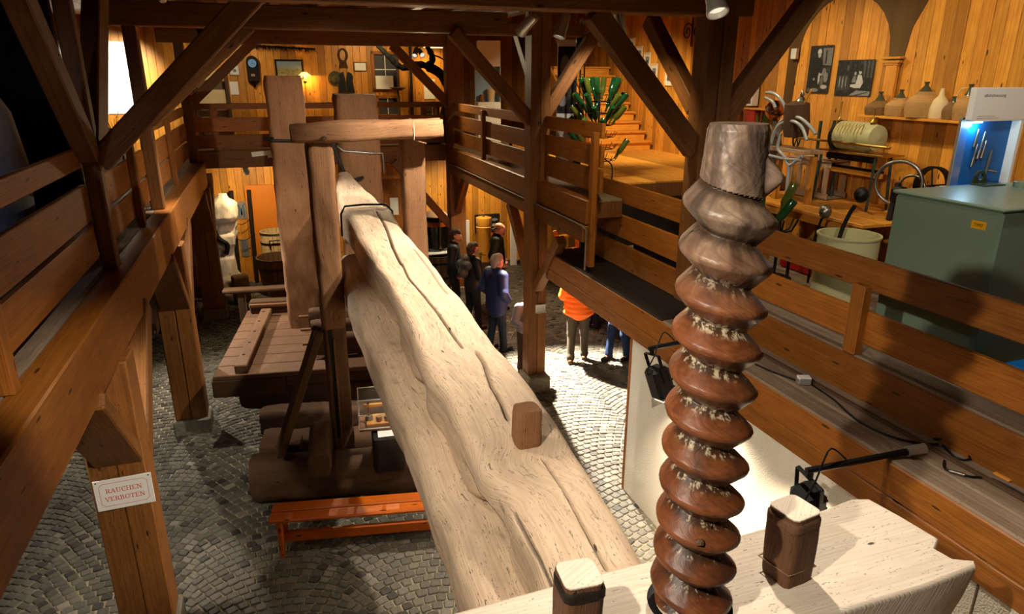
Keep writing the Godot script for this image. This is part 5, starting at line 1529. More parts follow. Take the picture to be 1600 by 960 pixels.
	for lv in [[0.0, -0.02], [-0.006, -0.006], [-0.022, 0.0], [-0.15, 0.006], [-0.30, 0.0], [-0.45, -0.015], [-0.52, -0.05]]:
		var ring := PackedVector3Array()
		for k in outline.size():
			var a: Vector2 = outline[(k + outline.size() - 1) % outline.size()]
			var b: Vector2 = outline[(k + 1) % outline.size()]
			var nn := (b - a).orthogonal().normalized()
			var o: Vector2 = outline[k] + nn * lv[1] * (-1.0 if nn.dot(outline[k] - Vector2(1.4, -2.08)) < 0 else 1.0)
			var sl: float = lv[0] * (0.42 if o.x > 2.7 else 0.0)
			ring.append(Vector3(o.x + sl, lv[0], o.y))
		rings.append(ring)
	mb = MB.new()
	mb.loft(rings, false)
	var fnn := FastNoiseLite.new()
	fnn.seed = 77
	fnn.frequency = 2.5
	fnn.fractal_octaves = 4
	# top face as a fine hewn grid over the outline
	var poly2 := PackedVector2Array()
	for p in rings[0]: poly2.append(Vector2(p.x, p.z))
	var tri := Geometry2D.triangulate_polygon(poly2)
	var f0 := mb.V.size()
	for p in poly2: mb.vert(Vector3(p.x, 0, p.y), Vector3.UP, Vector2(p.y, p.x))
	for k in range(0, tri.size(), 3): mb.tri_i(f0 + tri[k], f0 + tri[k + 1], f0 + tri[k + 2])
	put(mb.mesh(), M["oak_pale"], "block", nb)
	for d in [[Vector3(2.06, -0.05, -2.08), 0.17, 0.40, 0.15, 1.0], [Vector3(0.985, -0.05, -2.03), 0.165, 0.37, -0.08, 0.98]]:
		var pg := put(log_mesh(d[2], d[1], d[1], 0.03, 5 + int(d[1] * 1000), 0.006, -0.06), M["peg_brown"], "tenon", nb, Transform3D(Basis(Vector3.UP, d[3]) * Basis(Vector3.BACK, PI / 2), d[0] + Vector3(0, d[2] * 0.5, 0)))
		var cap := log_mesh(0.012, d[1] * 0.97, d[1] * 0.97, 0.03, 8, 0.0)
		put(cap, M["oak_pale"], "end_grain", pg, Transform3D(Basis.IDENTITY, Vector3(d[2] * 0.5 + 0.003, 0, 0)))
		var hoop := log_mesh(0.055, d[1] * 1.045 * 1.02, d[1] * 1.045 * 1.02, 0.034, 8, 0.0)
		put(hoop, M["oak_black" if d[2] < 0.39 else "oak_grey"], "hoop", pg, Transform3D(Basis.IDENTITY, Vector3(d[2] * 0.5 - 0.045, 0, 0)))
		mb = MB.new()
		var s: float = d[1] * 0.512
		mb.tube([Vector3(-0.07, -s, -s), Vector3(-0.08, -s, s), Vector3(-0.07, s, s), Vector3(-0.08, s, -s), Vector3(-0.07, -s, -s)], 0.004, 6)
		put(mb.mesh(), M["dusty_light"], "cord", pg)
	# a thin black ring painted for the dark gap of the hole round the screw
	mb = MB.new()
	mb.lathe(Transform3D(Basis.IDENTITY, Vector3(1.535, 0.002, -2.06)), [Vector2(0.183, 0.0), Vector2(0.18, 0.002), Vector2(0.15, 0.002), Vector2(0.15, -0.01)], 40)
	put(mb.mesh(), M["black"], "screw_hole", nb)

	wooden_screw()
	press_frame()

func wooden_screw() -> void:
	var mb := MB.new()
	mb.has_col = true
	var pitch := 0.1635
	var fn := FastNoiseLite.new()
	fn.seed = 14
	fn.frequency = 1.0
	fn.fractal_octaves = 4
	var rings := []
	var cols := []
	var y := 2.30
	var n := 190
	while y <= 4.452:
		var ring := PackedVector3Array()
		for k in n:
			var th := TAU * k / n
			var ph := fposmod((y - 3.925) / pitch - th / TAU + 0.5, 1.0)
			var t := 1.0 - absf(2.0 * ph - 1.0)
			var pr := pow(t, 0.95)
			pr = pr - 0.10 * smoothstep(0.82, 1.0, t) 
			var dirx := cos(th)
			var dirz := sin(th)
			var q := Vector3(dirx * 0.15, y, dirz * 0.15)
			var w1 := fn.get_noise_3d(q.x * 5, q.y * 3, q.z * 5)
			var w2 := fn.get_noise_3d(q.x * 26, q.y * 26, q.z * 26)
			var w4 := fn.get_noise_3d(q.x * 60, q.y * 150, q.z * 60)
			var w3 := fn.get_noise_3d(th * 1.5, y * 60.0, 3.0)
			# angle-dependent run-out of the thread into the plain head
			var turns := roundf((y - 3.925) / pitch - th / TAU) + th / TAU
			var out := 1.0 - smoothstep(2.14, 2.18, turns)
			var head := lerpf(0.118, 0.106, smoothstep(4.20, 4.45, y))
			var root := 0.100
			var crest := 0.184 - 0.006 * (y - 3.0)
			var r := lerpf(head, lerpf(root, crest, pr), out) + 0.004 * w1 + 0.0016 * w2
			if y > 4.43: r -= (y - 4.43) * 0.4
			ring.append(Vector3(dirx * r, y, dirz * r))
			var grey := smoothstep(3.72, 4.15, y + 0.06 * w1)
			var red := Color(0.42, 0.235, 0.135).lerp(Color(0.56, 0.335, 0.20), clampf(t * 0.7 + w3 * 0.5, 0, 1))
			red = red.lerp(Color(0.31, 0.19, 0.135), clampf(-w1 * 1.6, 0, 0.8))
			var dry := Color(0.42, 0.345, 0.295).lerp(Color(0.62, 0.525, 0.435), clampf(0.45 + 1.1 * w1 + 0.35 * w2, 0, 1))
			dry = dry.lerp(Color(0.27, 0.215, 0.19), clampf(fn.get_noise_3d(q.x * 11 + 9.0, y * 2.5, q.z * 11) * 1.9, 0, 0.7))
			var c := red.lerp(dry, grey)
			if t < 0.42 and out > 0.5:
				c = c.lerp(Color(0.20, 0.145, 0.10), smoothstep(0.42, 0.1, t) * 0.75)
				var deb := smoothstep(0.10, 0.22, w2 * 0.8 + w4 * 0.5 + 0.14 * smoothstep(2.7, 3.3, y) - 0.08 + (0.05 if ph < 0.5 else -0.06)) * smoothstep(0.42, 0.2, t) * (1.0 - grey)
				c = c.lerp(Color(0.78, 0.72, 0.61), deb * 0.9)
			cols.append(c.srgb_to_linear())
		rings.append(ring)
		y += pitch / 38.0
	mb.loft(rings)
	var w := n + 1
	for r in rings.size():
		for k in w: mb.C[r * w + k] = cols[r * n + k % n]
	for k in range(rings.size() * w, mb.C.size()): mb.C[k] = lin(0.62, 0.53, 0.44)
	var t := thing("wooden_screw", "tall wooden press screw with deep spiral thread and plain weathered head", "screw", Vector3(1.535, 0, -2.06))
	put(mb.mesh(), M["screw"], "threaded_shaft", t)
	mb = MB.new()
	mb.lathe(Transform3D(Basis.from_euler(Vector3(0.9, 0.3, 0)), Vector3(-0.09, 2.86, 0.145)), [Vector2(0.014, -0.01), Vector2(0.014, 0.012), Vector2(0.0, 0.015)], 14)
	put(mb.mesh(), M["oak_grey"], "plug", t)

func press_frame() -> void:
	# front guide frame
	var t := thing("guide_frame", "front guide frame of two square oak posts and a crossbar around the beam", "frame", Vector3(0, 0, -7.42))
	put(hewn(-0.13, 0.13, 0.26, 8, func(_z): return [0, 0, 0.1, 0.1, 0.01], [], 1, 0.0) if false else log_mesh(2.0, 0.25, 0.26, 0.03, 31, 0.01), M["oak_post"], "post", t, Transform3D(Basis(Vector3.BACK, PI / 2), Vector3(0.47, 2.98, 0)))
	var lp := put(log_mesh(1.72, 0.24, 0.24, 0.02, 32, 0.008), M["oak_grey"], "post", t, Transform3D(Basis(Vector3.BACK, PI / 2), Vector3(0.47, 1.24, -0.02)))
	pbox("slot", lp, Vector3(0.1, 0.05, 0.122), Vector3(1.4, 0.035, 0.012), M["black"], 0.002)
	pbox("lath", lp, Vector3(-0.1, 0.02, 0.13), Vector3(1.45, 0.022, 0.03), M["oak_post"], 0.003)
	put(log_mesh(3.45, 0.25, 0.25, 0.03, 33, 0.012), M["oak_post"], "post", t, Transform3D(Basis(Vector3.BACK, PI / 2), Vector3(1.478, 2.26, -0.30)))
	put(log_mesh(1.53, 0.24, 0.19, 0.03, 34, 0.014), M["oak_post"], "crossbar", t, Transform3D(Basis(Vector3.BACK, 0.015), Vector3(0.97, 4.075, 0.05)))
	var mb := MB.new()
	mb.tube([Vector3(1.42, 3.975, 0.18), Vector3(1.42, 4.175, 0.18), Vector3(1.425, 4.18, -0.07), Vector3(1.43, 3.97, -0.07), Vector3(1.44, 3.965, 0.1), Vector3(1.54, 3.94, 0.19)], 0.006, 6)
	put(mb.mesh(), M["dusty_light"], "cord", t)
	mb = MB.new()
	mb.lathe(Transform3D(Basis(Vector3.RIGHT, PI / 2), Vector3(0.52, 4.02, 0.18)), [Vector2(0, -0.03), Vector2(0.02, -0.03), Vector2(0.02, 0.03), Vector2(0, 0.03)], 12)
	put(mb.mesh(), M["oak_dark"], "peg", t)
	stick("brace", t, Vector3(0.30, 2.0, 0.12), Vector3(-0.24, 0.62, 0.22), 0.09, 0.26, M["oak_dark"], Vector3.BACK)
	# rear posts
	t = thing("rear_post", "tall left rear press post with an iron strap", "post", Vector3(0.26, 0, -10.6), 0.0, "rear press posts")
	put(log_mesh(4.55, 0.45, 0.49, 0.04, 41, 0.02), M["oak_post"], "trunk", t, Transform3D(Basis(Vector3.BACK, PI / 2), Vector3(0, 2.33, 0)))
	mb = MB.new()
	for yy in [3.75]:
		mb.tube([Vector3(-0.24, yy, 0.235), Vector3(0.24, yy - 0.02, 0.235), Vector3(0.24, yy - 0.02, -0.235), Vector3(-0.24, yy, -0.235), Vector3(-0.24, yy, 0.235)], 0.022, 6)
	mb.tube([Vector3(-0.33, yy_c(3.78), 0.2), Vector3(-0.2, 3.77, 0.24)], 0.025, 6)
	put(mb.mesh(), M["iron"], "strap", t)
	t = thing("rear_post", "shorter broad rear press post with sloping top, the right one", "post", Vector3(1.27, 0, -10.9), 0.0, "rear press posts")
	put(log_mesh(4.3, 0.42, 0.62, 0.06, 42, 0.02), M["oak_post"], "trunk", t, Transform3D(Basis(Vector3.BACK, PI / 2), Vector3(0, 2.2, 0)))
	mb = MB.new()
	mb.tube([Vector3(-0.33, 3.62, 0.2), Vector3(-0.25, 3.55, 0.23), Vector3(0.2, 3.5, 0.23), Vector3(0.33, 3.5, 0.23), Vector3(0.34, 3.2, 0.23)], 0.015, 6)
	put(mb.mesh(), M["iron_bright"], "cable", t)
	mb = MB.new()
	mb.bar(Vector3(-0.42, 3.75, 0.3), Vector3(-0.22, 3.1, 0.3), 0.05, 0.06, Vector3.BACK)
	mb.bar(Vector3(-0.26, 3.1, 0.3), Vector3(0.02, 3.16, 0.3), 0.04, 0.06, Vector3.BACK)
	put(mb.mesh(), M["iron"], "bracket", t)

	# bed: planked platform turned slightly
	var yaw := -0.14
	t = thing("press_bed", "planked press bed platform with raised left and back rims", "press bed", Vector3(0.31, 0.70, -10.0), yaw)
	for k in 8:
		pbox("plank", t, Vector3(0.0 if k < 7 else 0.0, 0.22, 1.15 - k * 0.335), Vector3(2.25, 0.07, 0.325), M["oak_grey"], 0.01, k)
	pbox("front_beam", t, Vector3(-0.7, 0.07, 1.22), Vector3(0.9, 0.24, 0.2), M["oak_dark"], 0.015)
	pbox("front_beam", t, Vector3(0.55, 0.10, 1.2), Vector3(1.6, 0.14, 0.14), M["oak_dark"], 0.015)
	pbox("rim", t, Vector3(-0.78, 0.31, 0.1), Vector3(0.16, 0.12, 2.35), M["oak_grey"], 0.012)
	for q in 5: pbox("nail", t, Vector3(-0.80, 0.372, -0.9 + q * 0.45), Vector3(0.035, 0.006, 0.03), M["black"], 0.001)
	pbox("rim", t, Vector3(0.0, 0.36, -1.25), Vector3(2.1, 0.20, 0.2), M["oak_dark"], 0.015)
	pbox("rim", t, Vector3(-0.75, 0.40, -1.22), Vector3(0.6, 0.06, 0.22), M["oak_post"], 0.012)
	var lpk := thing("loose_plank", "loose grey plank on two trestle feet behind the back rim of the press bed", "plank", Vector3(-0.1, 0, -11.75), -0.12)
	put(log_mesh(1.75, 0.2, 0.06, 0.01, 61, 0.004), M["oak_grey"], "board", lpk, Transform3D(Basis.IDENTITY, Vector3(0, 1.22, 0)))
	for x in [-0.6, 0.6]: pbox("trestle_foot", lpk, Vector3(x, 0.6, 0), Vector3(0.1, 1.18, 0.16), M["oak_dark"], 0.008)
	for k in 4:
		var z := -9.05 - k * 0.5
		var o := timber_log("pressing_timber", self, Vector3(0.82, 1.14 + k * 0.03, z), 1.05, 0.2, 0.28, 0.05, -0.1, 70 + k, "oak_dark", 0.01)
		tag(o, ["front", "second", "third", "rearmost"][k] + " short squared pressing timber on the press bed beside the guide post", "timber", "pressing timbers")
		var mb2 := MB.new()
		mb2.lathe(Transform3D(Basis(Vector3.BACK, PI / 2), Vector3(-0.53, 0.02, 0)), [Vector2(0, 0.14), Vector2(0.022, 0.14), Vector2(0.022, 0), Vector2(0, 0)], 10)
		put(mb2.mesh(), M["oak_post"], "pin", o)
	# foundation timbers, back to front
	for d in [[Vector3(0.45, 0.52, -8.98), 2.3, 0.36, 0.34, 0.06, "dark weathered foundation beam under the front of the press bed"], [Vector3(0.5, 0.36, -8.45), 1.95, 0.30, 0.34, 0.08, "middle foundation beam behind the slanted brace"], [Vector3(0.55, 0.21, -7.95), 2.0, 0.34, 0.40, 0.10, "foundation beam under the guide frame"], [Vector3(0.45, 0.30, -7.12), 2.05, 0.36, 0.56, 0.19, "thick rounded front log of the press foundation"]]:
		tag(timber_log("foundation_log", self, d[0], d[1], d[2], d[3], d[4], -0.2, int(d[1] * 100 + d[0].z * 10), "oak_dark", 0.02), d[5], "beam", "foundation timbers of the press")
	tag(timber_log("foot_board", self, Vector3(-0.22, 0.55, -7.55), 0.45, 0.26, 0.1, 0.01, -0.2, 88, "oak_grey", 0.004), "small notched foot board under the lower end of the brace", "board")
	var cb := thing("curved_block", "curved wooden block standing on the front foundation log", "block", Vector3(0.2, 0.5, -7.05), -0.15)
	var rings := []
	for k in 9:
		var a := k / 8.0
		var ring := PackedVector3Array()
		var z := 0.28 - a * 0.62
		var yt := 0.26 + 0.16 * sin(a * PI * 0.8)
		for p in rrect(0.22, yt, 0.02, 20): ring.append(Vector3(p.x, p.y + yt * 0.5, z))
		rings.append(ring)
	mb = MB.new()
	mb.loft(rings)
	put(mb.mesh(), M["oak_dark"], "body", cb)
	# stone with the model in a clear case and an information card
	t = thing("stone_block", "dark square stone block behind the orange bench, carrying a white card", "stone", Vector3(0.93, 0.49, -6.95), -0.12)
	put(log_mesh(0.40, 0.42, 0.36, 0.04, 90, 0.008), M["oak_black"], "body", t, Transform3D(Basis(Vector3.BACK, PI / 2), Vector3(0, 0.14, 0)))
	tag(put(box_mesh(Vector3(0.28, 0.004, 0.17), 0.001), M["white"], "information_card", self, Transform3D(Basis.from_euler(Vector3(0.1, -0.08, 0)), Vector3(0.95, 0.845, -6.9))), "white information card lying on the dark stone block", "card")
	model_case()
	# orange bench
	t = thing("bench", "orange varnished slatted bench in front of the press foundation", "bench", Vector3(0.57, 0, -6.17), -0.19)
	stick("seat_slat", t, Vector3(-0.95, 0.44, -0.085), Vector3(0.95, 0.44, -0.085), 0.15, 0.04, M["bench_orange"])
	stick("seat_slat", t, Vector3(-0.95, 0.44, 0.085), Vector3(0.95, 0.44, 0.085), 0.15, 0.04, M["bench_orange"])
	stick("stretcher", t, Vector3(-0.85, 0.16, 0.0), Vector3(0.95, 0.16, 0.0), 0.05, 0.12, M["bench_orange"])
	for x in [-0.85, 0.85]:
		stick("leg", t, Vector3(x, 0.0, 0.12), Vector3(x, 0.42, 0.12), 0.05, 0.06, M["bench_orange"], Vector3.BACK)
		stick("leg", t, Vector3(x, 0.0, -0.12), Vector3(x, 0.42, -0.12), 0.05, 0.06, M["bench_orange"], Vector3.BACK)

func yy_c(v: float) -> float:
	return v

func model_case() -> void:
	var t := thing("display_case", "clear acrylic case with a little wooden press model beside the long beam", "display case", Vector3(0.95, 0.86, -7.1), -0.12)
	pbox("base", t, Vector3(0, 0.012, 0), Vector3(0.62, 0.024, 0.34), M["oak_post"], 0.003)
	for d in [[Vector3(0, 0.2, 0.17), Vector3(0.62, 0.36, 0.005)], [Vector3(0, 0.2, -0.17), Vector3(0.62, 0.36, 0.005)], [Vector3(-0.31, 0.2, 0), Vector3(0.005, 0.36, 0.34)], [Vector3(0.31, 0.2, 0), Vector3(0.005, 0.36, 0.34)]]:
		pbox("acrylic_panel", t, d[0], d[1], M["clear"], 0.001)
	for x in [-0.31, 0.31]:
		for z in [-0.17, 0.17]:
			pbox("case_edge", t, Vector3(x, 0.2, z), Vector3(0.008, 0.36, 0.008), M["white"], 0.001)
	for z in [-0.17, 0.17]:
		for y in [0.38, 0.03]:
			pbox("case_edge", t, Vector3(0, y, z), Vector3(0.62, 0.007, 0.007), M["white"], 0.001)
	var m := thing("press_model", "small wooden model of a tree press inside the clear case", "model", Vector3(0.95, 0.884, -7.1), -0.12)
	pbox("bed", m, Vector3(0.02, 0.02, 0.0), Vector3(0.5, 0.03, 0.26), M["pine1"], 0.003)
	pbox("beam", m, Vector3(0.0, 0.21, 0.0), Vector3(0.5, 0.035, 0.04), M["pine3"], 0.004)
	pbox("top_block", m, Vector3(0.12, 0.26, 0.0), Vector3(0.2, 0.03, 0.14), M["pine5"], 0.004)
	for x in [0.05, 0.2]:
		for z in [-0.05, 0.05]: pbox("post", m, Vector3(x, 0.13, z), Vector3(0.025, 0.24, 0.025), M["pine2"], 0.003)
	var mb := MB.new()
	mb.lathe(Transform3D(Basis.IDENTITY, Vector3(-0.2, 0, 0)), [Vector2(0, 0.04), Vector2(0.012, 0.04), Vector2(0.012, 0.25), Vector2(0, 0.26)], 10)
	put(mb.mesh(), M["oak_post"], "screw", m)
	mb = MB.new()
	mb.lathe(Transform3D(Basis.IDENTITY, Vector3(-0.2, 0, 0)), [Vector2(0, 0.035), Vector2(0.045, 0.035), Vector2(0.04, 0.09), Vector2(0, 0.09)], 14)
	put(mb.mesh(), M["plaster_grey"], "stone_weight", m)
	for x in [-0.09, 0.0]:
		mb = MB.new()
		mb.lathe(Transform3D(Basis.IDENTITY, Vector3(x, 0.035, 0.06)), [Vector2(0, 0), Vector2(0.03, 0), Vector2(0.035, 0.03), Vector2(0.03, 0.06), Vector2(0, 0.06)], 14)
		put(mb.mesh(), M["larch1"], "tub", m)

func small_things() -> void:
	# enamel sign
	var sg := thing("enamel_sign", "white enamel sign reading RAUCHEN VERBOTEN in red on the near left post", "sign", Vector3(-1.335, 1.535, -5.335), 0.04)
	pbox("plate", sg, Vector3.ZERO, Vector3(0.40, 0.265, 0.006), M["white"], 0.002)
	var red := mat("sign_red", Color(0.80, 0.20, 0.10), 0.5)
	put(text_mesh("RAUCHEN", 0.052, 0.001, "Droid Serif"), red, "lettering", sg, Transform3D(Basis.IDENTITY, Vector3(0.0, 0.033, 0.0036)))
	put(text_mesh("VERBOTEN", 0.052, 0.001, "Droid Serif"), red, "lettering", sg, Transform3D(Basis.IDENTITY, Vector3(0.0, -0.038, 0.0036)))
	var pts := []
	var w := 0.165
	var h := 0.098
	for q in [[-w + 0.022, h], [w - 0.022, h], [w - 0.012, h - 0.012], [w, h - 0.022], [w, -h + 0.022], [w - 0.012, -h + 0.012], [w - 0.022, -h], [-w + 0.022, -h], [-w + 0.012, -h + 0.012], [-w, -h + 0.022], [-w, h - 0.022], [-w + 0.012, h - 0.012], [-w + 0.022, h]]:
		pts.append(Vector3(q[0], q[1], 0.0032))
	var mb := MB.new()
	for k in pts.size() - 1: mb.bar(pts[k], pts[k + 1], 0.0028, 0.001, Vector3.BACK, 0.0)
	put(mb.mesh(), red, "border_line", sg)
	for x in [-0.18, 0.18]:
		mb = MB.new()
		mb.ball(Vector3(x, 0.115, 0.004), Vector3(0.006, 0.006, 0.003), 8)
		put(mb.mesh(), M["iron"], "screw_head", sg)
	# small clear box sign on the right post
	var bx := thing("leaflet_box", "small clear leaflet box with white card on the middle right post", "leaflet box", Vector3(3.57, 1.33, -9.05))
	pbox("box_back", bx, Vector3(0, 0, 0), Vector3(0.16, 0.12, 0.006), M["white"], 0.002)
	pbox("box_front", bx, Vector3(0, -0.01, 0.04), Vector3(0.16, 0.10, 0.005), M["clear"], 0.001)
	pbox("box_floor", bx, Vector3(0, -0.06, 0.02), Vector3(0.16, 0.006, 0.045), M["silver"], 0.001)
	# big stoneware jar in the dark at the far left
	var jar := thing("stoneware_jar", "huge blue-grey stoneware jar in the shadow of the left gallery", "jar", Vector3(-2.12, 3.06, -5.6))
	jar.scale = Vector3.ONE
	mb = MB.new()
	mb.lathe(Transform3D.IDENTITY, [Vector2(0, 0), Vector2(0.34, 0), Vector2(0.40, 0.06), Vector2(0.50, 0.5), Vector2(0.53, 0.95), Vector2(0.49, 1.3), Vector2(0.36, 1.58), Vector2(0.26, 1.68), Vector2(0.245, 1.72), Vector2(0.27, 1.75), Vector2(0.27, 1.79), Vector2(0.23, 1.79), Vector2(0.22, 1.68), Vector2(0, 1.5)], 40, false)
	put(mb.mesh(), M["stoneware"], "body", jar)
	# flood lamps on the right ledge
	flood(Vector3(3.0, 2.34, -4.92), Vector3(3.72, 2.40, -4.90), Vector3(3.42, 0.8, -4.55), "black box floodlight hanging left of the screw over the white panel")
	flood(Vector3(3.0, 2.27, -2.95), Vector3(3.74, 2.37, -2.80), Vector3(3.42, 0.7, -3.25), "black floodlight on a long clamped arm right of the screw")
	# cable box and cables on the ledge
	var jb := thing("socket_box", "grey cable junction box lying on the dusty right ledge", "junction box", Vector3(3.78, 2.345, -3.93), -0.4)
	pbox("body", jb, Vector3.ZERO, Vector3(0.10, 0.055, 0.075), M["silver"], 0.008)
	pbox("lid", jb, Vector3(0, 0.03, 0), Vector3(0.095, 0.008, 0.07), M["white"], 0.003)
	cable("black cable running along the ledge from the screw to the grey box", [Vector3(3.72, 2.325, -5.7), Vector3(3.70, 2.325, -5.0), Vector3(3.66, 2.325, -4.4), Vector3(3.74, 2.335, -3.98)])
	cable("black cable curling from the grey box to the lamp arm", [Vector3(3.80, 2.335, -3.86), Vector3(3.78, 2.325, -3.6), Vector3(3.70, 2.325, -3.3), Vector3(3.76, 2.325, -3.0), Vector3(3.94, 2.33, -2.86)])
	cable("black cable looped beside the end of the lamp arm", [Vector3(3.96, 2.335, -2.92), Vector3(4.02, 2.36, -2.80), Vector3(3.97, 2.33, -2.66), Vector3(3.90, 2.325, -2.70), Vector3(3.95, 2.33, -2.84)])
	cable("black cable with plug running along the near end of the ledge", [Vector3(3.80, 2.325, -2.70), Vector3(3.72, 2.325, -2.62), Vector3(3.78, 2.325, -2.52), Vector3(3.88, 2.325, -2.46), Vector3(3.90, 2.325, -2.2), Vector3(3.86, 2.325, -1.7), Vector3(3.88, 2.325, -1.0)])
	var pg := thing("plug_connector", "silver plug connector in the cable on the near ledge", "plug", Vector3(3.74, 2.33, -2.565), 0.6)
	mb = MB.new()
	mb.lathe(Transform3D(Basis(Vector3.RIGHT, PI / 2), Vector3.ZERO), [Vector2(0, -0.04), Vector2(0.010, -0.04), Vector2(0.012, 0.04), Vector2(0, 0.04)], 10)
	put(mb.mesh(), M["iron_bright"], "body", pg)
	tag(pbox("wood_offcut", self, Vector3(3.99, 2.325, -2.45), Vector3(0.07, 0.012, 0.1), M["pine4"], 0.003), "small pale wood offcut lying on the ledge against the curb beam", "offcut")
	tag(pbox("batten_strip", self, Vector3(3.86, 2.326, -3.2), Vector3(0.035, 0.02, 3.9), M["oak_dark"], 0.003), "thin dark batten lying lengthwise on the dusty ledge", "batten")
	# white papers and tools on the upper right gallery edge
	tag(pbox("paper_stack", self, Vector3(3.75, 3.225, -11.55), Vector3(0.18, 0.04, 0.34), M["paper"], 0.004), "small stack of cream papers on the upper right gallery floor", "papers")
	var bench2 := thing("tool_table", "low table with pale tools behind the upper right railing", "table", Vector3(4.3, 3.2, -11.3))
	pbox("top", bench2, Vector3(0, 0.42, 0), Vector3(0.6, 0.04, 1.3), M["oak_black"], 0.006)
	for x in [-0.25, 0.25]:
		for z in [-0.55, 0.55]: pbox("leg", bench2, Vector3(x, 0.2, z), Vector3(0.05, 0.4, 0.05), M["oak_black"], 0.005)
	for k in 5:
		var o := thing("hand_tool", ["flat steel blade", "pale wooden plane", "wooden clamp", "short wooden mallet", "pale wooden block"][k] + " lying on the low table behind the upper railing", "tool", Vector3(4.1 + 0.06 * (k % 2), 3.64, -11.75 + k * 0.22), 0.4 * k)
		pbox("body", o, Vector3(0, 0.03, 0), Vector3(0.05 + 0.02 * (k % 2), 0.06, 0.2), M["silver" if k == 0 else "pine4"], 0.006)
		pbox("grip", o, Vector3(0, 0.075, 0.05), Vector3(0.025, 0.05, 0.04), M["oak_dark"], 0.006)
	# dark objects on the lower gallery floor seen between the rails
	for k in 4:
		var o := thing("dark_bottle_crate", ["first", "second", "third", "fourth"][k] + " dark open crate from the left seen between the lower rails", "crate", Vector3(4.75, 2.3, -7.9 + k * 0.52), 0.1 * k, "dark crates behind the lower rails")
		for s in [-1, 1]:
			pbox("side", o, Vector3(s * 0.2, 0.12, 0), Vector3(0.02, 0.24, 0.42), M["oak_black"], 0.003)
			pbox("end", o, Vector3(0, 0.12, s * 0.21), Vector3(0.38, 0.24, 0.02), M["oak_black"], 0.003)
		pbox("bottom", o, Vector3(0, 0.012, 0), Vector3(0.38, 0.02, 0.40), M["oak_black"], 0.002)
	tag(pbox("white_board", self, Vector3(-1.56, 3.13, -7.15), Vector3(0.02, 0.13, 0.9), M["paper"], 0.002), "white board standing on the floor behind the left railing", "board")
	# ribbed strap hung over the left rail
	for k in 3:
		cable("dark cord hanging over the left railing, %s from the camera" % ["nearest", "second", "third"][k], [Vector3(-1.405, 3.80, -7.1 - k * 0.42), Vector3(-1.405, 4.05, -7.1 - k * 0.42), Vector3(-1.44, 4.075, -7.1 - k * 0.42), Vector3(-1.475, 3.85, -7.1 - k * 0.42)], 0.008)
	# pale bent metal brackets at the top left
	for k in 2:
		var o := thing("metal_bracket", ["left", "right"][k] + " pale metal lamp bracket under the ceiling at the top left", "bracket", Vector3(-0.80 + 0.10 * k, 5.28 - 0.05 * k, -6.25))
		stick("plate", o, Vector3(-0.06, 0.18, 0.0), Vector3(0.05, -0.10, 0.02), 0.05, 0.10, M["silver"], Vector3.BACK)
		pbox("flange", o, Vector3(-0.07, 0.2, 0), Vector3(0.14, 0.02, 0.12), M["silver"], 0.003)

func cable(label: String, p: Array, r := 0.0075) -> void:
	var o: Vector3 = p[0]
	var q := []
	for x in p: q.append(x - o)
	var mb := MB.new()
	mb.tube(smooth_path(q), r, 7)
	tag(put(mb.mesh(), M["cable_black"], "cable", self, Transform3D(Basis.IDENTITY, o)), label, "cable", "")

func flood(joint: Vector3, clamp_at: Vector3, aim: Vector3, label: String) -> void:
	var d := (aim - joint).normalized()
	var at := joint - Vector3(0, 0.06, 0) + d * 0.15
	var t := thing("floodlight", label, "floodlight", at)
	var b := MB._bar_xf(Vector3.ZERO, d, Vector3.RIGHT).basis
	var body := Transform3D(b, d * 0.12)
	var mb := MB.new()
	mb.box(body, Vector3(0.20, 0.30, 0.17), 0.03)
	for k in 3: mb.box(body * Transform3D(Basis.IDENTITY, Vector3(0, -0.08 + k * 0.07, 0.088)), Vector3(0.15, 0.016, 0.014), 0.002)
	put(mb.mesh(), M["lamp_black"], "housing", t)
	put(box_mesh(Vector3(0.16, 0.006, 0.13), 0.001), M["glow_white"], "lens", t, Transform3D(b, d * 0.274))
	for s in [-1.0, 1.0]:
		put(box_mesh(Vector3(0.004, 0.12, 0.15), 0.001), M["lamp_black"], "barn_door", t, Transform3D(b, d * 0.12) * Transform3D(Basis(Vector3.BACK, s * -0.45), Vector3(s * 0.13, 0.20, 0)))
	mb = MB.new()
	for s in [-1.0, 1.0]: mb.bar(body * Vector3(s * 0.115, 0.0, 0), body * Vector3(s * 0.115, -0.27, 0), 0.008, 0.03, b.z, 0.002)
	mb.bar(body * Vector3(-0.115, -0.27, 0), body * Vector3(0.115, -0.27, 0), 0.008, 0.03, b.z, 0.002)
	put(mb.mesh(), M["lamp_black"], "yoke", t)
	mb = MB.new()
	var top := body * Vector3(0, -0.27, 0)
	var e := clamp_at - at
	var s0 := top + Vector3(0, 0.06, 0)
	mb.tube([top, s0], 0.02, 8)
	mb.tube([s0 - (e - s0).normalized() * 0.03, e], 0.021, 10)
	put(mb.mesh(), M["lamp_black"], "arm", t)
	mb = MB.new()
	mb.tube([e - (e - s0).normalized() * 0.12, e], 0.034, 12)
	put(mb.mesh(), M["silver"], "clamp", t)
	mb = MB.new()
	mb.tube(smooth_path([s0 + (e - s0) * 0.3 + Vector3(0, 0.03, 0), s0 + (e - s0) * 0.15 + Vector3(0, 0.13, 0), s0 + Vector3(0, -0.05, 0.05), top + Vector3(-0.06, -0.12, 0.05), top + Vector3(-0.02, -0.2, 0.02), body * Vector3(0, -0.15, 0)]), 0.006, 6)
	put(mb.mesh(), M["cable_black"], "lead", t)
	spot(at + d * 0.29, aim, 9.0, 64.0, Color(1.0, 0.92, 0.80), 0.05, 0.8)

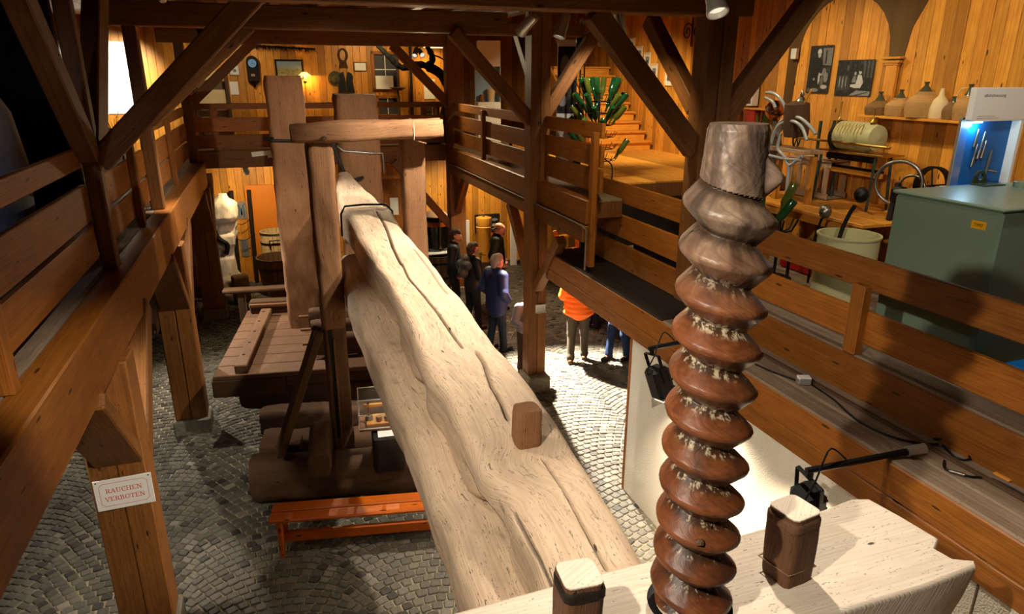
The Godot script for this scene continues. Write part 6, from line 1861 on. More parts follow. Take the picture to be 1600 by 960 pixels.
# black-and-white print for a wall photograph: abstract lit shapes on a dark ground
func print_tex(sd: int, shapes: Array, W := 96, H := 128, base := 0.10) -> ImageTexture:
	var im := Image.create(W, H, false, Image.FORMAT_RGB8)
	var n := FastNoiseLite.new()
	n.seed = sd
	n.frequency = 0.05
	for y in H:
		for x in W:
			var v := base + 0.22 * maxf(0.0, n.get_noise_2d(x * 1.4, y * 0.8)) + 0.10 * n.get_noise_2d(x * 4, y * 4)
			var p := Vector2(x / float(W), y / float(H))
			for s in shapes:
				if s[0] is Vector2:      # polygon: points then tone
					if Geometry2D.is_point_in_polygon(p, PackedVector2Array(s.slice(0, -1))): v = s[-1] + 0.07 * n.get_noise_2d(x * 3, y * 3)
					continue
				var q := pow((p.x - s[0]) / s[2], 2.0) + pow((p.y - s[1]) / s[3], 2.0)
				if q < 1.0: v = lerpf(s[4] + 0.10 * n.get_noise_2d(x * 5, y * 5), v, smoothstep(0.6, 1.0, q))
			im.set_pixel(x, y, Color(v, v, v))
	return ImageTexture.create_from_image(im)

func print_mat(called: String, t: ImageTexture) -> StandardMaterial3D:
	var m := mat(called, Color.WHITE, 0.5)
	m.albedo_texture = t
	return m

# a flat rectangle of exact size with the picture once across it, on a thin board; faces +z before turning
func print_board(called: String, parent: Node, w: float, h: float, m: Material, t: Transform3D, thick := 0.006) -> MeshInstance3D:
	var mb := MB.new()
	var n := Vector3(0, 0, 1)
	mb.poly([Vector3(-w / 2, h / 2, thick), Vector3(w / 2, h / 2, thick), Vector3(w / 2, -h / 2, thick), Vector3(-w / 2, -h / 2, thick)], n, [Vector2(0, 0), Vector2(1, 0), Vector2(1, 1), Vector2(0, 1)])
	for s in [[Vector3(-w / 2, -h / 2, 0), Vector3(w / 2, -h / 2, 0), Vector3(0, -1, 0)], [Vector3(-w / 2, h / 2, 0), Vector3(w / 2, h / 2, 0), Vector3(0, 1, 0)], [Vector3(-w / 2, -h / 2, 0), Vector3(-w / 2, h / 2, 0), Vector3(-1, 0, 0)], [Vector3(w / 2, -h / 2, 0), Vector3(w / 2, h / 2, 0), Vector3(1, 0, 0)]]:
		var z := Vector3(0, 0, thick)
		mb.poly([s[0], s[1], s[1] + z, s[0] + z], s[2], [Vector2(0.01, 0.01), Vector2(0.99, 0.01), Vector2(0.99, 0.02), Vector2(0.01, 0.02)])
	mb.poly([Vector3(-w / 2, h / 2, 0), Vector3(w / 2, h / 2, 0), Vector3(w / 2, -h / 2, 0), Vector3(-w / 2, -h / 2, 0)], -n, [Vector2(0, 0), Vector2(1, 0), Vector2(1, 1), Vector2(0, 1)])
	return put(mb.mesh(), m, called, parent, t)

func framed(label: String, at: Vector3, w: float, h: float, yaw: float, frame_m: String, pm: Material, cat: String, group := "", fw := 0.03) -> Node3D:
	var t := thing("framed_picture", label, cat, at, yaw, group)
	print_board("picture", t, w - fw, h - fw, pm, Transform3D(Basis.IDENTITY, Vector3(0, 0, 0.004)))
	for s in [-1, 1]:
		pbox("frame_bar", t, Vector3(0, s * (h - fw) * 0.5, 0.01), Vector3(w, fw, 0.022), M[frame_m], 0.004)
		pbox("frame_bar", t, Vector3(s * (w - fw) * 0.5, 0, 0.01), Vector3(fw, h - 2 * fw, 0.022), M[frame_m], 0.004)
	return t

func text_mesh(s: String, size: float, depth := 0.002, face := "Droid Sans") -> TextMesh:
	var t := TextMesh.new()
	var f := SystemFont.new()
	f.font_names = PackedStringArray([face])
	t.font = f
	t.text = s
	t.font_size = 48
	t.pixel_size = size / 48.0
	t.depth = depth
	t.curve_step = 2.0
	return t

func bottle(label: String, at: Transform3D, m: String, group: String, s := 1.0) -> Node3D:
	var o := thing("bottle", label, "bottle", Vector3.ZERO, 0.0, group)
	o.transform = at
	var mb := MB.new()
	mb.lathe(Transform3D(Basis.from_scale(Vector3.ONE * s), Vector3.ZERO), [Vector2(0, 0.012), Vector2(0.03, 0.004), Vector2(0.037, 0.0), Vector2(0.039, 0.006), Vector2(0.039, 0.17), Vector2(0.036, 0.195), Vector2(0.02, 0.225), Vector2(0.0145, 0.25), Vector2(0.0135, 0.285)], 16)
	put(mb.mesh(), M[m], "glass", o)
	mb = MB.new()
	mb.lathe(Transform3D(Basis.from_scale(Vector3.ONE * s), Vector3.ZERO), [Vector2(0.0135, 0.284), Vector2(0.017, 0.285), Vector2(0.017, 0.30), Vector2(0.012, 0.302), Vector2(0.011, 0.28)], 14)
	put(mb.mesh(), M[m], "lip", o)
	return o

func upper_room() -> void:
	var green := mat("bottle_green", Color(0.07, 0.24, 0.11), 0.08)
	green.metallic_specular = 0.8
	var gr2 := mat("bottle_olive", Color(0.30, 0.33, 0.10), 0.08)
	gr2.metallic_specular = 0.8
	var amber := mat("bottle_amber", Color(0.36, 0.16, 0.04), 0.08)
	amber.metallic_specular = 0.8
	mat("wicker", Color(0.72, 0.55, 0.33), 0.7)
	mat("wicker_dark", Color(0.52, 0.38, 0.22), 0.7)
	mat("wicker_pale", Color(0.86, 0.76, 0.58), 0.7)
	mat("glass_grey", Color(0.30, 0.30, 0.22), 0.08)
	mat("arch_wood", Color(0.46, 0.49, 0.56), 0.6, [M["pine2"].albedo_texture, M["pine2"].normal_texture], Vector2(0.55, 2.2), 0.3)
	mat("lacquer", Color(0.72, 0.70, 0.52), 0.3)
	mat("green_paint", Color(0.16, 0.22, 0.17), 0.45)
	var gt := mat("hose", Color(0.60, 0.62, 0.64), 0.25)
	gt.metallic_specular = 0.6
	# --- prints on the right wall
	var wx := 7.365
	var p1 := print_mat("print_man", print_tex(3, [
		[Vector2(0.55, 0.05), Vector2(1.0, 0.05), Vector2(1.0, 0.42), Vector2(0.62, 0.40), 0.42], [Vector2(0.7, 0.1), Vector2(0.76, 0.1), Vector2(0.78, 0.38), Vector2(0.7, 0.38), 0.15],
		[Vector2(0.28, 0.26), Vector2(0.50, 0.24), Vector2(0.60, 0.34), Vector2(0.64, 0.62), Vector2(0.55, 0.86), Vector2(0.12, 0.86), Vector2(0.10, 0.45), 0.07],
		[0.42, 0.13, 0.10, 0.075, 0.72], [0.43, 0.20, 0.075, 0.06, 0.62], [0.60, 0.60, 0.06, 0.03, 0.6], [0.30, 0.70, 0.05, 0.035, 0.55],
		[0.72, 0.55, 0.10, 0.10, 0.45], [0.82, 0.66, 0.10, 0.12, 0.50], [0.66, 0.74, 0.09, 0.12, 0.36], [0.52, 0.68, 0.05, 0.14, 0.70], [0.78, 0.86, 0.16, 0.05, 0.66], [0.36, 0.93, 0.22, 0.045, 0.50], [0.1, 0.93, 0.06, 0.05, 0.35], [0.88, 0.50, 0.07, 0.05, 0.22]]))
	var p2 := print_mat("print_workshop", print_tex(8, [
		[Vector2(0.70, 0.02), Vector2(0.97, 0.02), Vector2(0.97, 0.5), Vector2(0.74, 0.48), 0.28], [Vector2(0.78, 0.02), Vector2(0.81, 0.02), Vector2(0.83, 0.48), Vector2(0.79, 0.48), 0.10], [Vector2(0.88, 0.02), Vector2(0.91, 0.02), Vector2(0.92, 0.5), Vector2(0.88, 0.5), 0.12],
		[Vector2(0.05, 0.45), Vector2(0.34, 0.42), Vector2(0.38, 0.82), Vector2(0.02, 0.86), 0.22], [0.10, 0.60, 0.015, 0.20, 0.6], [0.19, 0.62, 0.015, 0.20, 0.65], [0.28, 0.60, 0.015, 0.18, 0.55],
		[Vector2(0.60, 0.40), Vector2(0.70, 0.42), Vector2(0.76, 0.62), Vector2(0.70, 0.78), Vector2(0.54, 0.78), Vector2(0.42, 0.74), Vector2(0.42, 0.68), Vector2(0.56, 0.66), 0.74], [0.65, 0.33, 0.045, 0.075, 0.70], [0.66, 0.28, 0.05, 0.04, 0.12],
		[Vector2(0.48, 0.44), Vector2(0.55, 0.44), Vector2(0.56, 0.62), Vector2(0.44, 0.62), 0.48], [0.52, 0.37, 0.035, 0.06, 0.62], [0.30, 0.22, 0.04, 0.10, 0.30], [0.88, 0.62, 0.08, 0.12, 0.12],
		[Vector2(0.42, 0.98), Vector2(0.6, 0.84), Vector2(0.98, 0.86), Vector2(0.96, 0.98), 0.52], [Vector2(0.55, 0.97), Vector2(0.9, 0.88), Vector2(0.92, 0.90), Vector2(0.6, 0.99), 0.2]], 128, 96))
	for d in [[p1, Vector3(wx, 4.71, -8.22), 0.43, 0.63, "black and white photo print of a standing man on the right plank wall"], [p2, Vector3(wx, 4.60, -7.57), 0.62, 0.45, "black and white photo print of seated workers on the right plank wall"]]:
		var o := print_board("photo_print", self, d[2], d[3], d[0], Transform3D(Basis(Vector3.UP, -PI / 2), d[1]))
		tag(o, d[4], "photograph", "photo prints on the right wall")
	# --- wooden arches with a capital
	var arch := thing("wall_arches", "greyish wooden arches with a small pilaster on the right plank wall", "arch", Vector3(7.37, 0, 0))
	var poly := PackedVector2Array()   # x = z, y = height
	for k in 15:
		var a := PI - PI * k / 14.0
		poly.append(Vector2(-7.88 + 0.80 * cos(a), 4.92 + 0.72 * sin(a)))
	poly.append(Vector2(-7.07, 4.83)); poly.append(Vector2(-6.87, 4.83))
	for k in 14:
		var a := PI - PI * k / 13.0
		poly.append(Vector2(-4.95 + 1.9 * cos(a), 4.85 + 1.35 * sin(a)))
	poly.append(Vector2(-2.85, 4.85)); poly.append(Vector2(-2.85, 6.9)); poly.append(Vector2(-8.9, 6.9)); poly.append(Vector2(-8.9, 4.2)); poly.append(Vector2(-8.72, 4.2))
	var cp := CSGPolygon3D.new()
	cp.polygon = poly
	cp.depth = 0.03
	cp.material = M["arch_wood"]
	cp.name = "spandrel"
	cp.transform = Transform3D(Basis(Vector3(0, 0, 1), Vector3(0, 1, 0), Vector3(-1, 0, 0)), Vector3(0.0, 0, 0))
	arch.add_child(cp, true)
	pbox("pilaster", arch, Vector3(-0.03, 4.50, -6.96), Vector3(0.05, 0.60, 0.17), M["pine4"], 0.006)
	pbox("capital", arch, Vector3(-0.04, 4.79, -6.965), Vector3(0.07, 0.03, 0.25), M["pine3"], 0.006)
	pbox("capital", arch, Vector3(-0.04, 4.835, -6.965), Vector3(0.09, 0.03, 0.28), M["pine3"], 0.006)
	pbox("capital", arch, Vector3(-0.035, 4.76, -6.965), Vector3(0.06, 0.02, 0.21), M["pine3"], 0.005)
	tag(pbox("junction_box", self, Vector3(7.33, 4.93, -8.72), Vector3(0.05, 0.15, 0.12), M["silver"], 0.006), "small grey electrical box on the arch edge beside the photo print", "electrical box")
	# --- shelf with wicker bottles
	var sh := thing("wall_shelf", "narrow wooden wall shelf carrying the wicker bottles", "shelf", Vector3(7.25, 4.16, -6.4))
	pbox("board", sh, Vector3(0, -0.015, 0), Vector3(0.30, 0.03, 1.5), M["pine5"], 0.004)
	for z in [-0.6, 0.55]: pbox("bracket", sh, Vector3(0.08, -0.1, z), Vector3(0.12, 0.14, 0.03), M["pine2"], 0.004)
	var kinds := [
		[-6.97, 0.155, 0.17, 0.28, "wicker_dark", "squat brown wicker bottle at the left end of the shelf"],
		[-6.67, 0.150, 0.21, 0.31, "wicker", "wicker bottle with clear neck, second from the left on the shelf"],
		[-6.34, 0.185, 0.29, 0.40, "wicker", "largest wicker bottle in the middle of the shelf"],
		[-6.12, 0.105, 0.20, 0.33, "wicker_pale", "slim pale smooth bottle beside the largest wicker bottle"],
		[-5.95, 0.095, 0.19, 0.25, "wicker_dark", "small dark woven bottle near the right end of the shelf"],
		[-5.78, 0.13, 0.26, 0.38, "wicker", "wicker bottle with a curved handle at the right end of the shelf"]]
	for kd in kinds:
		var t := thing("wicker_bottle", kd[5], "bottle", Vector3(7.24, 4.162, kd[0]), 0.0, "wicker bottles on the shelf")
		var R: float = kd[1]
		var bh: float = kd[2]
		var mb := MB.new()
		var prof := [Vector2(0, 0), Vector2(R * 0.86, 0.0)]
		var rows := int(bh / 0.016)
		for k in rows:
			for s in 4:
				var f := (k + s / 4.0) / rows
				var r := R * (0.88 + 0.12 * sin(f * PI * 0.9 + 0.2)) * (1.0 - 0.52 * smoothstep(0.55, 1.0, f))
				prof.append(Vector2(r + 0.005 * sin(PI * s / 4.0), bh * f + 0.002))
		prof.append(Vector2(R * 0.45, bh)); prof.append(Vector2(R * 0.40, bh))
		if kd[4] == "wicker_pale":
			prof = [Vector2(0, 0), Vector2(R * 0.9, 0), Vector2(R, 0.03), Vector2(R * 0.98, 0.12), Vector2(R * 0.7, 0.2), Vector2(R * 0.3, bh * 1.25), Vector2(0.018, kd[3]), Vector2(0, kd[3])]
		mb.lathe(Transform3D.IDENTITY, prof, 32)
		if kd[4] != "wicker_pale":
			for q in 26:   # upright stakes of the weave
				var an := TAU * q / 26
				var pts := []
				for k in 7:
					var f := k / 6.0
					var r := R * (0.88 + 0.12 * sin(f * PI * 0.9 + 0.2)) * (1.0 - 0.52 * smoothstep(0.55, 1.0, f)) + 0.003
					pts.append(Vector3(cos(an) * r, bh * f, sin(an) * r))
				mb.tube(pts, 0.004, 5, false)
		put(mb.mesh(), M[kd[4]], "wicker", t)
		if kd[4] != "wicker_pale":
			mb = MB.new()
			mb.lathe(Transform3D.IDENTITY, [Vector2(R * 0.42, bh - 0.01), Vector2(R * 0.25, bh + (kd[3] - bh) * 0.35), Vector2(0.022, bh + (kd[3] - bh) * 0.6), Vector2(0.020, kd[3] - 0.02), Vector2(0.028, kd[3] - 0.018), Vector2(0.028, kd[3]), Vector2(0, kd[3])], 18)
			put(mb.mesh(), M["glass_grey"], "neck", t)
		if kd[5].contains("handle"):
			mb = MB.new()
			mb.tube([Vector3(0, 0.15, -0.13), Vector3(0, 0.26, -0.15), Vector3(0, 0.33, -0.11), Vector3(0, 0.34, -0.03)], 0.008, 8)
			put(mb.mesh(), M["wicker_pale"], "handle", t)
	# --- cabinet and little shelf with bottles left of the still
	var cab := thing("wall_cabinet", "small glazed wall cabinet with white frame next to the big post", "cabinet", Vector3(7.3, 4.36, -9.63))
	pbox("back", cab, Vector3(0.05, 0, 0), Vector3(0.02, 0.36, 0.36), M["timber0"], 0.003)
	for s in [-1, 1]:
		pbox("frame_bar", cab, Vector3(-0.02, s * 0.17, 0), Vector3(0.12, 0.025, 0.38), M["white"], 0.003)
		pbox("frame_bar", cab, Vector3(-0.02, 0, s * 0.18), Vector3(0.12, 0.34, 0.025), M["white"], 0.003)
	pbox("inner_shelf", cab, Vector3(0.0, 0.03, 0), Vector3(0.08, 0.01, 0.34), M["silver"], 0.002)
	pbox("pane", cab, Vector3(-0.075, 0, 0), Vector3(0.004, 0.32, 0.34), M["clear"], 0.0)
	for y in [3.90, 4.14]:
		tag(pbox("wall_board", self, Vector3(7.26, y, -9.45), Vector3(0.24, 0.025, 1.1), M["pine4"], 0.003), ["lower", "upper"][int(y > 4)] + " narrow board shelf under the small glazed cabinet", "shelf")
	var bm := ["bottle_olive", "bottle_amber", "red_paint", "bottle_olive", "bottle_green"]
	for k in 5:
		if k == 2:
			var cn := thing("tin_box", "red tin box between bottles on the lower board shelf", "tin", Vector3(7.22, 3.913, -9.36))
			pbox("body", cn, Vector3(0, 0.10, 0), Vector3(0.12, 0.20, 0.2), M["red_paint"], 0.006)
			pbox("lid", cn, Vector3(0, 0.21, 0), Vector3(0.125, 0.02, 0.205), M["red_paint"], 0.004)
			continue
		bottle("upright bottle on the lower board shelf, number %s from the left" % ["one", "two", "", "three", "four"][k], Transform3D(Basis.IDENTITY, Vector3(7.22, 3.913, -9.86 + k * 0.2)), bm[k], "bottles on the board shelf", 0.8)
	# --- tables
	for d in [[Vector3(6.75, 3.05, -7.0), 1.25, 2.3, "large pale wooden table carrying the bottling machine and crate"], [Vector3(5.72, 2.78, -8.1), 0.7, 0.5, "low wooden stool table in front of the still"]]:
		var t := thing("table", d[3], "table", d[0])
		for k in 4: pbox("top_board", t, Vector3((k - 1.5) * d[1] / 4.0, -0.02, 0), Vector3(d[1] / 4.0 - 0.004, 0.04, d[2]), M["pine%d" % (2 + k)], 0.005, k)
		for x in [-1, 1]:
			for z in [-1, 1]: pbox("leg", t, Vector3(x * (d[1] * 0.5 - 0.07), (-d[0].y + 2.3 - 0.04) * 0.5 - 0.02, z * (d[2] * 0.5 - 0.07)), Vector3(0.07, d[0].y - 2.3 - 0.04, 0.07), M["pine1"], 0.005)
		pbox("apron", t, Vector3(-d[1] * 0.5 + 0.05, -0.09, 0), Vector3(0.025, 0.1, d[2] - 0.2), M["pine2"], 0.003)
	tag(pbox("wooden_step", self, Vector3(5.62, 2.60, -7.2), Vector3(0.45, 0.6, 0.5), M["pine3"], 0.01), "plain wooden box step behind the spike rack", "box")
	tag(pbox("red_crate", self, Vector3(6.2, 2.46, -6.7), Vector3(0.3, 0.3, 0.6), M["red_paint"], 0.01), "red crate under the pale table", "crate")
	# --- bottling machine with brass drum
	var bmn := thing("bottling_machine", "iron-framed bottling machine with a brass drum on the pale table", "machine", Vector3(6.95, 3.05, -6.9))
	for q in [[-0.12, -0.50], [0.12, -0.50], [-0.12, 0.42], [0.12, 0.42]]:
		stick("leg", bmn, Vector3(q[0] * 1.3, 0, q[1]), Vector3(q[0], 0.66, q[1] * 0.95), 0.035, 0.035, M["green_paint"], Vector3.BACK)
	for x in [-0.13, 0.09]: pbox("upright", bmn, Vector3(x, 0.51, -0.56), Vector3(0.035, 1.02, 0.035), M["green_paint"], 0.005)
	pbox("tray", bmn, Vector3(0, 0.67, 0.02), Vector3(0.34, 0.02, 1.05), M["brass"], 0.004)
	pbox("rail", bmn, Vector3(0, 0.42, -0.03), Vector3(0.03, 0.06, 0.92), M["pine3"], 0.004)
	pbox("rail", bmn, Vector3(0, 0.47, -0.03), Vector3(0.04, 0.03, 0.92), M["iron"], 0.004)
	pbox("mechanism", bmn, Vector3(-0.05, 0.60, -0.05), Vector3(0.1, 0.07, 0.75), M["iron"], 0.01)
	var mb := MB.new()
	var prof := [Vector2(0, -0.30), Vector2(0.14, -0.30)]
	for k in 9:
		var z := -0.30 + k * 0.045
		prof.append(Vector2(0.175, z + 0.004)); prof.append(Vector2(0.175, z + 0.036)); prof.append(Vector2(0.165, z + 0.040))
	prof.append_array([Vector2(0.18, 0.12), Vector2(0.18, 0.14), Vector2(0.165, 0.16), Vector2(0.15, 0.27), Vector2(0, 0.30)])
	mb.lathe(Transform3D(Basis(Vector3.RIGHT, PI / 2), Vector3(0, 0.86, 0)), prof, 32)
	put(mb.mesh(), M["lacquer"], "drum", bmn)
	mb = MB.new()
	mb.lathe(Transform3D(Basis(Vector3.RIGHT, PI / 2), Vector3(0, 0.84, -0.38)), [Vector2(0, -0.06), Vector2(0.10, -0.06), Vector2(0.20, 0.05), Vector2(0.20, 0.08), Vector2(0, 0.08)], 24)
	put(mb.mesh(), M["oak_black"], "end_plate", bmn)
	for d in [[-0.36, 0.30], [0.18, 0.24]]:
		mb = MB.new()
		mb.lathe(Transform3D(Basis.IDENTITY, Vector3(-0.02, 0.98, d[0])), [Vector2(0.03, 0), Vector2(0.035, 0.06), Vector2(0.02, 0.08), Vector2(0.008, 0.1), Vector2(0.006, d[1] - 0.04), Vector2(0.014, d[1] - 0.02), Vector2(0, d[1])], 12)
		put(mb.mesh(), M["brass"], "oil_cup", bmn)
	for k in 9:
		mb = MB.new()
		mb.tube([Vector3(-0.17, 0.9 + 0.02 * (k % 2), -0.28 + k * 0.055), Vector3(-0.13, 1.02, -0.28 + k * 0.055)], 0.006, 6)
		put(mb.mesh(), M["brass"], "nozzle", bmn)
	mb = MB.new()
	mb.tube([Vector3(-0.16, 0.78, -1.0), Vector3(-0.16, 0.78, 0.62)], 0.016, 8)
	put(mb.mesh(), M["brass"], "shaft", bmn)
	wheel(bmn, Vector3(-0.16, 0.78, -0.93), 0.13, 0.012, 6, M["green_paint"], Basis(Vector3.UP, 0.5) * Basis(Vector3.RIGHT, PI / 2))
	# --- still: copper ball, sack-cloth cask, pale hoses
	var st := thing("still", "old still with a bronze ball, dark cask and pale curved pipes", "still", Vector3(6.4, 3.05, -7.75))
	mb = MB.new()
	mb.ball(Vector3(0, 1.14, -0.12), Vector3(0.12, 0.13, 0.12), 20)
	put(mb.mesh(), M["copper"], "ball", st)
	mb = MB.new()
	mb.lathe(Transform3D(Basis(Vector3.RIGHT, 0.5), Vector3(0, 1.14, -0.12)), [Vector2(0.122, -0.012), Vector2(0.132, 0), Vector2(0.122, 0.012)], 20)
	put(mb.mesh(), M["iron"], "band", st)
	mb = MB.new()
	mb.lathe(Transform3D(Basis.IDENTITY, Vector3(0.02, 0, -0.12)), [Vector2(0.16, 0.45), Vector2(0.12, 0.75), Vector2(0.05, 0.9), Vector2(0.045, 1.02)], 20)
	put(mb.mesh(), M["dusty"], "stand_cone", st)
	mb = MB.new()
	mb.lathe(Transform3D(Basis(Vector3.BACK, 0.1), Vector3(0.02, 0.84, 0.32)), [Vector2(0, 0), Vector2(0.15, 0.0), Vector2(0.165, 0.16), Vector2(0.15, 0.40), Vector2(0.06, 0.43), Vector2(0, 0.43)], 22)
	put(mb.mesh(), M["oak_dark"], "cask", st)
	mb = MB.new()
	mb.lathe(Transform3D(Basis.IDENTITY, Vector3(0.02, 1.27, 0.34)), [Vector2(0.07, 0), Vector2(0.05, 0.03), Vector2(0.02, 0.05), Vector2(0.03, 0.08), Vector2(0.015, 0.12), Vector2(0, 0.14)], 12)
	put(mb.mesh(), M["iron_bright"], "valve", st)
	stick("spout", st, Vector3(0, 1.25, 0.42), Vector3(0, 1.42, 0.52), 0.03, 0.03, M["pine4"])
	var hose := [
		[Vector3(-0.1, 1.36, -0.2), Vector3(-0.1, 1.34, 0.0), Vector3(-0.1, 1.18, 0.20), Vector3(-0.1, 0.98, 0.22), Vector3(-0.1, 0.86, 0.12)],
		[Vector3(-0.14, 1.30, -0.16), Vector3(-0.14, 1.25, 0.0), Vector3(-0.14, 1.18, 0.06)],
		[Vector3(-0.1, 0.72, 0.02), Vector3(-0.1, 0.98, 0.12), Vector3(-0.1, 1.08, 0.38), Vector3(-0.1, 1.02, 0.62), Vector3(-0.1, 0.90, 0.80)],
		[Vector3(-0.13, 0.72, 0.05), Vector3(-0.13, 0.94, 0.14), Vector3(-0.13, 1.03, 0.38), Vector3(-0.13, 0.95, 0.60), Vector3(-0.13, 0.82, 0.70)],
		[Vector3(-0.1, 0.86, 0.18), Vector3(-0.1, 0.66, 0.16), Vector3(-0.1, 0.58, 0.30), Vector3(-0.1, 0.48, 0.40), Vector3(-0.1, 0.62, 0.62)],
		[Vector3(-0.1, 0.48, 0.40), Vector3(-0.1, 0.2, 0.42), Vector3(-0.1, 0.02, 0.42)],
		[Vector3(-0.1, 0.57, -0.05), Vector3(-0.1, 0.55, 0.3), Vector3(-0.1, 0.57, 0.6)]]
	for h in hose:
		mb = MB.new()
		mb.tube(smooth_path(h), 0.021, 8)
		put(mb.mesh(), gt, "pipe", st)
	pbox("post", st, Vector3(0.0, 0.3, 0.1), Vector3(0.07, 0.6, 0.07), M["pine1"], 0.005)
	pbox("post", st, Vector3(0.1, 0.3, 0.6), Vector3(0.07, 0.6, 0.07), M["pine2"], 0.005)
	pbox("bearer", st, Vector3(0.05, 0.66, 0.2), Vector3(0.3, 0.05, 0.9), M["dusty_light"], 0.005)
	# --- slatted crate
	var cr := thing("slatted_crate", "pale slatted wooden crate behind the bottling machine legs", "crate", Vector3(7.05, 3.05, -7.65), 0.1)
	for x in [-0.17, 0.17]:
		for k in 5: pbox("slat", cr, Vector3(x, 0.25, -0.3 + k * 0.15), Vector3(0.016, 0.34, 0.075), M["dusty_light"], 0.003, k)
		for y in [0.05, 0.46]: pbox("rail", cr, Vector3(x, y, 0), Vector3(0.02, 0.08, 0.72), M["dusty_light"], 0.003)
	pbox("top_board", cr, Vector3(0, 0.51, 0), Vector3(0.4, 0.02, 0.74), M["dusty_light"], 0.003)
	pbox("bottom_board", cr, Vector3(0, 0.02, 0), Vector3(0.36, 0.02, 0.70), M["dusty"], 0.003)
	# --- wheels of two corking machines
	var cm := thing("corking_machine", "grey corking machine with a large ring wheel left of the teal machine", "machine", Vector3(6.72, 3.05, -6.02))
	wheel(cm, Vector3(0, 0.42, 0), 0.24, 0.022, 0, M["iron_bright"], Basis(Vector3.UP, 0.5) * Basis(Vector3.BACK, PI / 2))
	wheel(cm, Vector3(0.1, 0.36, 0.1), 0.15, 0.014, 0, M["iron_bright"], Basis(Vector3.UP, 0.2) * Basis(Vector3.BACK, PI / 2))
	stick("stand", cm, Vector3(-0.1, 0.0, 0.05), Vector3(0, 0.42, 0), 0.06, 0.06, M["iron"])
	stick("stand", cm, Vector3(0.1, 0.0, 0.15), Vector3(0, 0.42, 0), 0.05, 0.05, M["iron"])
	pbox("gear_case", cm, Vector3(-0.05, 0.30, 0.08), Vector3(0.14, 0.18, 0.16), M["iron"], 0.03)
	cm = thing("flat_wheel", "dark flat-rimmed drive wheel just behind the teal machine", "wheel", Vector3(6.9, 3.05, -5.74))
	mb = MB.new()
	mb.lathe(Transform3D(Basis(Vector3.BACK, PI / 2 - 0.1), Vector3(0, 0.42, 0)), [Vector2(0.19, -0.045), Vector2(0.21, -0.045), Vector2(0.21, 0.045), Vector2(0.19, 0.045), Vector2(0.19, -0.045)], 36)
	put(mb.mesh(), M["iron"], "rim", cm)
	for k in 4: stick("spoke", cm, Vector3(0, 0.42, 0), Vector3(0, 0.42 + 0.2 * sin(k * PI / 2 + 0.2), 0.2 * cos(k * PI / 2 + 0.2)), 0.02, 0.02, M["iron"], Vector3.RIGHT)
	stick("stand", cm, Vector3(0, 0, 0), Vector3(0, 0.42, 0), 0.05, 0.05, M["iron"], Vector3.BACK)
	# --- tank with ladle
	var tk := thing("tank", "open pale grey metal tub beside the teal machine", "tub", Vector3(5.80, 2.3, -5.70))
	mb = MB.new()
	mb.lathe(Transform3D.IDENTITY, [Vector2(0, 0.0), Vector2(0.31, 0.0), Vector2(0.31, 0.69), Vector2(0.325, 0.69), Vector2(0.325, 0.71), Vector2(0.30, 0.71), Vector2(0.295, 0.2), Vector2(0, 0.2)], 36)
	put(mb.mesh(), M["lacquer"], "body", tk)
	tag_bar("soldering_ladle", "long-handled dark ladle with bulb head leaning over the grey tub", "ladle", [Vector3(5.78, 2.55, -5.86), Vector3(5.84, 3.05, -5.84), Vector3(5.88, 3.30, -5.76)], 0.022, Vector3(5.9, 3.42, -5.72), 0.075, "iron")
	tag_bar("spray_lance", "thin rod tool with a round grey head standing left of the grey tub", "tool", [Vector3(5.85, 2.3, -6.25), Vector3(5.85, 2.9, -6.22), Vector3(5.85, 3.1, -6.16)], 0.014, Vector3(5.85, 3.17, -6.14), 0.07, "iron_bright")
	tag_bar("bulb_tool", "short dark bulb-headed tool behind the near right railing", "tool", [Vector3(5.4, 2.3, -6.1), Vector3(5.4, 2.75, -6.1)], 0.018, Vector3(5.4, 2.82, -6.08), 0.07, "green_paint")
	# --- dark green bottle on a spike rack near the screw head
	for d in [[Vector3(5.66, 3.02, -6.55), 0.55, "tilted green bottle upside down on a spike, right of the screw head", "bottle_olive"], [Vector3(5.45, 2.98, -6.75), -0.1, "dark green bottle partly hidden by the screw head", "bottle_green"], [Vector3(5.5, 2.85, -6.4), 0.9, "low green bottle lying against the spike rack behind the screw", "bottle_green"]]:
		bottle(d[2], Transform3D(Basis(Vector3.UP, -0.7) * Basis(Vector3.BACK, PI - d[1] * 0.6) , d[0] + Vector3(0.14 * d[1], 0.42, 0)), d[3], "bottles beside the screw head", 1.35)
	var sr := thing("spike_rack", "black iron spike rack behind the near right railing", "rack", Vector3(5.6, 2.3, -6.55))
	mb = MB.new()
	for k in 6:
		var a := TAU * k / 6
		mb.tube([Vector3(0, 0.55, 0), Vector3(cos(a) * 0.14, 0.6, sin(a) * 0.14), Vector3(cos(a) * 0.2, 0.74, sin(a) * 0.2)], 0.012, 6)
	mb.tube([Vector3(0, 0, 0), Vector3(0, 0.75, 0)], 0.018, 8)
	mb.lathe(Transform3D.IDENTITY, [Vector2(0, 0), Vector2(0.2, 0), Vector2(0.2, 0.02), Vector2(0, 0.03)], 20)
	put(mb.mesh(), M["iron"], "body", sr)
	# --- teal machine
	var tm := thing("teal_machine", "big teal-painted sheet metal machine housing behind the near right railing", "machine", Vector3(5.95, 2.3, -4.02))
	pbox("housing", tm, Vector3(0, 0.69, 0), Vector3(1.9, 1.36, 0.96), M["teal"], 0.03)
	pbox("lid_edge", tm, Vector3(0, 1.385, 0), Vector3(1.93, 0.03, 0.99), M["teal"], 0.012)
	pbox("base_frame", tm, Vector3(0, 0.03, 0), Vector3(1.8, 0.06, 0.9), M["iron"], 0.01)
	print_board("label", tm, 0.12, 0.06, M["yellow_label"], Transform3D(Basis(Vector3.UP, -PI / 2), Vector3(-0.952, 1.25, 0.32)), 0.003)
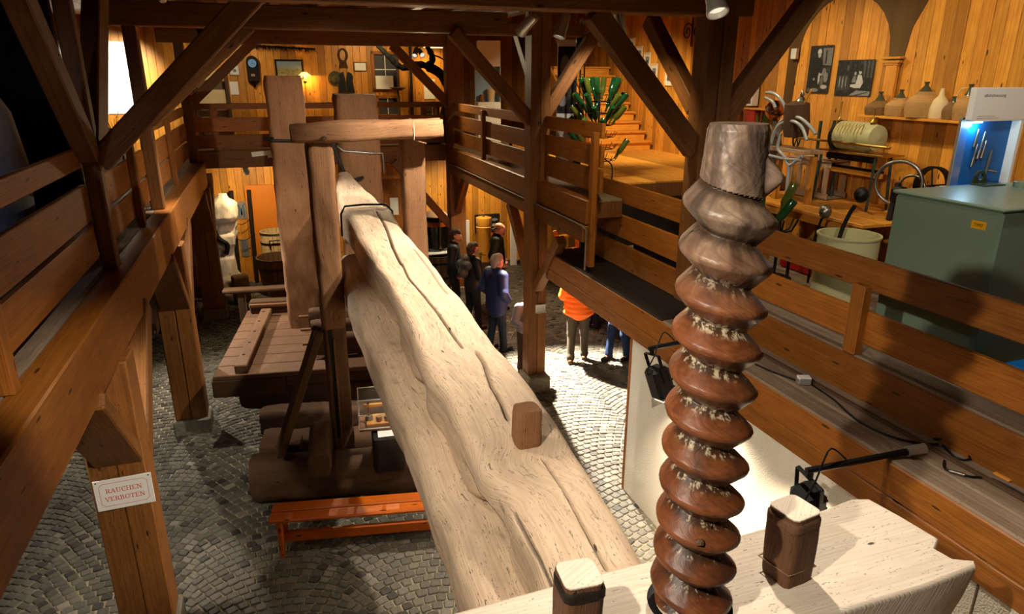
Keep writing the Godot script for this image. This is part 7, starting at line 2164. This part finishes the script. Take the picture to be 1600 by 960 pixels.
	put(text_mesh("1992", 0.035, 0.001), M["black"], "label_print", tm, Transform3D(Basis(Vector3.UP, -PI / 2), Vector3(-0.9565, 1.25, 0.32)))
	var eye := CSGCombiner3D.new()
	eye.name = "lifting_eye"
	var e1 := CSGPolygon3D.new()
	e1.polygon = PackedVector2Array([Vector2(-0.09, 0), Vector2(0.09, 0), Vector2(0.06, 0.08), Vector2(0.03, 0.115), Vector2(-0.03, 0.115), Vector2(-0.06, 0.08)])
	e1.depth = 0.02
	e1.name = "plate"
	e1.material = M["green_paint"]
	var e2 := CSGCylinder3D.new()
	e2.radius = 0.033
	e2.height = 0.1
	e2.operation = CSGShape3D.OPERATION_SUBTRACTION
	e2.material = M["green_paint"]
	e2.position = Vector3(0, 0.065, 0.0)
	e2.rotation.x = PI / 2
	e2.name = "hole"
	eye.add_child(e1); eye.add_child(e2)
	tm.add_child(eye, true)
	eye.position = Vector3(0.05, 1.40, -0.5)
	pbox("eye_foot", tm, Vector3(0.05, 1.405, -0.42), Vector3(0.26, 0.012, 0.14), M["green_paint"], 0.003)
	mb = MB.new()
	mb.lathe(Transform3D(Basis.IDENTITY, Vector3(0.18, 1.40, -0.22)), [Vector2(0.06, 0), Vector2(0.06, 0.05), Vector2(0.055, 0.055), Vector2(0, 0.055)], 6)
	put(mb.mesh(), M["teal"], "filler_cap", tm)
	tag(pbox("blue_bin", self, Vector3(5.35, 2.43, -3.0), Vector3(0.5, 0.26, 0.7), M["blue_paint"], 0.015), "bright blue bin on the floor beside the teal machine", "bin")
	# --- showcase with instruments
	var sc := thing("showcase", "white showcase panel with a bright blue recess and glass instruments", "showcase", Vector3(6.50, 2.3, -4.85))
	var cw := 0.70
	pbox("body", sc, Vector3(0, 0.65, -0.10), Vector3(cw, 1.3, 0.18), M["white"], 0.006)
	pbox("header", sc, Vector3(0, 2.075, -0.03), Vector3(cw, 0.29, 0.06), M["white"], 0.004)
	pbox("back_panel", sc, Vector3(0, 1.6, -0.10), Vector3(cw, 0.70, 0.02), M["blue_paint"], 0.003)
	pbox("side_panel", sc, Vector3(-cw * 0.5 + 0.004, 1.62, -0.10), Vector3(0.010, 0.66, 0.03), M["silver"], 0.002)
	pbox("glass_edge", sc, Vector3(-cw * 0.5 + 0.003, 1.61, -0.045), Vector3(0.005, 0.64, 0.08), M["clear"], 0.001)
	pbox("side_panel", sc, Vector3(cw * 0.5 - 0.02, 1.61, -0.045), Vector3(0.04, 0.64, 0.09), M["white"], 0.003)
	pbox("recess_floor", sc, Vector3(0, 1.31, -0.045), Vector3(cw - 0.02, 0.02, 0.09), M["blue_paint"], 0.002)
	pbox("recess_ceiling", sc, Vector3(0, 1.925, -0.045), Vector3(cw - 0.02, 0.01, 0.09), M["white"], 0.002)
	pbox("lamp_tube", sc, Vector3(-0.20, 1.91, -0.05), Vector3(0.12, 0.016, 0.03), M["glow_white"], 0.003)
	put(text_mesh("alkoholmessung", 0.038, 0.001), M["iron"], "heading", sc, Transform3D(Basis.IDENTITY, Vector3(-0.10, 2.15, 0.0005)))
	for k in 2: pbox("small_print", sc, Vector3(-0.16 + 0.02 * k, 1.965 - 0.018 * k, 0.0005), Vector3(0.22 + 0.06 * k, 0.005, 0.001), M["silver"], 0.0)
	var l := OmniLight3D.new()
	l.name = "showcase_light"
	l.light_energy = 0.12
	l.light_color = Color(0.75, 0.93, 1.0)
	l.light_size = 0.03
	l.shadow_enabled = true
	l.omni_range = 30.0
	l.omni_attenuation = 2.0
	add_child(l, true)
	l.position = Vector3(6.30, 4.185, -4.895)
	for k in 4:
		mb = MB.new()
		mb.lathe(Transform3D(Basis(Vector3.BACK, -0.12), Vector3(6.15 + [0.20, 0.22, 0.28, 0.33][k], 3.62 + [0.36, 0.17, 0.24, 0.25][k], -4.92)), [Vector2(0, 0), Vector2(0.013, 0.0), Vector2(0.015, 0.07), Vector2(0.008, 0.11), Vector2(0.007, 0.16 + 0.05 * (k % 3)), Vector2(0, 0.17 + 0.05 * (k % 3))], 12)
		tag(put(mb.mesh(), M["iron_bright"], "hydrometer", self), ["upper left", "lower left", "middle slender", "right slender"][k] + " silvery hydrometer mounted in the blue recess", "hydrometer", "instruments in the blue recess")
	var tp := thing("brass_tap", "small brass tap instrument low in the blue recess", "tap", Vector3(6.54, 3.625, -4.90))
	stick("tube", tp, Vector3(0, 0, 0), Vector3(0.03, 0.32, 0), 0.028, 0.028, M["iron_bright"], Vector3.BACK)
	stick("lever", tp, Vector3(0.01, 0.13, 0.02), Vector3(0.11, 0.11, 0.04), 0.016, 0.016, M["brass"])
	# second showcase deep in the room
	sc = thing("showcase", "tall white showcase with pale blue recess beyond the upper right railing", "showcase", Vector3(4.42, 3.2, -14.3))
	pbox("body", sc, Vector3(0, 0.45, -0.12), Vector3(0.50, 0.9, 0.24), M["paper"], 0.006)
	pbox("header", sc, Vector3(0, 1.85, -0.05), Vector3(0.50, 0.50, 0.06), M["paper"], 0.004)
	var pb := mat("pale_blue", Color(0.62, 0.74, 0.86), 0.5)
	pbox("back_panel", sc, Vector3(0, 1.25, -0.22), Vector3(0.5, 0.75, 0.03), pb, 0.003)
	pbox("side_panel", sc, Vector3(0.24, 1.25, -0.12), Vector3(0.016, 0.75, 0.24), M["silver"], 0.003)
	for k in 2:
		var cup := thing("wooden_cup", ["pale turned wooden jug in the far showcase", "small brown wooden cup in the far showcase"][k], "cup", Vector3(4.40 + (0.08 if k == 0 else -0.12), 4.10, -14.4))
		mb = MB.new()
		mb.lathe(Transform3D.IDENTITY, [Vector2(0, 0), Vector2(0.06, 0), Vector2(0.075, 0.1), Vector2(0.10, 0.26), Vector2(0.085, 0.26), Vector2(0.06, 0.1), Vector2(0, 0.05)] if k == 0 else [Vector2(0, 0), Vector2(0.045, 0), Vector2(0.045, 0.15), Vector2(0.035, 0.15), Vector2(0, 0.02)], 18)
		put(mb.mesh(), M[["wicker_pale", "larch2"][k]], "body", cup)
	var info := thing("info_panel", "narrow white information panel seen edge-on beside the pump", "panel", Vector3(4.52, 3.2, -10.5), -0.62)
	pbox("board", info, Vector3(0, 1.0, 0), Vector3(0.30, 1.9, 0.05), M["white"], 0.004)
	var pm := print_mat("print_panel", print_tex(19, [[0.4, 0.3, 0.3, 0.2, 0.5], [0.6, 0.6, 0.3, 0.2, 0.3], [0.3, 0.8, 0.3, 0.1, 0.6]]))
	print_board("print", info, 0.29, 1.0, pm, Transform3D(Basis.IDENTITY, Vector3(0, 1.35, 0.026)), 0.002)
	# --- tall iron pump
	var pu := thing("pump", "tall black iron pump with two thin rods and a round top", "pump", Vector3(4.42, 3.2, -9.8))
	mb = MB.new()
	mb.ball(Vector3(0, 1.90, 0), Vector3(0.07, 0.08, 0.07), 14)
	mb.tube([Vector3(0.05, 1.98, 0), Vector3(0.05, 1.85, 0)], 0.02, 8)
	put(mb.mesh(), M["iron"], "top", pu)
	for x in [-0.055, 0.01, 0.075]:
		mb = MB.new()
		mb.tube([Vector3(x, 0.85, 0), Vector3(x, 1.88, 0)], 0.013, 8)
		put(mb.mesh(), M["iron"], "rod", pu)
	mb = MB.new()
	mb.lathe(Transform3D.IDENTITY, [Vector2(0, 0), Vector2(0.14, 0), Vector2(0.14, 0.03), Vector2(0.06, 0.06), Vector2(0.055, 0.8), Vector2(0.07, 0.82), Vector2(0.07, 0.98), Vector2(0, 1.0)], 18)
	put(mb.mesh(), M["iron"], "column", pu)
	# --- bottle drying rack
	var br := thing("bottle_rack", "black iron bottle drying rack with rings of prongs", "rack", Vector3(4.40, 3.2, -9.05))
	mb = MB.new()
	mb.tube([Vector3(0, 0.25, 0), Vector3(0, 1.2, 0)], 0.015, 8)
	for k in 3:
		var a := TAU * k / 3 + 0.4
		mb.tube(smooth_path([Vector3(cos(a) * 0.22, 0, sin(a) * 0.22), Vector3(cos(a) * 0.2, 0.22, sin(a) * 0.2), Vector3(cos(a) * 0.08, 0.30, sin(a) * 0.08), Vector3(0, 0.30, 0)]), 0.010, 6)
	put(mb.mesh(), M["iron"], "stand", br)
	var nb := 0
	for lv in 6:
		var y := 0.28 + lv * 0.16
		var R := 0.205 - lv * 0.018
		mb = MB.new()
		var pts := []
		for k in 25: pts.append(Vector3(cos(TAU * k / 24) * R, y, sin(TAU * k / 24) * R))
		mb.tube(pts, 0.007, 6, false)
		for k in 10:
			var a := TAU * (k + 0.5 * (lv % 2)) / 10
			mb.tube(smooth_path([Vector3(cos(a) * R, y, sin(a) * R), Vector3(cos(a) * (R + 0.05), y + 0.005, sin(a) * (R + 0.05)), Vector3(cos(a) * (R + 0.09), y + 0.075, sin(a) * (R + 0.09))]), 0.005, 5)
		put(mb.mesh(), M["iron"], "prong_ring", br)
		for k in 10:
			var a := TAU * (k + 0.5 * (lv % 2)) / 10
			# right-hand low prongs are empty in view
			if lv < 3 and cos(a) > -0.2: continue
			if (lv + k) % 4 == 3: continue
			var dirv := Vector3(cos(a) * 0.62, 0.78, sin(a) * 0.62)
			if lv == 5: dirv = Vector3(cos(a) * 0.35, 0.93, sin(a) * 0.35).normalized()
			var org := br.position + Vector3(cos(a) * (R + 0.05), y + 0.02, sin(a) * (R + 0.05))
			var bx := MB._bar_xf(Vector3.ZERO, -dirv, Vector3.FORWARD).basis
			bottle(["lowest", "second", "third", "fourth", "fifth", "topmost"][lv] + " row green bottle upturned on the drying rack, facing " + ["right", "right front", "front right", "front left", "left front", "left", "left back", "back left", "back right", "right back"][k], Transform3D(bx, org + dirv * 0.31), ["bottle_green", "bottle_olive", "bottle_green"][nb % 3], "upturned bottles on the drying rack", 1.0)
			nb += 1
	bottle("single olive bottle sticking out low on the right of the drying rack", Transform3D(MB._bar_xf(Vector3.ZERO, -Vector3(0.55, 0.8, 0.1).normalized(), Vector3.FORWARD).basis, Vector3(4.66, 3.50, -9.02) + Vector3(0.55, 0.8, 0.1).normalized() * 0.31), "bottle_olive", "upturned bottles on the drying rack", 1.05)
	# --- stairs
	var stx := thing("staircase", "pale wooden staircase rising along the right wall", "staircase", Vector3(6.6, 3.2, -12.6))
	for k in 9:
		pbox("tread", stx, Vector3(0, 0.18 * (k + 1) - 0.02, -0.25 * k - 0.13), Vector3(1.45, 0.04, 0.31), M["pine4"], 0.006, k)
		pbox("riser", stx, Vector3(0, 0.18 * k + 0.07, -0.25 * k - 0.02), Vector3(1.40, 0.14, 0.022), M["pine5"], 0.003, k)
	stick("stringer", stx, Vector3(-0.74, 0.05, 0.0), Vector3(-0.74, 1.75, -2.36), 0.05, 0.28, M["pine1"])
	stick("handrail", stx, Vector3(-0.74, 0.95, 0.0), Vector3(-0.74, 2.65, -2.36), 0.06, 0.06, M["larch3"])
	stick("newel", stx, Vector3(-0.74, 0, 0.05), Vector3(-0.74, 1.05, 0.05), 0.09, 0.09, M["larch2"], Vector3.BACK)
	# pictures climbing with the stairs
	var small := print_mat("print_small", print_tex(27, [[Vector2(0.25, 0.25), Vector2(0.75, 0.25), Vector2(0.75, 0.72), Vector2(0.25, 0.72), 0.42], [0.5, 0.55, 0.2, 0.12, 0.25], [0.5, 0.38, 0.12, 0.08, 0.6]], 48, 64, 0.82))
	var pl := [[5.46, -16.26], [5.43, -15.72], [5.41, -15.21], [5.78, -16.3], [5.76, -15.7], [5.62, -14.5], [5.36, -14.12], [5.22, -13.74], [5.05, -13.39], [4.92, -13.05], [4.70, -12.75], [4.60, -12.18]]
	var plab := ["leftmost of the lower row", "second of the lower row", "third of the lower row", "leftmost of the upper row", "second of the upper row", "upper one half behind the brace", "first of the descending row", "second of the descending row", "third of the descending row", "fourth of the descending row", "low one behind the brace", "lowest one nearest the post"]
	for k in pl.size():
		framed("small white-matted framed picture above the staircase, " + plab[k], Vector3(7.372, pl[k][0], pl[k][1]), 0.27, 0.31, -PI / 2, "wicker_pale", small, "picture", "framed pictures above the staircase", 0.025)
	# wrought iron scroll
	var sg := thing("iron_scroll", "wrought iron scroll bracket high on the right wall beside the big post", "bracket", Vector3(7.33, 5.38, -11.6))
	mb = MB.new()
	for d in [[0.0, 0.16, 1.0], [0.3, 0.11, -1.0]]:
		var pts := []
		for k in 26:
			var a := k * 0.42
			var r: float = d[1] * (1.0 - k / 30.0)
			pts.append(Vector3(0, d[2] * sin(a) * r, cos(a) * r + d[0]))
		mb.tube(pts, 0.012, 6)
	mb.tube([Vector3(0.03, -0.25, 0.1), Vector3(0.03, 0.3, 0.1)], 0.012, 6)
	put(mb.mesh(), M["iron"], "body", sg)

func smooth_path(p: Array) -> Array:
	var c := Curve3D.new()
	for k in p.size():
		var tan: Vector3 = (p[mini(k + 1, p.size() - 1)] - p[maxi(k - 1, 0)]) * 0.22
		c.add_point(p[k], -tan, tan)
	var out := []
	var L := c.get_baked_length()
	var n := maxi(4, int(L / 0.035))
	n = mini(n, 60)
	for k in n + 1: out.append(c.sample_baked(L * k / n, true))
	return out

func tag_bar(called: String, label: String, cat: String, pts: Array, r: float, c: Vector3, br: float, m: String) -> void:
	var o: Vector3 = pts[0]
	var t := thing(called, label, cat, o)
	var q := []
	for p in pts: q.append(p - o)
	var mb := MB.new()
	mb.tube(smooth_path(q), r, 8)
	put(mb.mesh(), M["iron"], "handle", t)
	mb = MB.new()
	mb.ball(c - o, Vector3(br, br * 1.15, br), 14)
	put(mb.mesh(), M[m], "head", t)

func wheel(parent: Node3D, c: Vector3, R: float, r: float, spokes: int, m: Material, b: Basis) -> void:
	var mb := MB.new()
	var pts := []
	for k in 37: pts.append(c + b * Vector3(cos(TAU * k / 36) * R, 0, sin(TAU * k / 36) * R))
	mb.tube(pts, r, 8, false)
	for k in spokes: mb.tube([c, c + b * Vector3(cos(TAU * k / spokes) * R, 0, sin(TAU * k / spokes) * R)], r * 0.7, 6)
	put(mb.mesh(), m, "wheel", parent)
